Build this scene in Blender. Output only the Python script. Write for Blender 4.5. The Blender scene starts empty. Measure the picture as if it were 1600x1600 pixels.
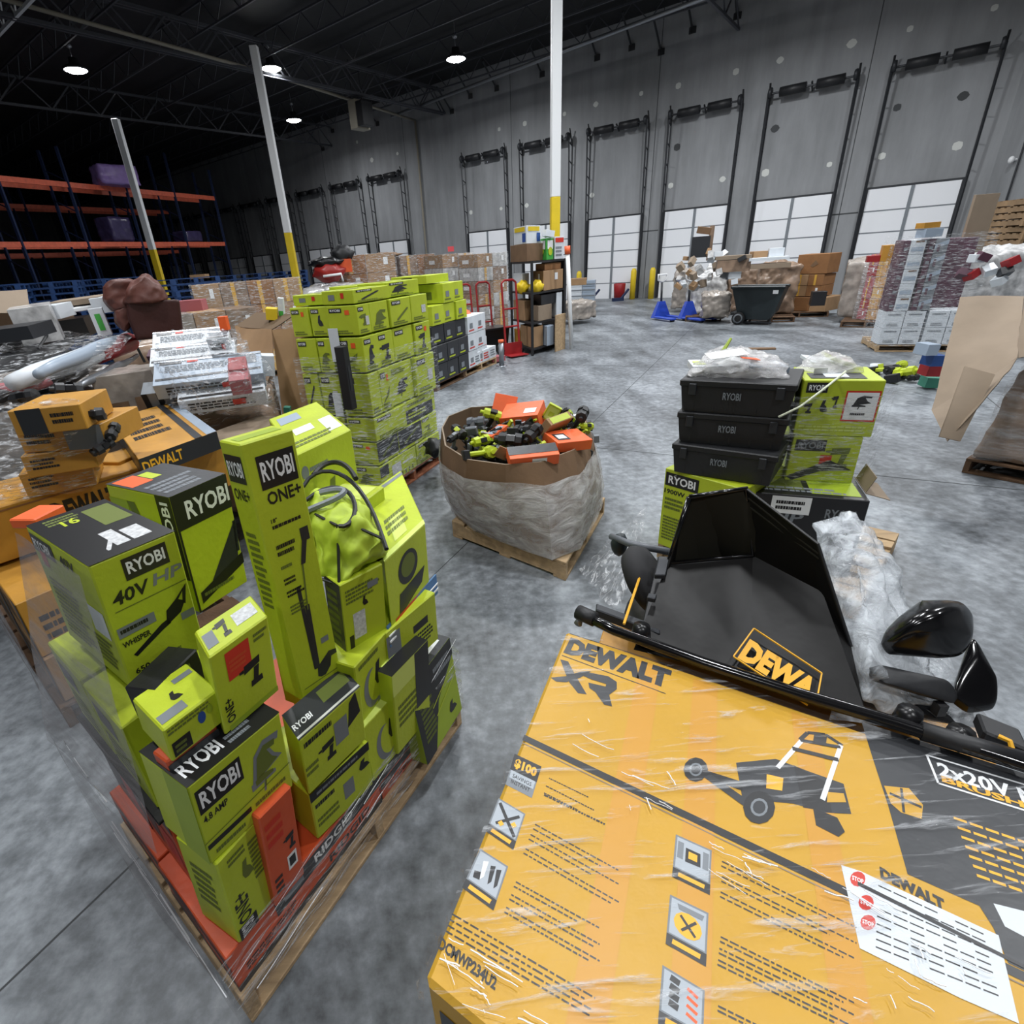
import bpy, bmesh, math, random
from mathutils import Vector, Matrix, noise
S = bpy.context.scene
COL = S.collection
random.seed(7)
R_ = math.radians

# ---------------------------------------------------------------- camera
HC = 1.95
FPX, CX, PITCH, ROLL = 827.7, 719.8, .4441, -.0743
FW = Vector((0, math.cos(PITCH), -math.sin(PITCH)))
_u = Vector((0, math.sin(PITCH), math.cos(PITCH)))
_r = Vector((1, 0, 0))
RT = _r * math.cos(ROLL) + _u * math.sin(ROLL)
UP = -_r * math.sin(ROLL) + _u * math.cos(ROLL)
cam = bpy.data.cameras.new('camera')
cam.sensor_fit = 'HORIZONTAL'
cam.sensor_width = 36
cam.lens = 36 * FPX / 1600
cam.shift_x = (800 - CX) / 1600
cam.clip_start = .02
cam.clip_end = 300
co = bpy.data.objects.new('camera', cam)
COL.objects.link(co)
co.matrix_world = Matrix(((RT.x, UP.x, -FW.x, 0), (RT.y, UP.y, -FW.y, 0), (RT.z, UP.z, -FW.z, HC), (0, 0, 0, 1)))
S.camera = co

# ---------------------------------------------------------------- world, exposure
w = bpy.data.worlds.new('world')
S.world = w
w.use_nodes = True
w.node_tree.nodes['Background'].inputs[0].default_value = (.75, .87, 1, 1)
w.node_tree.nodes['Background'].inputs[1].default_value = .16
S.view_settings.view_transform = 'Standard'
S.view_settings.look = 'None'
S.view_settings.exposure = 0.0
S.view_settings.gamma = 1
S.view_settings.use_curve_mapping = False

# lamps (positions on the ceiling grid); the last value is the power in watts
LAMP_Z = 8.2
LAMPS = [(-11.2, 21.7, 130), (-5.3, 22.9, 230), (1.0, 23.3, 340), (-6.3, 29.9, 210),
         (1.0, 16.0, 210), (7.6, 16.6, 340), (10.5, 11.5, 300),
         (1.2, 9.3, 290), (7.2, 9.0, 280), (-4.5, 9.0, 240),
         (1.2, 3.0, 160), (6.0, 2.6, 200), (-4.0, 2.6, 190), (1.6, -3.2, 130), (-4, -4, 120)]

# ---------------------------------------------------------------- geometry helpers
def at(px, py, z=0.):
    "point of height z (or, when negative, at that many metres from the camera) seen at a place of the photograph"
    d = FW + RT * ((px - CX) / FPX) - UP * ((py - 800) / FPX)
    if z < -1: return Vector((0, 0, HC)) + d * (-z / math.hypot(d.x, d.y))
    t = (z - HC) / d.z
    return Vector((0, 0, HC)) + d * t

def prj(P):
    d = Vector(P) - Vector((0, 0, HC))
    k = d.dot(FW)
    if k < .03: return CX, -1e6
    return CX + FPX * d.dot(RT) / k, 800 - FPX * d.dot(UP) / k

def zup(P, py):
    lo, hi = -1., 12.
    for _ in range(40):
        m = (lo + hi) / 2
        if prj((P.x, P.y, m))[1] > py: lo = m
        else: hi = m
    return m

W0 = Vector((14.24, 18.31, 0)); WTH = -.701
WD = Vector((math.cos(WTH), math.sin(WTH), 0))      # along the dock wall, to the right
WN = Vector((math.sin(WTH), -math.cos(WTH), 0))     # out of the wall, into the hall
def wall_at(px, py):
    d = FW + RT * ((px - CX) / FPX) - UP * ((py - 800) / FPX)
    t = WN.dot(W0 - Vector((0, 0, HC))) / WN.dot(d)
    P = Vector((0, 0, HC)) + d * t
    return (P - W0).dot(WD), P.z

def lin(c):
    return tuple(((v / 255) / 12.92 if v / 255 <= .04045 else ((v / 255 + .055) / 1.055) ** 2.4) for v in c) + (1,)

# ---------------------------------------------------------------- materials
M = {}
def mat(name, c, rough=.6, metal=0., bump=0., bscale=40., var=0., vscale=6., emit=0., coat=0., spec=.5, stretch=None):
    m = bpy.data.materials.new(name); m.use_nodes = True
    nt = m.node_tree; b = nt.nodes['Principled BSDF']
    col = lin(c)
    b.inputs['Base Color'].default_value = col
    b.inputs['Roughness'].default_value = rough
    b.inputs['Metallic'].default_value = metal
    b.inputs['Specular IOR Level'].default_value = spec
    if coat:
        b.inputs['Coat Weight'].default_value = coat; b.inputs['Coat Roughness'].default_value = .15
    if emit:
        b.inputs['Emission Color'].default_value = col; b.inputs['Emission Strength'].default_value = emit
    tc = nt.nodes.new('ShaderNodeTexCoord'); mp = nt.nodes.new('ShaderNodeMapping')
    nt.links.new(tc.outputs['Object'], mp.inputs[0])
    if stretch: mp.inputs['Scale'].default_value = stretch
    if var:
        n = nt.nodes.new('ShaderNodeTexNoise'); n.inputs['Scale'].default_value = vscale; n.inputs['Detail'].default_value = 5
        nt.links.new(mp.outputs[0], n.inputs[0])
        r = nt.nodes.new('ShaderNodeValToRGB')
        r.color_ramp.elements[0].position = .3; r.color_ramp.elements[1].position = .7
        r.color_ramp.elements[0].color = tuple(v * (1 - var) for v in col[:3]) + (1,)
        r.color_ramp.elements[1].color = tuple(min(1, v * (1 + var)) for v in col[:3]) + (1,)
        nt.links.new(n.outputs[0], r.inputs[0]); nt.links.new(r.outputs[0], b.inputs['Base Color'])
    if bump:
        n = nt.nodes.new('ShaderNodeTexNoise'); n.inputs['Scale'].default_value = bscale; n.inputs['Detail'].default_value = 3
        nt.links.new(mp.outputs[0], n.inputs[0])
        bp = nt.nodes.new('ShaderNodeBump'); bp.inputs['Strength'].default_value = bump; bp.inputs['Distance'].default_value = .01
        nt.links.new(n.outputs[0], bp.inputs['Height']); nt.links.new(bp.outputs[0], b.inputs['Normal'])
    M[name] = m
    return m

def film_mat(name, c=(235, 238, 242), lo=.1, hi=.65, scale=5., stretch=(1, 1, 5), cut=(.42, .68), rough=.12, rot=(0, 0, 0), bump=.5):
    "thin clear plastic: mostly see-through, milky where it is bunched into folds"
    m = bpy.data.materials.new(name); m.use_nodes = True
    nt = m.node_tree; N = nt.nodes; L = nt.links; b = N['Principled BSDF']; out = N['Material Output']
    b.inputs['Base Color'].default_value = lin(c); b.inputs['Roughness'].default_value = rough
    tc = N.new('ShaderNodeTexCoord'); mp = N.new('ShaderNodeMapping'); mp.inputs['Scale'].default_value = stretch; mp.inputs['Rotation'].default_value = rot
    L.new(tc.outputs['Object'], mp.inputs[0])
    n = N.new('ShaderNodeTexNoise'); n.inputs['Scale'].default_value = scale; n.inputs['Detail'].default_value = 6; n.inputs['Roughness'].default_value = .65
    n.inputs['Distortion'].default_value = .6
    L.new(mp.outputs[0], n.inputs[0])
    mr = N.new('ShaderNodeMapRange'); mr.inputs[1].default_value = cut[0]; mr.inputs[2].default_value = cut[1]; mr.inputs[3].default_value = lo; mr.inputs[4].default_value = hi
    L.new(n.outputs[0], mr.inputs[0])
    bp = N.new('ShaderNodeBump'); bp.inputs['Strength'].default_value = bump; bp.inputs['Distance'].default_value = .02
    L.new(n.outputs[0], bp.inputs['Height']); L.new(bp.outputs[0], b.inputs['Normal'])
    t = N.new('ShaderNodeBsdfTransparent'); mx = N.new('ShaderNodeMixShader')
    L.new(mr.outputs[0], mx.inputs[0]); L.new(t.outputs[0], mx.inputs[1]); L.new(b.outputs[0], mx.inputs[2]); L.new(mx.outputs[0], out.inputs[0])
    M[name] = m
    return m

mat('lime', (182, 198, 44), .45, bump=.12, bscale=60, var=.08, vscale=5)
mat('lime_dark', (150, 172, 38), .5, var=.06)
mat('lime_pale', (205, 220, 110), .5)
mat('print_black', (26, 26, 28), .4)
mat('print_grey', (122, 128, 134), .5)
mat('print_white', (236, 238, 240), .5)
mat('print_olive', (100, 112, 44), .6)
mat('print_red', (205, 52, 34), .5)
mat('icon_grey', (172, 180, 188), .5)
mat('print_blue', (38, 76, 150), .5)
mat('print_orange', (236, 96, 38), .5)
mat('print_skyblue', (78, 118, 165), .5)
mat('tape', (214, 168, 78), .18, coat=.4)
mat('tape_yellow', (204, 146, 34), .42)
mat('tape_clear', (205, 206, 200), .2, coat=.4)
mat('barcode', (200, 202, 204), .5, var=.25, vscale=90, stretch=(1, 1, 1))
mat('yellow_card', (202, 154, 34), .42, bump=.15, bscale=25, var=.05, vscale=4, spec=.4)
mat('yellow_dull', (188, 136, 50), .5, bump=.1, var=.12)
mat('yellow_ink', (240, 178, 40), .5)
mat('charcoal_card', (44, 46, 50), .4, bump=.1, bscale=30)
mat('black_card', (30, 30, 33), .35, bump=.1, bscale=30)
mat('orange_card', (205, 84, 44), .45, bump=.1, var=.1)
mat('orange_bright', (238, 104, 52), .5, bump=.2, bscale=20, var=.1)
mat('cardboard', (160, 128, 94), .8, bump=.15, bscale=25, var=.1, vscale=5)
mat('cardboard_dark', (118, 92, 68), .85, bump=.15, var=.12)
mat('cardboard_brown', (140, 98, 60), .8, bump=.15, var=.12)
mat('cardboard_pale', (142, 126, 108), .8, bump=.2, bscale=8, var=.06)
mat('cardboard_inside', (104, 84, 62), .9)
mat('white_card', (214, 220, 226), .5, bump=.1, var=.05)
mat('purple_card', (84, 50, 66), .5, var=.2)
mat('wood', (176, 150, 116), .8, bump=.4, bscale=12, var=.25, vscale=3, stretch=(1, 8, 8))
mat('wood_red', (158, 98, 68), .8, bump=.4, bscale=12, var=.25, vscale=3, stretch=(8, 1, 8))
mat('wood_dark', (96, 72, 52), .85, bump=.4, var=.3)
mat('blue_paint', (30, 66, 118), .6, var=.25, vscale=3)
mat('navy_steel', (30, 44, 78), .5, metal=.2)
mat('rack_orange', (214, 100, 72), .5, var=.15, vscale=8)
mat('purple_film', (64, 56, 92), .25, bump=.6, bscale=8, var=.3, vscale=3)
mat('violet_film', (140, 116, 176), .3, bump=.5, bscale=5, var=.15)
mat('black_plastic', (20, 20, 22), .3, bump=.03)
mat('black_satin', (30, 31, 34), .5, bump=.08)
mat('black_gloss', (16, 16, 18), .16, coat=.3)
mat('bag_fabric', (17, 16, 16), .5, bump=.35, bscale=9, spec=.35)
mat('bag_lining', (26, 24, 12), .9)
mat('grey_plastic', (96, 100, 106), .4)
mat('dark_teal', (30, 40, 44), .5, bump=.05)
mat('steel', (150, 154, 160), .35, metal=.7)
mat('dark_steel', (54, 56, 60), .5, metal=.4)
mat('white_paint', (226, 228, 230), .5)
mat('yellow_paint', (222, 192, 36), .5, var=.06)
mat('red_paint', (150, 30, 34), .45)
mat('red_plastic', (150, 40, 36), .35)
mat('orange_plastic', (238, 106, 60), .4)
mat('jack_blue', (40, 72, 178), .4)
mat('leather', (98, 58, 50), .5, bump=.7, bscale=10, var=.2, vscale=8)
mat('leather_dark', (58, 26, 22), .5, bump=.2)
mat('sign_pink', (226, 84, 92), .6)
mat('lime_fabric', (176, 198, 58), .55, bump=.5, bscale=10, var=.08)
mat('green_paint', (70, 170, 70), .5)
mat('sky_print', (120, 170, 220), .5)
mat('door_white', (238, 240, 244), .55, bump=.02)
mat('rubber', (34, 34, 36), .8)
mat('rope', (214, 220, 196), .8, bump=.6, bscale=120)
mat('wood_old', (132, 108, 80), .85, bump=.4, bscale=12, var=.3, vscale=3)
mat('film_glint', (225, 228, 232), .15, coat=.5)  # white for the light glints on film that are modelled as tubes
mat('teal', (60, 130, 110), .6)
mat('deck', (22, 23, 26), .7, bump=.1, var=.3)
mat('joist', (70, 72, 78), .6)
mat('duct_beige', (150, 144, 130), .6)
mat('wrap_grey', (158, 150, 142), .25, bump=.9, bscale=7, var=.35, vscale=5)
mat('wrap_brown', (140, 118, 100), .3, bump=.8, bscale=8, var=.3, vscale=6)
mat('wrap_clear', (190, 190, 190), .2, bump=1., bscale=9, var=.35, vscale=9)
mat('lens', (255, 255, 255), emit=45.)
mat('pink_print', (166, 92, 98), .5)
mat('blue_bin', (34, 70, 130), .5)
mat('light_blue', (158, 172, 188), .4)
film_mat('film', lo=.07, hi=.5, scale=3.2, stretch=(1, 1, 7), cut=(.42, .72))
film_mat('film_left', c=(150, 145, 146), lo=.28, hi=.74, scale=2.6, stretch=(1, 1, 6), cut=(.35, .75), rot=(0, .5, .4), rough=.2)
film_mat('film_thin', lo=.04, hi=.8, scale=5, stretch=(2, 2, 14), cut=(.5, .68), rot=(.35, .45, 0), bump=.9)
film_mat('film_box', lo=.02, hi=.7, scale=3.2, stretch=(1.6, 16, 8), cut=(.56, .74), rot=(0, 0, .62), bump=.9)
film_mat('film_milky', c=(215, 214, 214), lo=.3, hi=.85, scale=2.6, stretch=(2.2, 2.2, 5), cut=(.38, .7), rot=(.5, .35, 0), rough=.18, bump=.9)
film_mat('bubble', c=(222, 228, 234), lo=.12, hi=.75, scale=14, stretch=(1, 1, 1), cut=(.35, .65), rough=.1, bump=1.)

# ---------------------------------------------------------------- mesh builder
class MB:
    "collects faces with materials and links them as ONE mesh object"
    def __init__(s): s.v = []; s.f = []; s.m = []; s.mats = []; s.sm = []
    def mi(s, m):
        if m not in s.mats: s.mats.append(m)
        return s.mats.index(m)
    def poly(s, pts, m, smooth=False):
        k = len(s.v); s.v += [Vector(p) for p in pts]; s.f.append(list(range(k, k + len(pts)))); s.m.append(s.mi(m)); s.sm.append(smooth)
    def raw(s, vs, fs, m, smooth=False):
        k = len(s.v); s.v += [Vector(p) for p in vs]; i = s.mi(m)
        for f in fs: s.f.append([k + j for j in f]); s.m.append(i); s.sm.append(smooth)
    def bm(s, b, m, smooth=False):
        b.verts.index_update(); s.raw([v.co.copy() for v in b.verts], [[v.index for v in f.verts] for f in b.faces], m, smooth); b.free()
    def para(s, o, a, b, c, m, bev=0.):
        "parallelepiped from corner o with edge vectors a, b, c"
        o = Vector(o); a = Vector(a); b = Vector(b); c = Vector(c)
        g = bmesh.new()
        P = [o, o + a, o + a + b, o + b, o + c, o + a + c, o + a + b + c, o + b + c]
        V = [g.verts.new(p) for p in P]
        for f in ((0, 3, 2, 1), (4, 5, 6, 7), (0, 1, 5, 4), (1, 2, 6, 5), (2, 3, 7, 6), (3, 0, 4, 7)): g.faces.new([V[i] for i in f])
        if bev:
            bmesh.ops.bevel(g, geom=list(g.edges), offset=bev, segments=1, affect='EDGES', clamp_overlap=True)
        s.bm(g, m)
    def box(s, x0, x1, y0, y1, z0, z1, m, bev=0.):
        s.para((x0, y0, z0), (x1 - x0, 0, 0), (0, y1 - y0, 0), (0, 0, z1 - z0), m, bev)
    def tube(s, path, r, m, n=8, cap=True):
        path = [Vector(p) for p in path]
        rr = r if isinstance(r, (list, tuple)) else [r] * len(path)
        vs = []; fs = []; prev = None
        for i, p in enumerate(path):
            t = (path[min(i + 1, len(path) - 1)] - path[max(i - 1, 0)])
            if t.length < 1e-9: t = Vector((0, 0, 1))
            t.normalize()
            if prev is None:
                q = Vector((0, 0, 1)) if abs(t.z) < .9 else Vector((1, 0, 0))
                x = t.cross(q).normalized()
            else:
                x = (prev - t * prev.dot(t)).normalized()
            prev = x; y = t.cross(x)
            for k in range(n):
                an = 2 * math.pi * k / n + math.pi / n
                vs.append(p + (x * math.cos(an) + y * math.sin(an)) * rr[i])
        for i in range(len(path) - 1):
            for k in range(n):
                fs.append([i * n + k, i * n + (k + 1) % n, (i + 1) * n + (k + 1) % n, (i + 1) * n + k])
        if cap: fs.append(list(range(n))[::-1]); fs.append([(len(path) - 1) * n + k for k in range(n)])
        s.raw(vs, fs, m, n > 6)
    def lathe(s, o, axis, prof, m, n=20):
        axis = Vector(axis).normalized(); q = Vector((0, 0, 1)) if abs(axis.z) < .9 else Vector((1, 0, 0))
        x = axis.cross(q).normalized(); y = axis.cross(x); o = Vector(o); vs = []; fs = []
        for (r, h) in prof:
            for k in range(n):
                an = 2 * math.pi * k / n; vs.append(o + axis * h + (x * math.cos(an) + y * math.sin(an)) * r)
        for i in range(len(prof) - 1):
            for k in range(n): fs.append([i * n + k, i * n + (k + 1) % n, (i + 1) * n + (k + 1) % n, (i + 1) * n + k])
        s.raw(vs, fs, m, True)
    def grid(s, fn, nu, nv, m, smooth=True):
        vs = [fn(i / nu, j / nv) for j in range(nv + 1) for i in range(nu + 1)]
        fs = [[j * (nu + 1) + i, j * (nu + 1) + i + 1, (j + 1) * (nu + 1) + i + 1, (j + 1) * (nu + 1) + i] for j in range(nv) for i in range(nu)]
        s.raw(vs, fs, m, smooth)
    def blob(s, c, r, m, amp=.15, freq=3., sub=3, rot=None, seed=0.):
        g = bmesh.new(); bmesh.ops.create_icosphere(g, subdivisions=sub, radius=1)
        r = Vector(r)
        for v in g.verts:
            k = 1 + amp * noise.noise(v.co * freq * .7 + Vector((seed, seed * 2, 0))) + amp * .5 * noise.noise(v.co * freq * 2 + Vector((seed, 0, 3)))
            v.co = Vector((v.co.x * r.x, v.co.y * r.y, v.co.z * r.z)) * k
            if rot: v.co = rot @ v.co
            v.co += Vector(c)
        s.bm(g, m, True)
    def hull(s, pts, m, sub=3, amp=.02, freq=6., smooth=True, relax=1, soft=0):
        "convex hull of points, finely cut and crumpled"
        g = bmesh.new()
        for p in pts: g.verts.new(p)
        bmesh.ops.convex_hull(g, input=list(g.verts))
        loose = [v for v in g.verts if not v.link_faces]
        bmesh.ops.delete(g, geom=loose, context='VERTS')
        for it_ in range(sub):
            if soft and it_ == 2:
                for _ in range(soft): bmesh.ops.smooth_vert(g, verts=list(g.verts), factor=.5, use_axis_x=True, use_axis_y=True, use_axis_z=True)
            bmesh.ops.subdivide_edges(g, edges=list(g.edges), cuts=1, use_grid_fill=True)
            bmesh.ops.triangulate(g, faces=[f for f in g.faces if len(f.verts) > 4])
        for _ in range(relax): bmesh.ops.smooth_vert(g, verts=list(g.verts), factor=.5, use_axis_x=True, use_axis_y=True, use_axis_z=True)
        g.normal_update()
        for v in g.verts: v.co += v.normal * amp * (noise.noise(v.co * freq) + .6 * noise.noise(v.co * freq * 2.3 + Vector((5, 0, 0))))
        s.bm(g, m, smooth)
    def link(s, name, parent=None, loc=None, label=None, cat=None, group=None, kind=None):
        me = bpy.data.meshes.new(name)
        L = Vector(loc) if loc is not None else Vector((0, 0, 0))
        me.from_pydata([p - L for p in s.v], [], s.f)
        for m in s.mats: me.materials.append(M[m])
        for p, i, q in zip(me.polygons, s.m, s.sm): p.material_index = i; p.use_smooth = q
        me.update()
        o = bpy.data.objects.new(name, me); COL.objects.link(o)
        if parent is not None:
            o.parent = parent
            q = parent; base = Vector((0, 0, 0))
            while q is not None: base += q.location; q = q.parent
            o.location = L - base
        else: o.location = L
        return tag(o, label, cat, group, kind)

def tag(o, label=None, cat=None, group=None, kind=None):
    if label: o['label'] = label
    if cat: o['category'] = cat
    if group: o['group'] = group
    if kind: o['kind'] = kind
    return o

def empty(name, loc, label=None, cat=None, group=None, kind=None):
    o = bpy.data.objects.new(name, None); COL.objects.link(o); o.location = Vector(loc); o.empty_display_size = .1
    return tag(o, label, cat, group, kind)

def copy_tree(o, parent=None):
    c = o.copy(); COL.objects.link(c); c.parent = parent
    for ch in [x for x in COL.objects if x.parent == o]: copy_tree(ch, c)
    return c

# ---------------------------------------------------------------- printing on flat faces
_T = {}
def text_mesh(s, bold=.02):
    k = (s, bold)
    if k in _T: return _T[k]
    cu = bpy.data.curves.new('t', 'FONT'); cu.body = s; cu.offset = bold; cu.resolution_u = 2
    o = bpy.data.objects.new('t', cu); COL.objects.link(o)
    dg = bpy.context.evaluated_depsgraph_get(); dg.update()
    me = bpy.data.meshes.new_from_object(o.evaluated_get(dg))
    vs = [v.co.copy() for v in me.vertices]; fs = [list(p.vertices) for p in me.polygons]
    bpy.data.objects.remove(o); bpy.data.curves.remove(cu); bpy.data.meshes.remove(me)
    x0 = min(v.x for v in vs); x1 = max(v.x for v in vs); y0 = min(v.y for v in vs); y1 = max(v.y for v in vs)
    _T[k] = ([((v.x - x0) / (x1 - x0), (v.y - y0) / (y1 - y0)) for v in vs], fs)
    return _T[k]

PIC = {  # small pictures, unit square
 'blower': [[(0, .05), (.04, -.02), (.5, .25), (.62, .3), (.6, .42), (.48, .38)], [(.55, .28), (.8, .42), (.9, .62), (.78, .75), (.6, .6)], [(.75, .72), (.98, .98), (.9, .55), (.86, .6), (.9, .85), (.8, .7)]],
 'drill': [[(.1, .62), (.75, .7), (.78, .95), (.12, .9)], [(.5, .65), (.72, .66), (.62, .22), (.42, .22)], [(.3, .05), (.8, .05), (.78, .25), (.32, .25)], [(-.08, .72), (.1, .7), (.1, .82), (-.08, .8)]],
 'jigsaw': [[(.05, .25), (.2, .8), (.5, 1), (.95, .95), (.9, .8), (.6, .82), (.75, .55), (.95, .4), (.5, .3)], [(0, .1), (.7, .12), (.7, .2), (.3, .3), (0, .25)], [(.3, -.1), (.34, .1), (.4, .1), (.36, -.1)]],
 'bar': [[(0, 0), (.12, 0), (1, .88), (1, 1), (.88, 1), (0, .12)]],
 'cone': [[(0, 0), (1, 1), (.85, .1)], [(.9, .95), (1, .95), (.95, .3), (.85, .3)]],
 'head': [[(.25, .1), (.3, .42), (.42, .5), (.75, .72), (1, .65), (1, .5), (.8, .5), (.72, .2), (.5, 0), (.35, .02)], [(.18, .4), (.3, .4), (.3, 3.2), (.18, 3.2)]],
 'saw': [[(.3, .5), (.45, .95), (.7, 1), (.62, .7), (.8, .6), (.95, .3), (.6, .25), (.4, .3)]],
 'fan': [[(.5 + .5 * math.cos(a / 12 * 6.283), .5 + .5 * math.sin(a / 12 * 6.283)) for a in range(12)]],
}
def bbox_of(d):
    k = d[0]
    if k == 'p' or k == 'raw': xs = [p[0] for p in d[1]]; ys = [p[1] for p in d[1]]
    elif k in 'co': xs = (d[1] - d[3], d[1] + d[3]); ys = (d[2] - d[4], d[2] + d[4])
    elif k == 'r' or k == 'l' or k == 'ln': xs = (d[1], d[3]); ys = (d[2], d[4])
    else: xs = (d[2], d[4]); ys = (d[3], d[5])
    return min(xs), min(ys), max(xs), max(ys)

def printed(g, O, U, V, decos, eps=.0012):
    "print decorations on the face with origin O and edge vectors U, V"
    N = U.cross(V).normalized()
    boxes = []
    for i, d in enumerate(decos):
        k = d[0]; bb = bbox_of(d); lv = 1 + max([l for l, o_ in boxes if o_[0] < bb[2] and bb[0] < o_[2] and o_[1] < bb[3] and bb[1] < o_[3]], default=0)
        boxes.append((lv, bb)); q = O + N * eps * (.6 + .4 * lv)
        if k == 'raw':
            g.raw([q + U * a_ + V * b_ for a_, b_ in d[1]], d[2], d[3])
        elif k == 'r':
            _, u0, v0, u1, v1, m = d
            g.poly([q + U * u0 + V * v0, q + U * u1 + V * v0, q + U * u1 + V * v1, q + U * u0 + V * v1], m)
        elif k == 'p':
            g.poly([q + U * a + V * b for a, b in d[1]], d[2])
        elif k == 't':
            _, s, u0, v0, u1, v1, m = d[:7]
            sl = d[7] if len(d) > 7 else 0
            vs, fs = text_mesh(s, d[8] if len(d) > 8 else .025)
            g.raw([q + U * (u0 + (u1 - u0) * a + sl * b) + V * (v0 + (v1 - v0) * b) for a, b in vs], fs, m)
        elif k == 'tv':   # text running up the face
            _, s, u0, v0, u1, v1, m = d
            vs, fs = text_mesh(s)
            g.raw([q + U * (u1 - (u1 - u0) * b) + V * (v0 + (v1 - v0) * a) for a, b in vs], fs, m)
        elif k == 'c':
            _, u, v, ru, rv, m = d
            g.poly([q + U * (u + ru * math.cos(a * math.pi / 12)) + V * (v + rv * math.sin(a * math.pi / 12)) for a in range(24)], m)
        elif k == 'o':   # ring
            _, u, v, ru, rv, th, m = d
            for a in range(24):
                a0 = a * math.pi / 12; a1 = a0 + math.pi / 12
                f = lambda an, t: q + U * (u + ru * t * math.cos(an)) + V * (v + rv * t * math.sin(an))
                g.poly([f(a0, 1), f(a1, 1), f(a1, 1 - th), f(a0, 1 - th)], m)
        elif k == 'pic':
            _, s, u0, v0, u1, v1, m = d
            for pl in PIC[s]: g.poly([q + U * (u0 + (u1 - u0) * a) + V * (v0 + (v1 - v0) * b) for a, b in pl], m)
        elif k == 'l':   # rows of very small print
            _, u0, v0, u1, v1, n, m = d[:7]
            rnd = random.Random(int(u0 * 977 + v0 * 3571 + n))
            for r in range(n):
                b0 = v1 - (v1 - v0) * (r + .22) / n; b1 = v1 - (v1 - v0) * (r + .8) / n
                a = u0; end = u1 - (u1 - u0) * rnd.random() * .25
                while a < end:
                    wv = (u1 - u0) * rnd.uniform(.03, .11)
                    e = min(a + wv, end)
                    g.poly([q + U * a + V * b1, q + U * e + V * b1, q + U * e + V * b0, q + U * a + V * b0], m); a = e + (u1 - u0) * .014
        elif k == 'ln':
            _, u0, v0, u1, v1, th, m = d
            A = q + U * u0 + V * v0; B = q + U * u1 + V * v1; n = N.cross(B - A).normalized() * th
            g.poly([A - n, B - n, B + n, A + n], m)

def faces_of(o, a, b, c):
    return {'F': (o, a, c), 'L': (o + b, -b, c), 'T': (o + c, a, b), 'R': (o + a, b, c), 'B': (o + a + b, -a, c)}

LASTTOP = {}
def carton(name, label, cat, o, a, b, c, m, deco=None, group=None, bev=.004, topm=None, flap=True, parent=None):
    g = MB(); g.para(o, a, b, c, m, min(bev, .2 * min(a.length, b.length, c.length)))
    F = faces_of(o, a, b, c)
    sc = max(.0009, .0006 * o.length)
    for k, ds in (deco or {}).items(): printed(g, *F[k], ds, sc)
    ob = g.link(name, parent, o if parent is None else parent.location, label, cat, group)
    return ob

def C(name, label, cat, m, nb, zb, nt, rt, lt, deco=None, group=None, ang=90., lean=True, **k):
    "carton from its seen corners: near bottom (at height zb), near top, right top, left top (or a depth in metres)"
    P = at(nb[0], nb[1], zb)
    zt = zup(P, nt[1]) if isinstance(nt, tuple) else zb + nt
    T = at(nt[0], nt[1], zt) if (isinstance(nt, tuple) and lean) else Vector((P.x, P.y, zt))
    a = (at(rt[0], rt[1], zt) - T) if isinstance(rt, tuple) else rt
    if isinstance(lt, tuple): b = at(lt[0], lt[1], zt) - T
    else: b = Matrix.Rotation(R_(ang), 3, 'Z') @ (a.normalized() * lt)
    ob = carton(name, label, cat, P, a, b, T - P, m, deco, group, **k)
    ob_info[ob.name] = (P, a, b, T - P)
    return P, a, b, T - P
ob_info = {}
# ================================================================ THE HALL
def floor_material():
    m = bpy.data.materials.new('polished_concrete'); m.use_nodes = True
    nt = m.node_tree; N = nt.nodes; L = nt.links; b = N['Principled BSDF']
    tc = N.new('ShaderNodeTexCoord')
    def nz(scale, det, stretch, rot=0, rough=.6):
        mp = N.new('ShaderNodeMapping'); mp.inputs['Scale'].default_value = stretch; mp.inputs['Rotation'].default_value = (0, 0, rot)
        L.new(tc.outputs['Object'], mp.inputs[0])
        n = N.new('ShaderNodeTexNoise'); n.inputs['Scale'].default_value = scale; n.inputs['Detail'].default_value = det; n.inputs['Roughness'].default_value = rough
        L.new(mp.outputs[0], n.inputs[0]); return n
    a = nz(.9, 8, (1, 1, 1), rough=.7); s = nz(1.6, 6, (1, .22, 1), -1.0); f = nz(14, 6, (1, 1, 1))
    mx = N.new('ShaderNodeMix'); mx.data_type = 'FLOAT'; mx.inputs[0].default_value = .5
    L.new(a.outputs[0], mx.inputs[2]); L.new(s.outputs[0], mx.inputs[3])
    mx2 = N.new('ShaderNodeMix'); mx2.data_type = 'FLOAT'; mx2.inputs[0].default_value = .3
    L.new(mx.outputs[0], mx2.inputs[2]); L.new(f.outputs[0], mx2.inputs[3])
    r = N.new('ShaderNodeValToRGB'); e = r.color_ramp.elements
    e[0].position = .4; e[0].color = lin((66, 69, 72)); e[1].position = .615; e[1].color = lin((156, 162, 168))
    k = e.new(.5); k.color = lin((110, 115, 120))
    L.new(mx2.outputs[0], r.inputs[0]); L.new(r.outputs[0], b.inputs['Base Color'])
    mr = N.new('ShaderNodeMapRange'); mr.inputs[3].default_value = .34; mr.inputs[4].default_value = .6
    L.new(mx.outputs[0], mr.inputs[0]); L.new(mr.outputs[0], b.inputs['Roughness'])
    bp = N.new('ShaderNodeBump'); bp.inputs['Strength'].default_value = .08; bp.inputs['Distance'].default_value = .01
    L.new(f.outputs[0], bp.inputs['Height']); L.new(bp.outputs[0], b.inputs['Normal'])
    M['concrete_floor'] = m

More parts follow.
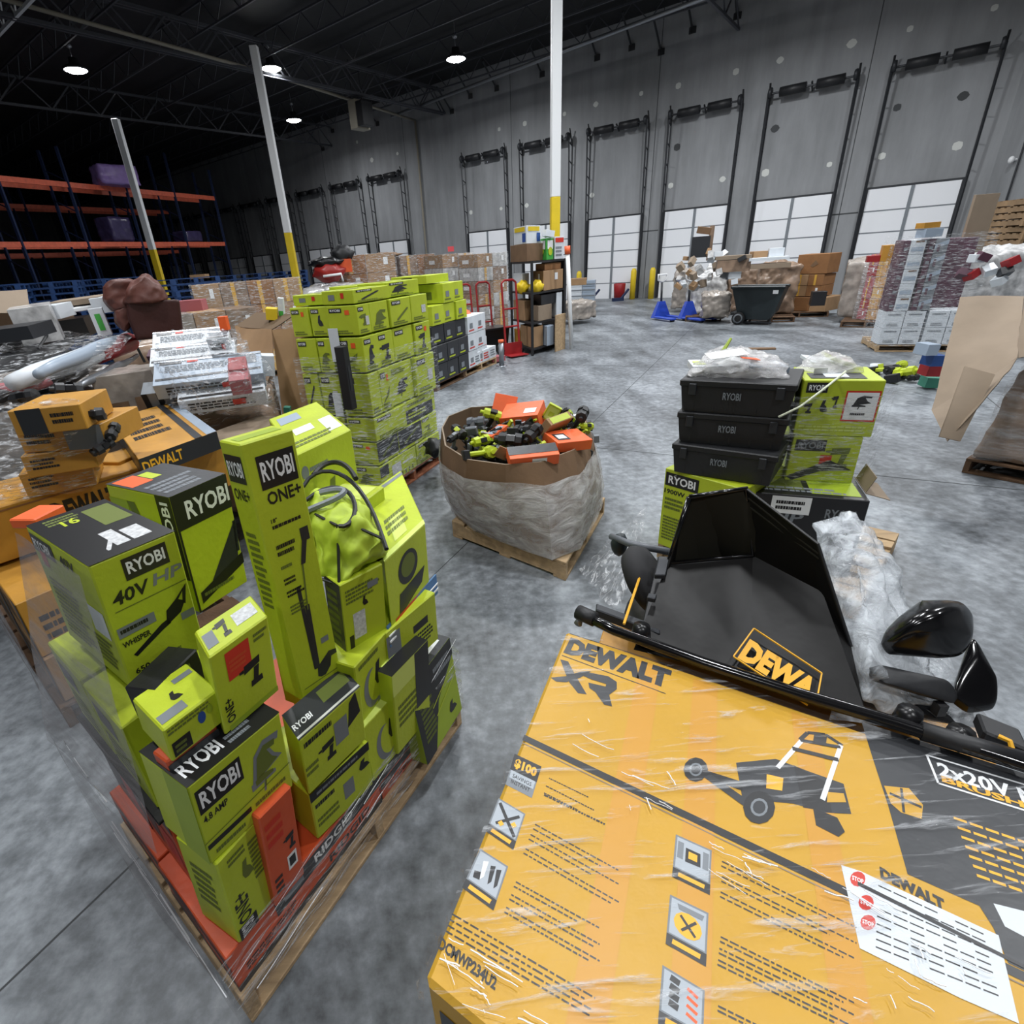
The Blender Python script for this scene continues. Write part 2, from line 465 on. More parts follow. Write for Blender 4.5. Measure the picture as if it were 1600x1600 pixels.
def wall_material():
    m = bpy.data.materials.new('tilt_up_concrete'); m.use_nodes = True
    nt = m.node_tree; N = nt.nodes; L = nt.links; b = N['Principled BSDF']; b.inputs['Roughness'].default_value = .85
    tc = N.new('ShaderNodeTexCoord')
    def nz(scale, stretch):
        mp = N.new('ShaderNodeMapping'); mp.inputs['Scale'].default_value = stretch
        L.new(tc.outputs['Object'], mp.inputs[0])
        n = N.new('ShaderNodeTexNoise'); n.inputs['Scale'].default_value = scale; n.inputs['Detail'].default_value = 6; n.inputs['Roughness'].default_value = .6
        L.new(mp.outputs[0], n.inputs[0]); return n
    a = nz(.5, (1, 1, .7)); s = nz(2.2, (1, 1, .12))
    mx = N.new('ShaderNodeMix'); mx.data_type = 'FLOAT'; mx.inputs[0].default_value = .5
    L.new(a.outputs[0], mx.inputs[2]); L.new(s.outputs[0], mx.inputs[3])
    r = N.new('ShaderNodeValToRGB'); e = r.color_ramp.elements
    e[0].position = .35; e[0].color = lin((126, 128, 130)); e[1].position = .65; e[1].color = lin((156, 158, 161))
    L.new(mx.outputs[0], r.inputs[0]); L.new(r.outputs[0], b.inputs['Base Color'])
    M['concrete_wall'] = m
floor_material(); wall_material()
mat('patch', (206, 208, 204), .8); mat('joint', (70, 72, 74), .9); mat('wall_stain', (112, 114, 116), .9)

CEIL = 9.2
g = MB(); g.box(-60, 30, -14, 70, -.2, 0, 'concrete_floor'); g.link('floor', kind='structure')
# saw-cut joints in the slab
g = MB()
def joint(p, q, wd=.004):
    p, q = Vector(p), Vector(q); d = (q - p).normalized(); n = Vector((-d.y, d.x, 0)) * wd
    g.poly([p - n, q - n, q + n, p + n], 'joint')
A = at(0, 1548); B = at(215, 1342); d = (B - A).normalized()
for k in (A, ):
    a_ = k - d * 6; b_ = k + d * 45; joint((a_.x, a_.y, .001), (b_.x, b_.y, .001))
n_ = Vector((-d.y, d.x, 0))
for k in (4.2, 8.6, 13): 
    a_ = A + n_ * -k - d * 6; b_ = A + n_ * -k + d * 45; joint((a_.x, a_.y, .001), (b_.x, b_.y, .001), .006)
for k in (5.5, 10, 14.5):
    a_ = A + d * k - n_ * 20; b_ = A + d * k + n_ * 30; joint((a_.x, a_.y, .0013), (b_.x, b_.y, .0013), .006)
g.link('trim_floor_joints', kind='structure')

# dock wall, its far end lost in the dark
CORNER = 1.85
g = MB()
def WP(s, z, off=0.): return W0 + WD * s + WN * off + Vector((0, 0, z))
g.para(WP(-75, 0), WD * (75 + CORNER), WN * -.3, (0, 0, CEIL), 'concrete_wall')
def wrect(s0, s1, z0, z1, m, off=.004): g.poly([WP(s0, z0, off), WP(s1, z0, off), WP(s1, z1, off), WP(s0, z1, off)], m)
for s in [-1.6 + 6.307 * k * -1 for k in range(11)]: wrect(s - .012, s + .012, 0, CEIL, 'joint')
for (px, py) in [(1002, 146), (1060, 134), (1150, 112), (1219, 94), (1048, 290), (1129, 280), (1196, 270), (1296, 257), (1331, 68), (1422, 45), (1554, 12),
                 (1378, 244), (1496, 228), (931, 163), (820, 193), (882, 178), (780, 202), (621, 240), (581, 250), (558, 222), (736, 332), (823, 321), (783, 326),
                 (925, 305), (1300, 431), (1298, 408), (1505, 150), (1402, 168), (1058, 230), (1211, 201)]:
    s, z = wall_at(px, py); r = .075 + .02 * ((px * 7) % 3)
    g.poly([WP(s + r * math.cos(a * .7854) * (1 + .2 * ((a + px) % 2)), z + r * math.sin(a * .7854), .005) for a in range(8)], 'patch' if px not in (1505, 1402, 1058, 1211, 1300) else 'joint')
for (x0, x1, y) in [(980, 1028, 364), (1298, 1340, 336)]:
    s0, z = wall_at(x0, y); s1, _ = wall_at(x1, y); g.box(0, .001, 0, .001, -3, -2.999, 'joint'); wrect(s0, s1, z - .02, z + .02, 'joint')
g.link('wall_back', kind='structure')
cw = W0 + WD * CORNER
rd = Vector((-math.cos(R_(76)), -math.sin(R_(72)), 0)); rn = Vector((rd.y, -rd.x, 0))
if rn.x < 0: rn = -rn
g = MB(); g.para(cw, rd * 34, rn * .3, (0, 0, CEIL), 'concrete_wall')
for k in (2.2, 7.5, 13): g.poly([cw + rd * k - rn * .004, cw + rd * (k + .03) - rn * .004, cw + rd * (k + .03) - rn * .004 + Vector((0, 0, CEIL)), cw + rd * k - rn * .004 + Vector((0, 0, CEIL))], 'joint')
g.link('wall_right', kind='structure')
g = MB(); g.para((-40, -10, 0), (-.3, 0, 0), (0, 76, 0), (0, 0, CEIL), 'concrete_wall'); g.link('wall_left', kind='structure')
g = MB(); g.para((-40, -10, 0), (52, 0, 0), (0, -.3, 0), (0, 0, CEIL), 'concrete_wall'); g.link('wall_front', kind='structure')
g = MB(); g.box(-60, 30, -14, 70, CEIL, CEIL + .2, 'deck')
g.link('ceiling', kind='structure')

# conduit on the right-hand wall
g = MB(); p = cw + rd * 1.1 - rn * .05; g.tube([p, p + Vector((0, 0, 6))], .025, 'dark_steel', 6); 
g.link('trim_conduit', kind='structure')
p = cw + rd * .9 - rn * .12 + Vector((0, 0, 3.35)); g = MB(); g.blob(p, (.07, .07, .09), 'white_paint', 0, 1, 2); g.tube([p, p + rn * .12], .03, 'white_paint', 6)
g.link('wall_camera', None, p, 'small white dome fixture on the right-hand concrete wall', 'fixture')

# ------------------------------------------------ roof steel
JX = WD; JY = -WN      # WD along the dock wall, -WN towards it
def truss(g, p, q, depth, r, m, step=1.2):
    p, q = Vector(p), Vector(q); L_ = (q - p).length; n = max(2, int(L_ / step)); up = Vector((0, 0, depth))
    g.tube([p, q], r, m, 4); g.tube([p + up, q + up], r, m, 4)
    for i in range(n):
        a_ = p.lerp(q, i / n); b_ = p.lerp(q, (i + .5) / n) + up; c_ = p.lerp(q, (i + 1) / n)
        g.tube([a_, b_], r * .55, m, 3, False); g.tube([b_, c_], r * .55, m, 3, False)
# joists along the dock wall
gj = MB(); truss(gj, Vector((0, 0, 0)), WD * 62, .62, .035, 'joist')
base_j = None
for k in range(13):
    P = WP(-60, 8.45, 1.7 + 2.55 * k)
    if base_j is None: base_j = gj.link('roof_joist', None, (0, 0, 0), kind='structure'); o = base_j
    else: o = base_j.copy(); COL.objects.link(o)
    o.location = P
# girders running towards the dock wall through the column heads
for s_, in [(at(190, 185, 8.0),), (at(420, 115, 8.0),), (Vector((2.44, 12.69, 8)),), (at(25, 30, 8.0),)]:
    g = MB(); t0 = (s_ - W0).dot(WN)
    end = s_ - WN * (t0 - .1); st = s_ + WN * (14 if t0 < 25 else 4)
    g_up = Vector((0, 0, .0)); truss(g, st, end, .85, .055, 'joist', 1.6); g.link('roof_girder', kind='structure')
# knee braces at the head of the dock wall
kb = MB(); kb.tube([WN * .02 + Vector((0, 0, -.75)), WN * .95], .035, 'dark_steel', 5); kb.box(-.09, .09, -.09, .09, -.86, -.68, 'black_satin')
kb0 = None
for (px, py) in [(1152, 26), (1082, 48), (1033, 82), (987, 75), (933, 91), (847, 117), (776, 139), (735, 151), (706, 175), (520, 205), (590, 194), (505, 233)]:
    s, z = wall_at(px, py)
    if kb0 is None: kb0 = kb.link('trim_roof_brace', kind='structure'); o = kb0
    else: o = kb0.copy(); COL.objects.link(o)
    o.location = WP(s, z + .78)

# pale pipe under the roof and down the dock wall
g = MB(); A = at(-40, -14, 8.05); B = at(650, 185, 8.05); s_, _ = wall_at(650, 185)
pb = WP(s_, 8.05, .08); g.tube([A, at(420, 115, 8.05), pb], .05, 'duct_beige', 8); g.tube([pb, pb - Vector((0, 0, 8.0))], .05, 'duct_beige', 8)
g.link('roof_pipe', None, A, 'long pale pipe under the roof that drops down the dock wall', 'pipe')
g = MB(); A = at(612, 182, 8.1); B = at(960, 50, 8.1); g.tube([A, B, at(1250, -60, 8.1)], .06, 'steel', 8)
g.link('sprinkler_pipe', None, A, 'steel sprinkler pipe under the roof beside the brightest lamp', 'pipe')
# white truss piece in the top left corner
g = MB()
A = at(-10, 62, 8.0); B = at(52, -4, 8.0); truss(g, A, B + (B - A) * .8, .75, .05, 'white_paint', .9)
g.link('white_girder', None, A, 'white painted girder end in the upper left corner', 'girder')
# wall heater hung under the roof
P = at(548, 203, 6.9); g = MB(); e = empty('unit_heater', P + Vector((0, 0, -.0)), 'pale box shaped unit heater hung under the dark roof', 'heater')
g.para(P, WD * .42, -WN * .7, (0, 0, .95), 'duct_beige', .02); g.link('casing', e, P)
g = MB(); g.para(P + WD * .43 + Vector((0, 0, .05)), WD * .35, -WN * .6, (0, 0, .8), 'black_satin', .02); g.link('fan_grille', e, P)
g = MB()
for a_ in (.1, .6): g.tube([P + WD * .2 - WN * a_ + Vector((0, 0, .9)), P + WD * .2 - WN * a_ + Vector((0, 0, 2.2))], .015, 'dark_steel', 5)
g.link('hanger', e, P)

# ------------------------------------------------ high bay lamps
def lamp(i, x, y, pw):
    names = {0: 'high bay lamp glowing at far left under the dark roof', 1: 'high bay lamp glowing just right of the second white column head',
             2: 'brightest high bay lamp, left of the tall white column', 3: 'high bay lamp hung low, furthest back over the racks side'}
    e = empty('high_bay_light', (x, y, LAMP_Z), names.get(i, 'high bay lamp hung from the roof ' + ['above the red hand trucks', 'above the black tilt cart', 'above the purple and white cartons', 'above the far lime stack', 'above the lime tools on the floor', 'above the leather armchair', 'above the right aisle pallet', 'beyond the torn bin at the right', 'above the yellow cartons at the left', 'behind the camera, right one', 'behind the camera, left one'][(i - 4) % 11]), 'ceiling light', 'high bay lamps')
    g = MB(); g.lathe((x, y, LAMP_Z), (0, 0, 1), [(.02, .34), (.12, .32), (.14, .16), (.35, .06), (.36, .0), (.33, .0)], 'dark_steel', 16); hs = g.link('housing', e, (x, y, LAMP_Z))
    g = MB(); g.lathe((x, y, LAMP_Z), (0, 0, 1), [(.001, -.06), (.22, -.045), (.33, .005)], 'lens', 16); g.link('lens', hs, (x, y, LAMP_Z))
    g = MB(); g.tube([(x, y, LAMP_Z + .3), (x, y, CEIL)], .012, 'steel', 5); g.blob((x, y, LAMP_Z + .62), (.09, .09, .07), 'steel', 0, 1, 2); g.link('hanger', e, (x, y, LAMP_Z))
    L_ = bpy.data.lights.new('lamp_light', 'AREA'); L_.shape = 'DISK'; L_.size = .55; L_.energy = pw; L_.color = (.95, .975, 1.0); L_.spread = R_(165)
    lo = bpy.data.objects.new('lamp_light', L_); COL.objects.link(lo); lo.parent = e; lo.location = (0, 0, -.06)
for i, (x, y, pw) in enumerate(LAMPS):
    if pw: lamp(i, x, y, pw)

# ------------------------------------------------ columns
def column(P, top, label, ytop=3.0):
    e = empty('steel_column', P, label, 'column')
    g = MB(); h = .1; g.box(P.x - h, P.x + h, P.y - h, P.y + h, ytop, top, 'white_paint', .01); g.link('shaft', e, P)
    g = MB(); g.box(P.x - h, P.x + h, P.y - h, P.y + h, .02, ytop, 'yellow_paint', .01); g.box(P.x - .2, P.x + .2, P.y - .2, P.y + .2, 0, .02, 'dark_steel'); g.link('painted_base', e, P)
P = at(865.5, 531); column(P, CEIL, 'tall white column with yellow lower part rising behind the black shelf unit', zup(P, 308))
P = at(480, 528); column(P, zup(P, 72), 'leaning looking white column with yellow foot, left of the stacked brown cartons')
P = at(277, 526); column(P, zup(P, 186), 'white column with yellow foot standing among the storage racks')

# ------------------------------------------------ dock doors
def dock_door(i, s):
    P = WP(s, 0); e = empty('door_%d' % i, P, 'white sectional dock door', kind='structure')
    hw = 1.1; H = 3.05
    g = MB(); g.para(WP(s - hw, 0, .02), WD * 2 * hw, WN * .06, (0, 0, H), 'door_white')
    for k in range(1, 5): g.poly([WP(s - hw, H * k / 5 - .018, .084), WP(s + hw, H * k / 5 - .018, .084), WP(s + hw, H * k / 5 + .018, .084), WP(s - hw, H * k / 5 + .018, .084)], 'print_grey')
    g.para(WP(s - .045, 0, .08), WD * .09, WN * .02, (0, 0, H), 'print_grey'); g.link('door_panel', e, P)
    g = MB(); g.para(WP(s - hw - .05, H, .02), WD * (2 * hw + .1), WN * .05, (0, 0, .06), 'dark_steel')
    for sg in (-1, 1): g.para(WP(s + sg * (hw + .06) - .05, 0, .02), WD * .1, WN * .08, (0, 0, H), 'dark_steel')
    g.link('door_frame', e, P)
    for sg in (-1, 1):
        g = MB(); x = s + sg * (hw + .08)
        g.tube([WP(x, 0, .14), WP(x, 6.1, .3)], .035, 'dark_steel', 4); g.tube([WP(x, 3.0, .02), WP(x, 6.0, .02)], .025, 'dark_steel', 4)
        for k in range(5): z = 3.3 + .62 * k; g.tube([WP(x, z, .03), WP(x, z + .1, .25)], .02, 'dark_steel', 4)
        g.link('track', e, P)
        g = MB(); g.lathe(WP(x - sg * .05, 6.08, .3), WD, [(.001, -.05), (.13, -.05), (.15, 0), (.13, .05), (.001, .05)], 'dark_steel', 12); cd = g.link('cable_drum', e, P); g = MB(); g.tube([WP(x, 5.8, .02), WP(x, 6.35, .25)], .03, 'black_satin', 4); g.link('bracket', cd, P)
        g = MB(); a_ = s + sg * .5; g.tube([WP(a_ - .36, 6.05, .3), WP(a_ + .36, 6.05, .3)], .13, 'black_satin', 12); g.link('torsion_spring', e, P)
    g = MB(); g.tube([WP(s - hw, 6.05, .3), WP(s + hw, 6.05, .3)], .03, 'dark_steel', 6); g.tube([WP(s, 5.95, .02), WP(s, 6.15, .3)], .03, 'dark_steel', 4); g.link('shaft', e, P)
nd = 1
for n in list(range(-17, -6)) + list(range(-5, 1)):
    dock_door(nd, n * 3.1537 + .15); nd += 1
# yellow bollards by the doors
for (px, lab) in [(996, 'right of the nearest-left open dock door'), (1025, 'left of the dock door behind the wrapped pile'), (1283, 'behind the brown carton stack'), (912, 'at far left beside the white dock door')]:
    s, _ = wall_at(px, 440); P = WP(s, 0, .45); g = MB(); g.tube([P, P + Vector((0, 0, 1.05)), P + Vector((0, 0, 1.15))], [.11, .11, .06], 'yellow_paint', 14)
    g.link('safety_bollard', None, P, 'yellow safety bollard ' + lab, 'bollard')
P = WP(wall_at(977, 452)[0], 0, .6); g = MB(); g.lathe(P, (0, 0, 1), [(.001, 0), (.2, 0), (.24, .6), (.22, .62), (.2, .05), (.001, .05)], 'red_paint', 14); g.link('waste_bin', None, P, 'dark red bin beside the yellow bollard at the dock wall', 'bin')

# ------------------------------------------------ storage racks on the left
def rack(E0, z1, z2, far, nb, top, lab, depth=1.1):
    d = (far - E0); d.z = 0; d.normalize(); n = Vector((d.y, -d.x, 0))
    if n.y < 0: n = -n
    E = Vector((E0.x, E0.y, 0)); e = empty('storage_rack', E, lab, 'rack'); bay = 2.7
    for i in range(nb + 1):
        P = E + d * bay * i; g = MB()
        for k in (0, 1): g.box(P.x + n.x * depth * k - .05, P.x + n.x * depth * k + .05, P.y + n.y * depth * k - .05, P.y + n.y * depth * k + .05, 0, top + .5 * math.sin(i * 2.1), 'navy_steel')
        for k in range(6): g.tube([P + Vector((0, 0, .4 + k * 1.1)), P + n * depth + Vector((0, 0, .9 + k * 1.1))], .025, 'navy_steel', 4)
        g.link('upright_frame', e, E)
    for z in (z1, z2):
        for i in range(nb):
            for k in (0, 1):
                g = MB(); P = E + d * (bay * i + .05) + n * (depth * k) + Vector((0, 0, z - .1)); g.para(P - n * .03, d * (bay - .1), n * .06, (0, 0, .19), 'rack_orange'); g.link('load_beam', e, E)
    return E, d, n
E_ = at(368, 490); z1 = zup(E_, 381); z2 = zup(E_, 309)
RA = rack(at(352, 381, z1), z1, z2, at(0, 382, z1), 9, z2 + 1.3, 'long storage rack with orange beams and navy uprights, nearest row')
E2 = at(280, 393, z1); RB = rack(E2, z1, z2, E2 + (at(0, 400, z1) - E2), 9, z2 + 1.2, 'storage rack with orange beams seen behind the nearest rack row')
def wrapped_load(P, d, n, w_, dp, h, m, name, label, cat, group, seed):
    g = MB(); pts = [P + d * a_ + n * b_ + Vector((0, 0, c_)) for a_ in (0, w_) for b_ in (0, dp) for c_ in (0, h)]
    g.hull(pts, m, 3, .05, 3 + seed % 3, relax=1); g.link(name, None, P, label, cat, group)
rnd = random.Random(3)
for i in range(9):
    for z, pr_ in ((0.0, .7), (z1 + .1, .45)):
        for k in (0, 1):
            if rnd.random() < pr_:
                P = RA[0] + RA[1] * (2.7 * i + .2 + 1.25 * k) + RA[2] * .08 + Vector((0, 0, z + .01))
                wrapped_load(P, RA[1], RA[2], 1.1, .95, rnd.uniform(.5, 1.3), 'purple_film', 'wrapped_pallet_load', 'dark purple load ' + ('on the floor under the rack' if z < 1 else 'on the lower rack beams') + ', %s from the far end' % ['first', 'second', 'third', 'fourth', 'fifth', 'sixth', 'seventh', 'eighth', 'ninth', 'tenth', 'eleventh', 'twelfth', 'thirteenth', 'fourteenth', 'fifteenth', 'sixteenth', 'seventeenth', 'eighteenth'][2 * i + 1 - k], 'pallet load', 'purple wrapped loads ' + ('under' if z < 1 else 'on') + ' the rack', i)
P = at(160, 287, z2 + .08); Q = at(222, 290, z2 + .08); dd = (Q - P); dd.z = 0
wrapped_load(Vector((P.x, P.y, z2 + .08)), dd.normalized(), Vector((-dd.y, dd.x, 0)).normalized(), dd.length, 1., .75, 'violet_film', 'wrapped_pallet_load', 'bright violet wrapped load lying on the top beam of the rack', 'pallet load', None, 2)
# ================================================================ PALLETS
def pallet(o, a, b, label, group=None, h=.13, m='wood', nb=7, cat='pallet', name='wooden_pallet', blocks=False):
    "pallet with corner o on the floor, deck boards across a, stringers along b"
    o = Vector(o); a = Vector(a); b = Vector(b); e = empty(name, o, label, cat, group)
    la, lb = a.length, b.length; ua, ub = a / la, b / lb; Z = Vector((0, 0, 1))
    for k in range(nb):
        g = MB(); wd = .095 if k not in (0, nb - 1) else .13
        g.para(o + ub * ((lb - wd) * k / (nb - 1)) + Z * (h - .02), a, ub * wd, Z * .019, m, .002); g.link('deck_board', e, o)
    for k in range(3):
        g = MB(); g.para(o + ua * ((la - .04) * k / 2) + Z * .02, ua * .04, b, Z * (h - .041), m, .002); g.link('stringer', e, o)
    for k in range(3):
        g = MB(); g.para(o + ub * ((lb - .1) * k / 2), a, ub * .1, Z * .019, m, .002); g.link('bottom_board', e, o)
    return e

def film(name, label, pts, z0, z1, m='film', nu=10, nv=10, amp=.012, freq=7, closed=False, zf=None):
    "sheet of stretch film standing on a line of floor points"
    pts = [Vector(p) for p in pts]
    if closed: pts = pts + [pts[0]]
    n = len(pts) - 1; g = MB()
    for i in range(n):
        a_, b_ = pts[i], pts[i + 1]; nn = (b_ - a_).cross(Vector((0, 0, 1))).normalized()
        def fn(u, v, a_=a_, b_=b_, nn=nn, i=i):
            p = a_.lerp(b_, u); lo = z0 if not callable(z0) else z0((i + u) / n); hi = z1 if not callable(z1) else z1((i + u) / n)
            p = Vector((p.x, p.y, 0)) + Vector((0, 0, lo + (hi - lo) * v)); e_ = min(1, 8 * u, 8 * (1 - u))
            return p + nn * (noise.noise(p * freq) * amp * e_)
        g.grid(fn, nu, nv, m)
    return g.link(name, None, pts[0] + Vector((0, 0, 0)), label, 'stretch film')

def ryobi_front(x0=.12, y0=.78, x1=.6, y1=.92):
    w_ = x1 - x0; h_ = y1 - y0
    return [('r', x0, y0, x1, y1, 'print_black'), ('t', 'RYOBI', x0 + w_ * .07, y0 + h_ * .2, x1 - w_ * .07, y1 - h_ * .2, 'print_white')]

# ================================================================ NEAR LEFT: PALLET OF TOOL CARTONS
N0 = at(395, 1600); Nr = at(722, 1130); Nl = at(205, 1322)
pa = Nr - N0; pb_ = Nl - N0
pallet(N0, pa, pb_, 'pale wooden pallet under the near left stack of lime tool cartons', None, .13, 'wood')
Z = Vector((0, 0, 1))
ua = pa.normalized(); ub = pb_.normalized()
# flat orange cartons forming the lowest layer
orig = N0 + Z * .13
la, lb = pa.length * .97, pb_.length
OC = [('F', 0, .33, 'nearest the camera corner'), ('F', .335, .33, 'in the middle of the aisle side'), ('F', .67, .3, 'at the far end of the aisle side')]
lay = [(.0, .55, 0, .085), (.0, .55, .088, .08), (.555, .4, 0, .085), (.555, .4, .088, .08)]
k = 0
tex = [[('r', 0, 0, 1, .3, 'charcoal_card'), ('t', 'RIDGID', .58, .4, .9, .8, 'print_black'), ('l', .06, .45, .4, .85, 3, 'print_black')],
       [('r', .25, .0, 1, 1, 'charcoal_card'), ('r', .0, .82, 1, 1, 'orange_card'), ('t', 'RIDGID', .5, .25, .78, .68, 'print_white'), ('r', .3, .25, .42, .7, 'print_grey')],
       [('r', 0, .6, 1, 1, 'charcoal_card'), ('l', .1, .15, .6, .5, 2, 'print_black'), ('r', .7, .1, .78, .5, 'print_white')],
       [('r', .0, .0, .45, 1, 'charcoal_card'), ('t', 'RIDGID', .52, .3, .85, .7, 'print_black')]]
wh = ['lowest flat orange and black carton at the near corner of the pallet', 'flat orange carton, second up at the near corner of the pallet',
      'lowest flat orange carton at the far end of the aisle side', 'flat orange and black carton, second up at the far end of the aisle side']
for i, (s0, sl, z0, hh) in enumerate(lay):
    carton('flat_tool_carton', wh[i], 'carton', orig + ua * (la * s0 + .01) + ub * .02 + Z * z0, ua * la * sl, ub * .42, Z * hh, 'orange_card', {'F': tex[i], 'L': [('r', 0, 0, 1, .4, 'charcoal_card'), ('l', .1, .5, .6, .9, 2, 'print_black')]}, bev=.003)
for i, (t0, zz) in enumerate([(.45, 0), (.45, .088)]):
    carton('flat_tool_carton', 'flat orange carton low on the floor side of the near stack, ' + ['lower one', 'upper one'][i], 'carton',
           orig + ua * .015 + ub * t0 + Z * zz, ua * .8, ub * (lb - t0 - .01), Z * (.085 if zz == 0 else .08), 'orange_card', {'L': [('r', 0, .0, 1, .45, 'charcoal_card'), ('t', 'RIDGID', .2, .55, .5, .9, 'print_black')]}, bev=.003)
zA = .305
lime = 'lime'
# bottom corner carton with ONE+ running down it
C('tool_carton', 'lime carton standing on end at the near bottom corner with lettering running down it', 'carton', lime, (375, 1475), zA, (337, 1352), (403, 1280), .16,
  {'F': [('tv', 'ONE+', .1, .16, .42, .5, 'print_black'), ('r', .05, .0, .5, .15, 'print_black'), ('tv', 'RYOBI', .1, .01, .42, .14, 'print_white'), ('pic', 'saw', .3, .5, .7, .78, 'print_olive'), ('l', .66, .45, .92, .9, 9, 'print_olive'), ('l', .2, .84, .6, .94, 2, 'print_olive')], 'L': [('l', .2, .3, .8, .8, 6, 'print_olive')]}, ang=90)
C('tool_carton', 'red orange carton standing on end between the corner carton and the drill cartons', 'carton', 'orange_card', (432, 1418), zA, (404, 1280), (455, 1228), .26,
  {'F': [('l', .1, .62, .6, .9, 3, 'print_red'), ('pic', 'drill', .55, .42, .95, .6, 'print_black'), ('r', .55, .22, .85, .38, 'print_white'), ('r', .6, .25, .8, .35, 'print_black'), ('l', .1, .1, .4, .3, 3, 'print_black')]})
zB = .655
P, a, b, c = C('jigsaw_carton', 'lime jigsaw carton with big white lettered black badge and black top', 'carton', lime, (330, 1352), zB, (292, 1232), (437, 1113), .2,
  {'F': [('r', .04, .62, .5, .9, 'print_black'), ('t', 'RYOBI', .07, .67, .47, .86, 'print_white'), ('t', '4.8 AMP', .05, .5, .3, .58, 'print_black'), ('pic', 'jigsaw', .55, .32, .96, .86, 'print_grey'), ('pic', 'jigsaw', .6, .36, .9, .8, 'print_olive'),
         ('r', .02, .18, .5, .24, 'print_black'), ('ln', .0, .28, 1, .34, .0015, 'print_olive'), ('l', .08, .06, .45, .14, 1, 'print_olive'), ('l', .55, .08, .95, .24, 2, 'print_olive')],
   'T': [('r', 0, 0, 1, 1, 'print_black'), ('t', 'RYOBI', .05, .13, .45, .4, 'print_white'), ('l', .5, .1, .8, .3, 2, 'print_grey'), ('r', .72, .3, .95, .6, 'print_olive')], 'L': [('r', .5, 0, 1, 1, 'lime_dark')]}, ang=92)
zC = P.z + c.z
JT = P + c
carton('flat_tool_carton', 'thin dark orange carton lying on the jigsaw carton', 'carton', JT + a * .02 + b * .36, a * .5, b * .3, Z * .035, 'orange_card', {'F': [('r', 0, 0, 1, .6, 'charcoal_card')]})
zC += .036
C('tool_carton', 'small lime carton with a blue round sticker and a light top', 'carton', lime, (270, 1192), zC, (254, 1142), (341, 1077), (206, 1092),
  {'F': [('c', .62, .6, .07, .17, 'print_blue'), ('r', .06, .08, .38, .5, 'print_black'), ('l', .1, .14, .34, .42, 2, 'print_olive'), ('l', .05, .74, .95, .94, 2, 'print_olive'), ('c', .78, .68, .05, .13, 'lime_dark')],
   'T': [('r', .05, .1, .5, .3, 'print_grey'), ('r', .6, .7, .95, .82, 'print_grey'), ('pic', 'saw', .3, .3, .6, .6, 'print_black')]})
C('drill_carton', 'lime drill carton with a red price sticker and barcode on its top', 'carton', lime, (352, 1150), zC - .03, (326, 1028), (418, 962), (303, 987),
  {'F': [('r', .22, .58, .62, .92, 'print_red'), ('l', .26, .66, .58, .82, 3, 'orange_card'), ('pic', 'drill', .42, .3, .85, .66, 'print_black'), ('tv', 'ONE+', .08, .1, .22, .4, 'print_black'), ('r', .1, 0, 1, .07, 'lime_dark'), ('l', .7, .8, .95, .92, 2, 'print_olive')],
   'T': [('r', .55, .3, .92, .75, 'barcode'), ('r', .05, .2, .22, .7, 'print_grey'), ('pic', 'drill', .25, .2, .5, .85, 'print_black')]})
# big leaf blower carton
P, a, b, c = C('blower_carton', 'big lime leaf blower carton with 40V HP lettering, nearest upper left corner of the stack', 'carton', lime, (207, 1078), 1.0, (138, 886), (273, 830), (40, 822),
  {'F': [('r', .32, .8, .85, .96, 'print_black'), ('t', 'RYOBI', .36, .84, .81, .93, 'print_white'), ('t', '40V', .1, .66, .52, .76, 'print_black', .03), ('t', 'HP', .58, .68, .95, .765, 'print_grey', .04),
         ('ln', .1, .62, .98, .62, .0012, 'print_olive'), ('pic', 'blower', .14, .24, .98, .6, 'print_black'), ('r', .05, .42, .5, .5, 'print_grey'), ('l', .08, .44, .46, .49, 1, 'print_black'), ('t', 'WHISPER', .06, .34, .4, .385, 'print_black'),
         ('t', '650', .1, .1, .28, .145, 'print_black'), ('l', .3, .1, .7, .14, 1, 'print_olive'), ('l', .1, .06, .5, .09, 1, 'print_black'), ('r', .8, .32, .98, .38, 'print_grey')],
   'L': [('r', .02, .82, .4, .96, 'print_black'), ('t', 'RYOBI', .05, .85, .34, .93, 'print_white'), ('r', .12, .72, .22, .84, 'print_red'), ('t', '40V', .5, .84, .72, .93, 'print_black'), ('l', .1, .1, .6, .62, 12, 'print_olive'), ('r', .72, .4, .95, .62, 'white_card'), ('l', .65, .1, .92, .36, 6, 'print_olive')],
   'T': [('r', 0, 0, 1, 1, 'print_black'), ('l', .15, .8, .6, .95, 3, 'print_olive'), ('t', '16', .28, .72, .48, .84, 'lime'), ('pic', 'bar', .3, .1, .55, .35, 'barcode'), ('r', .42, .12, .58, .4, 'barcode'), ('r', .62, .12, .84, .34, 'barcode'), ('r', .6, .5, .95, .9, 'print_olive')]})
zt40 = P.z + c.z
BL0 = P
tb_ = at(52, 812, 1.36); carton('flat_tool_carton', 'flat orange carton top showing behind the big leaf blower carton, far left', 'carton', tb_ + Z * -.03, at(100, 788, 1.36) - tb_, (at(12, 812, 1.36) - tb_), Z * .03, 'orange_bright')
# dark battery carton under the blower box
C('battery_carton', 'black carton squeezed under the big leaf blower carton', 'carton', 'black_card', (262, 1128), zC, (222, 1080), (308, 1013), .09,
  {'F': [('t', '40V', .3, .5, .5, .8, 'print_grey'), ('l', .1, .1, .8, .4, 3, 'print_grey'), ('r', .55, .5, .75, .85, 'print_olive')]}, lean=False)
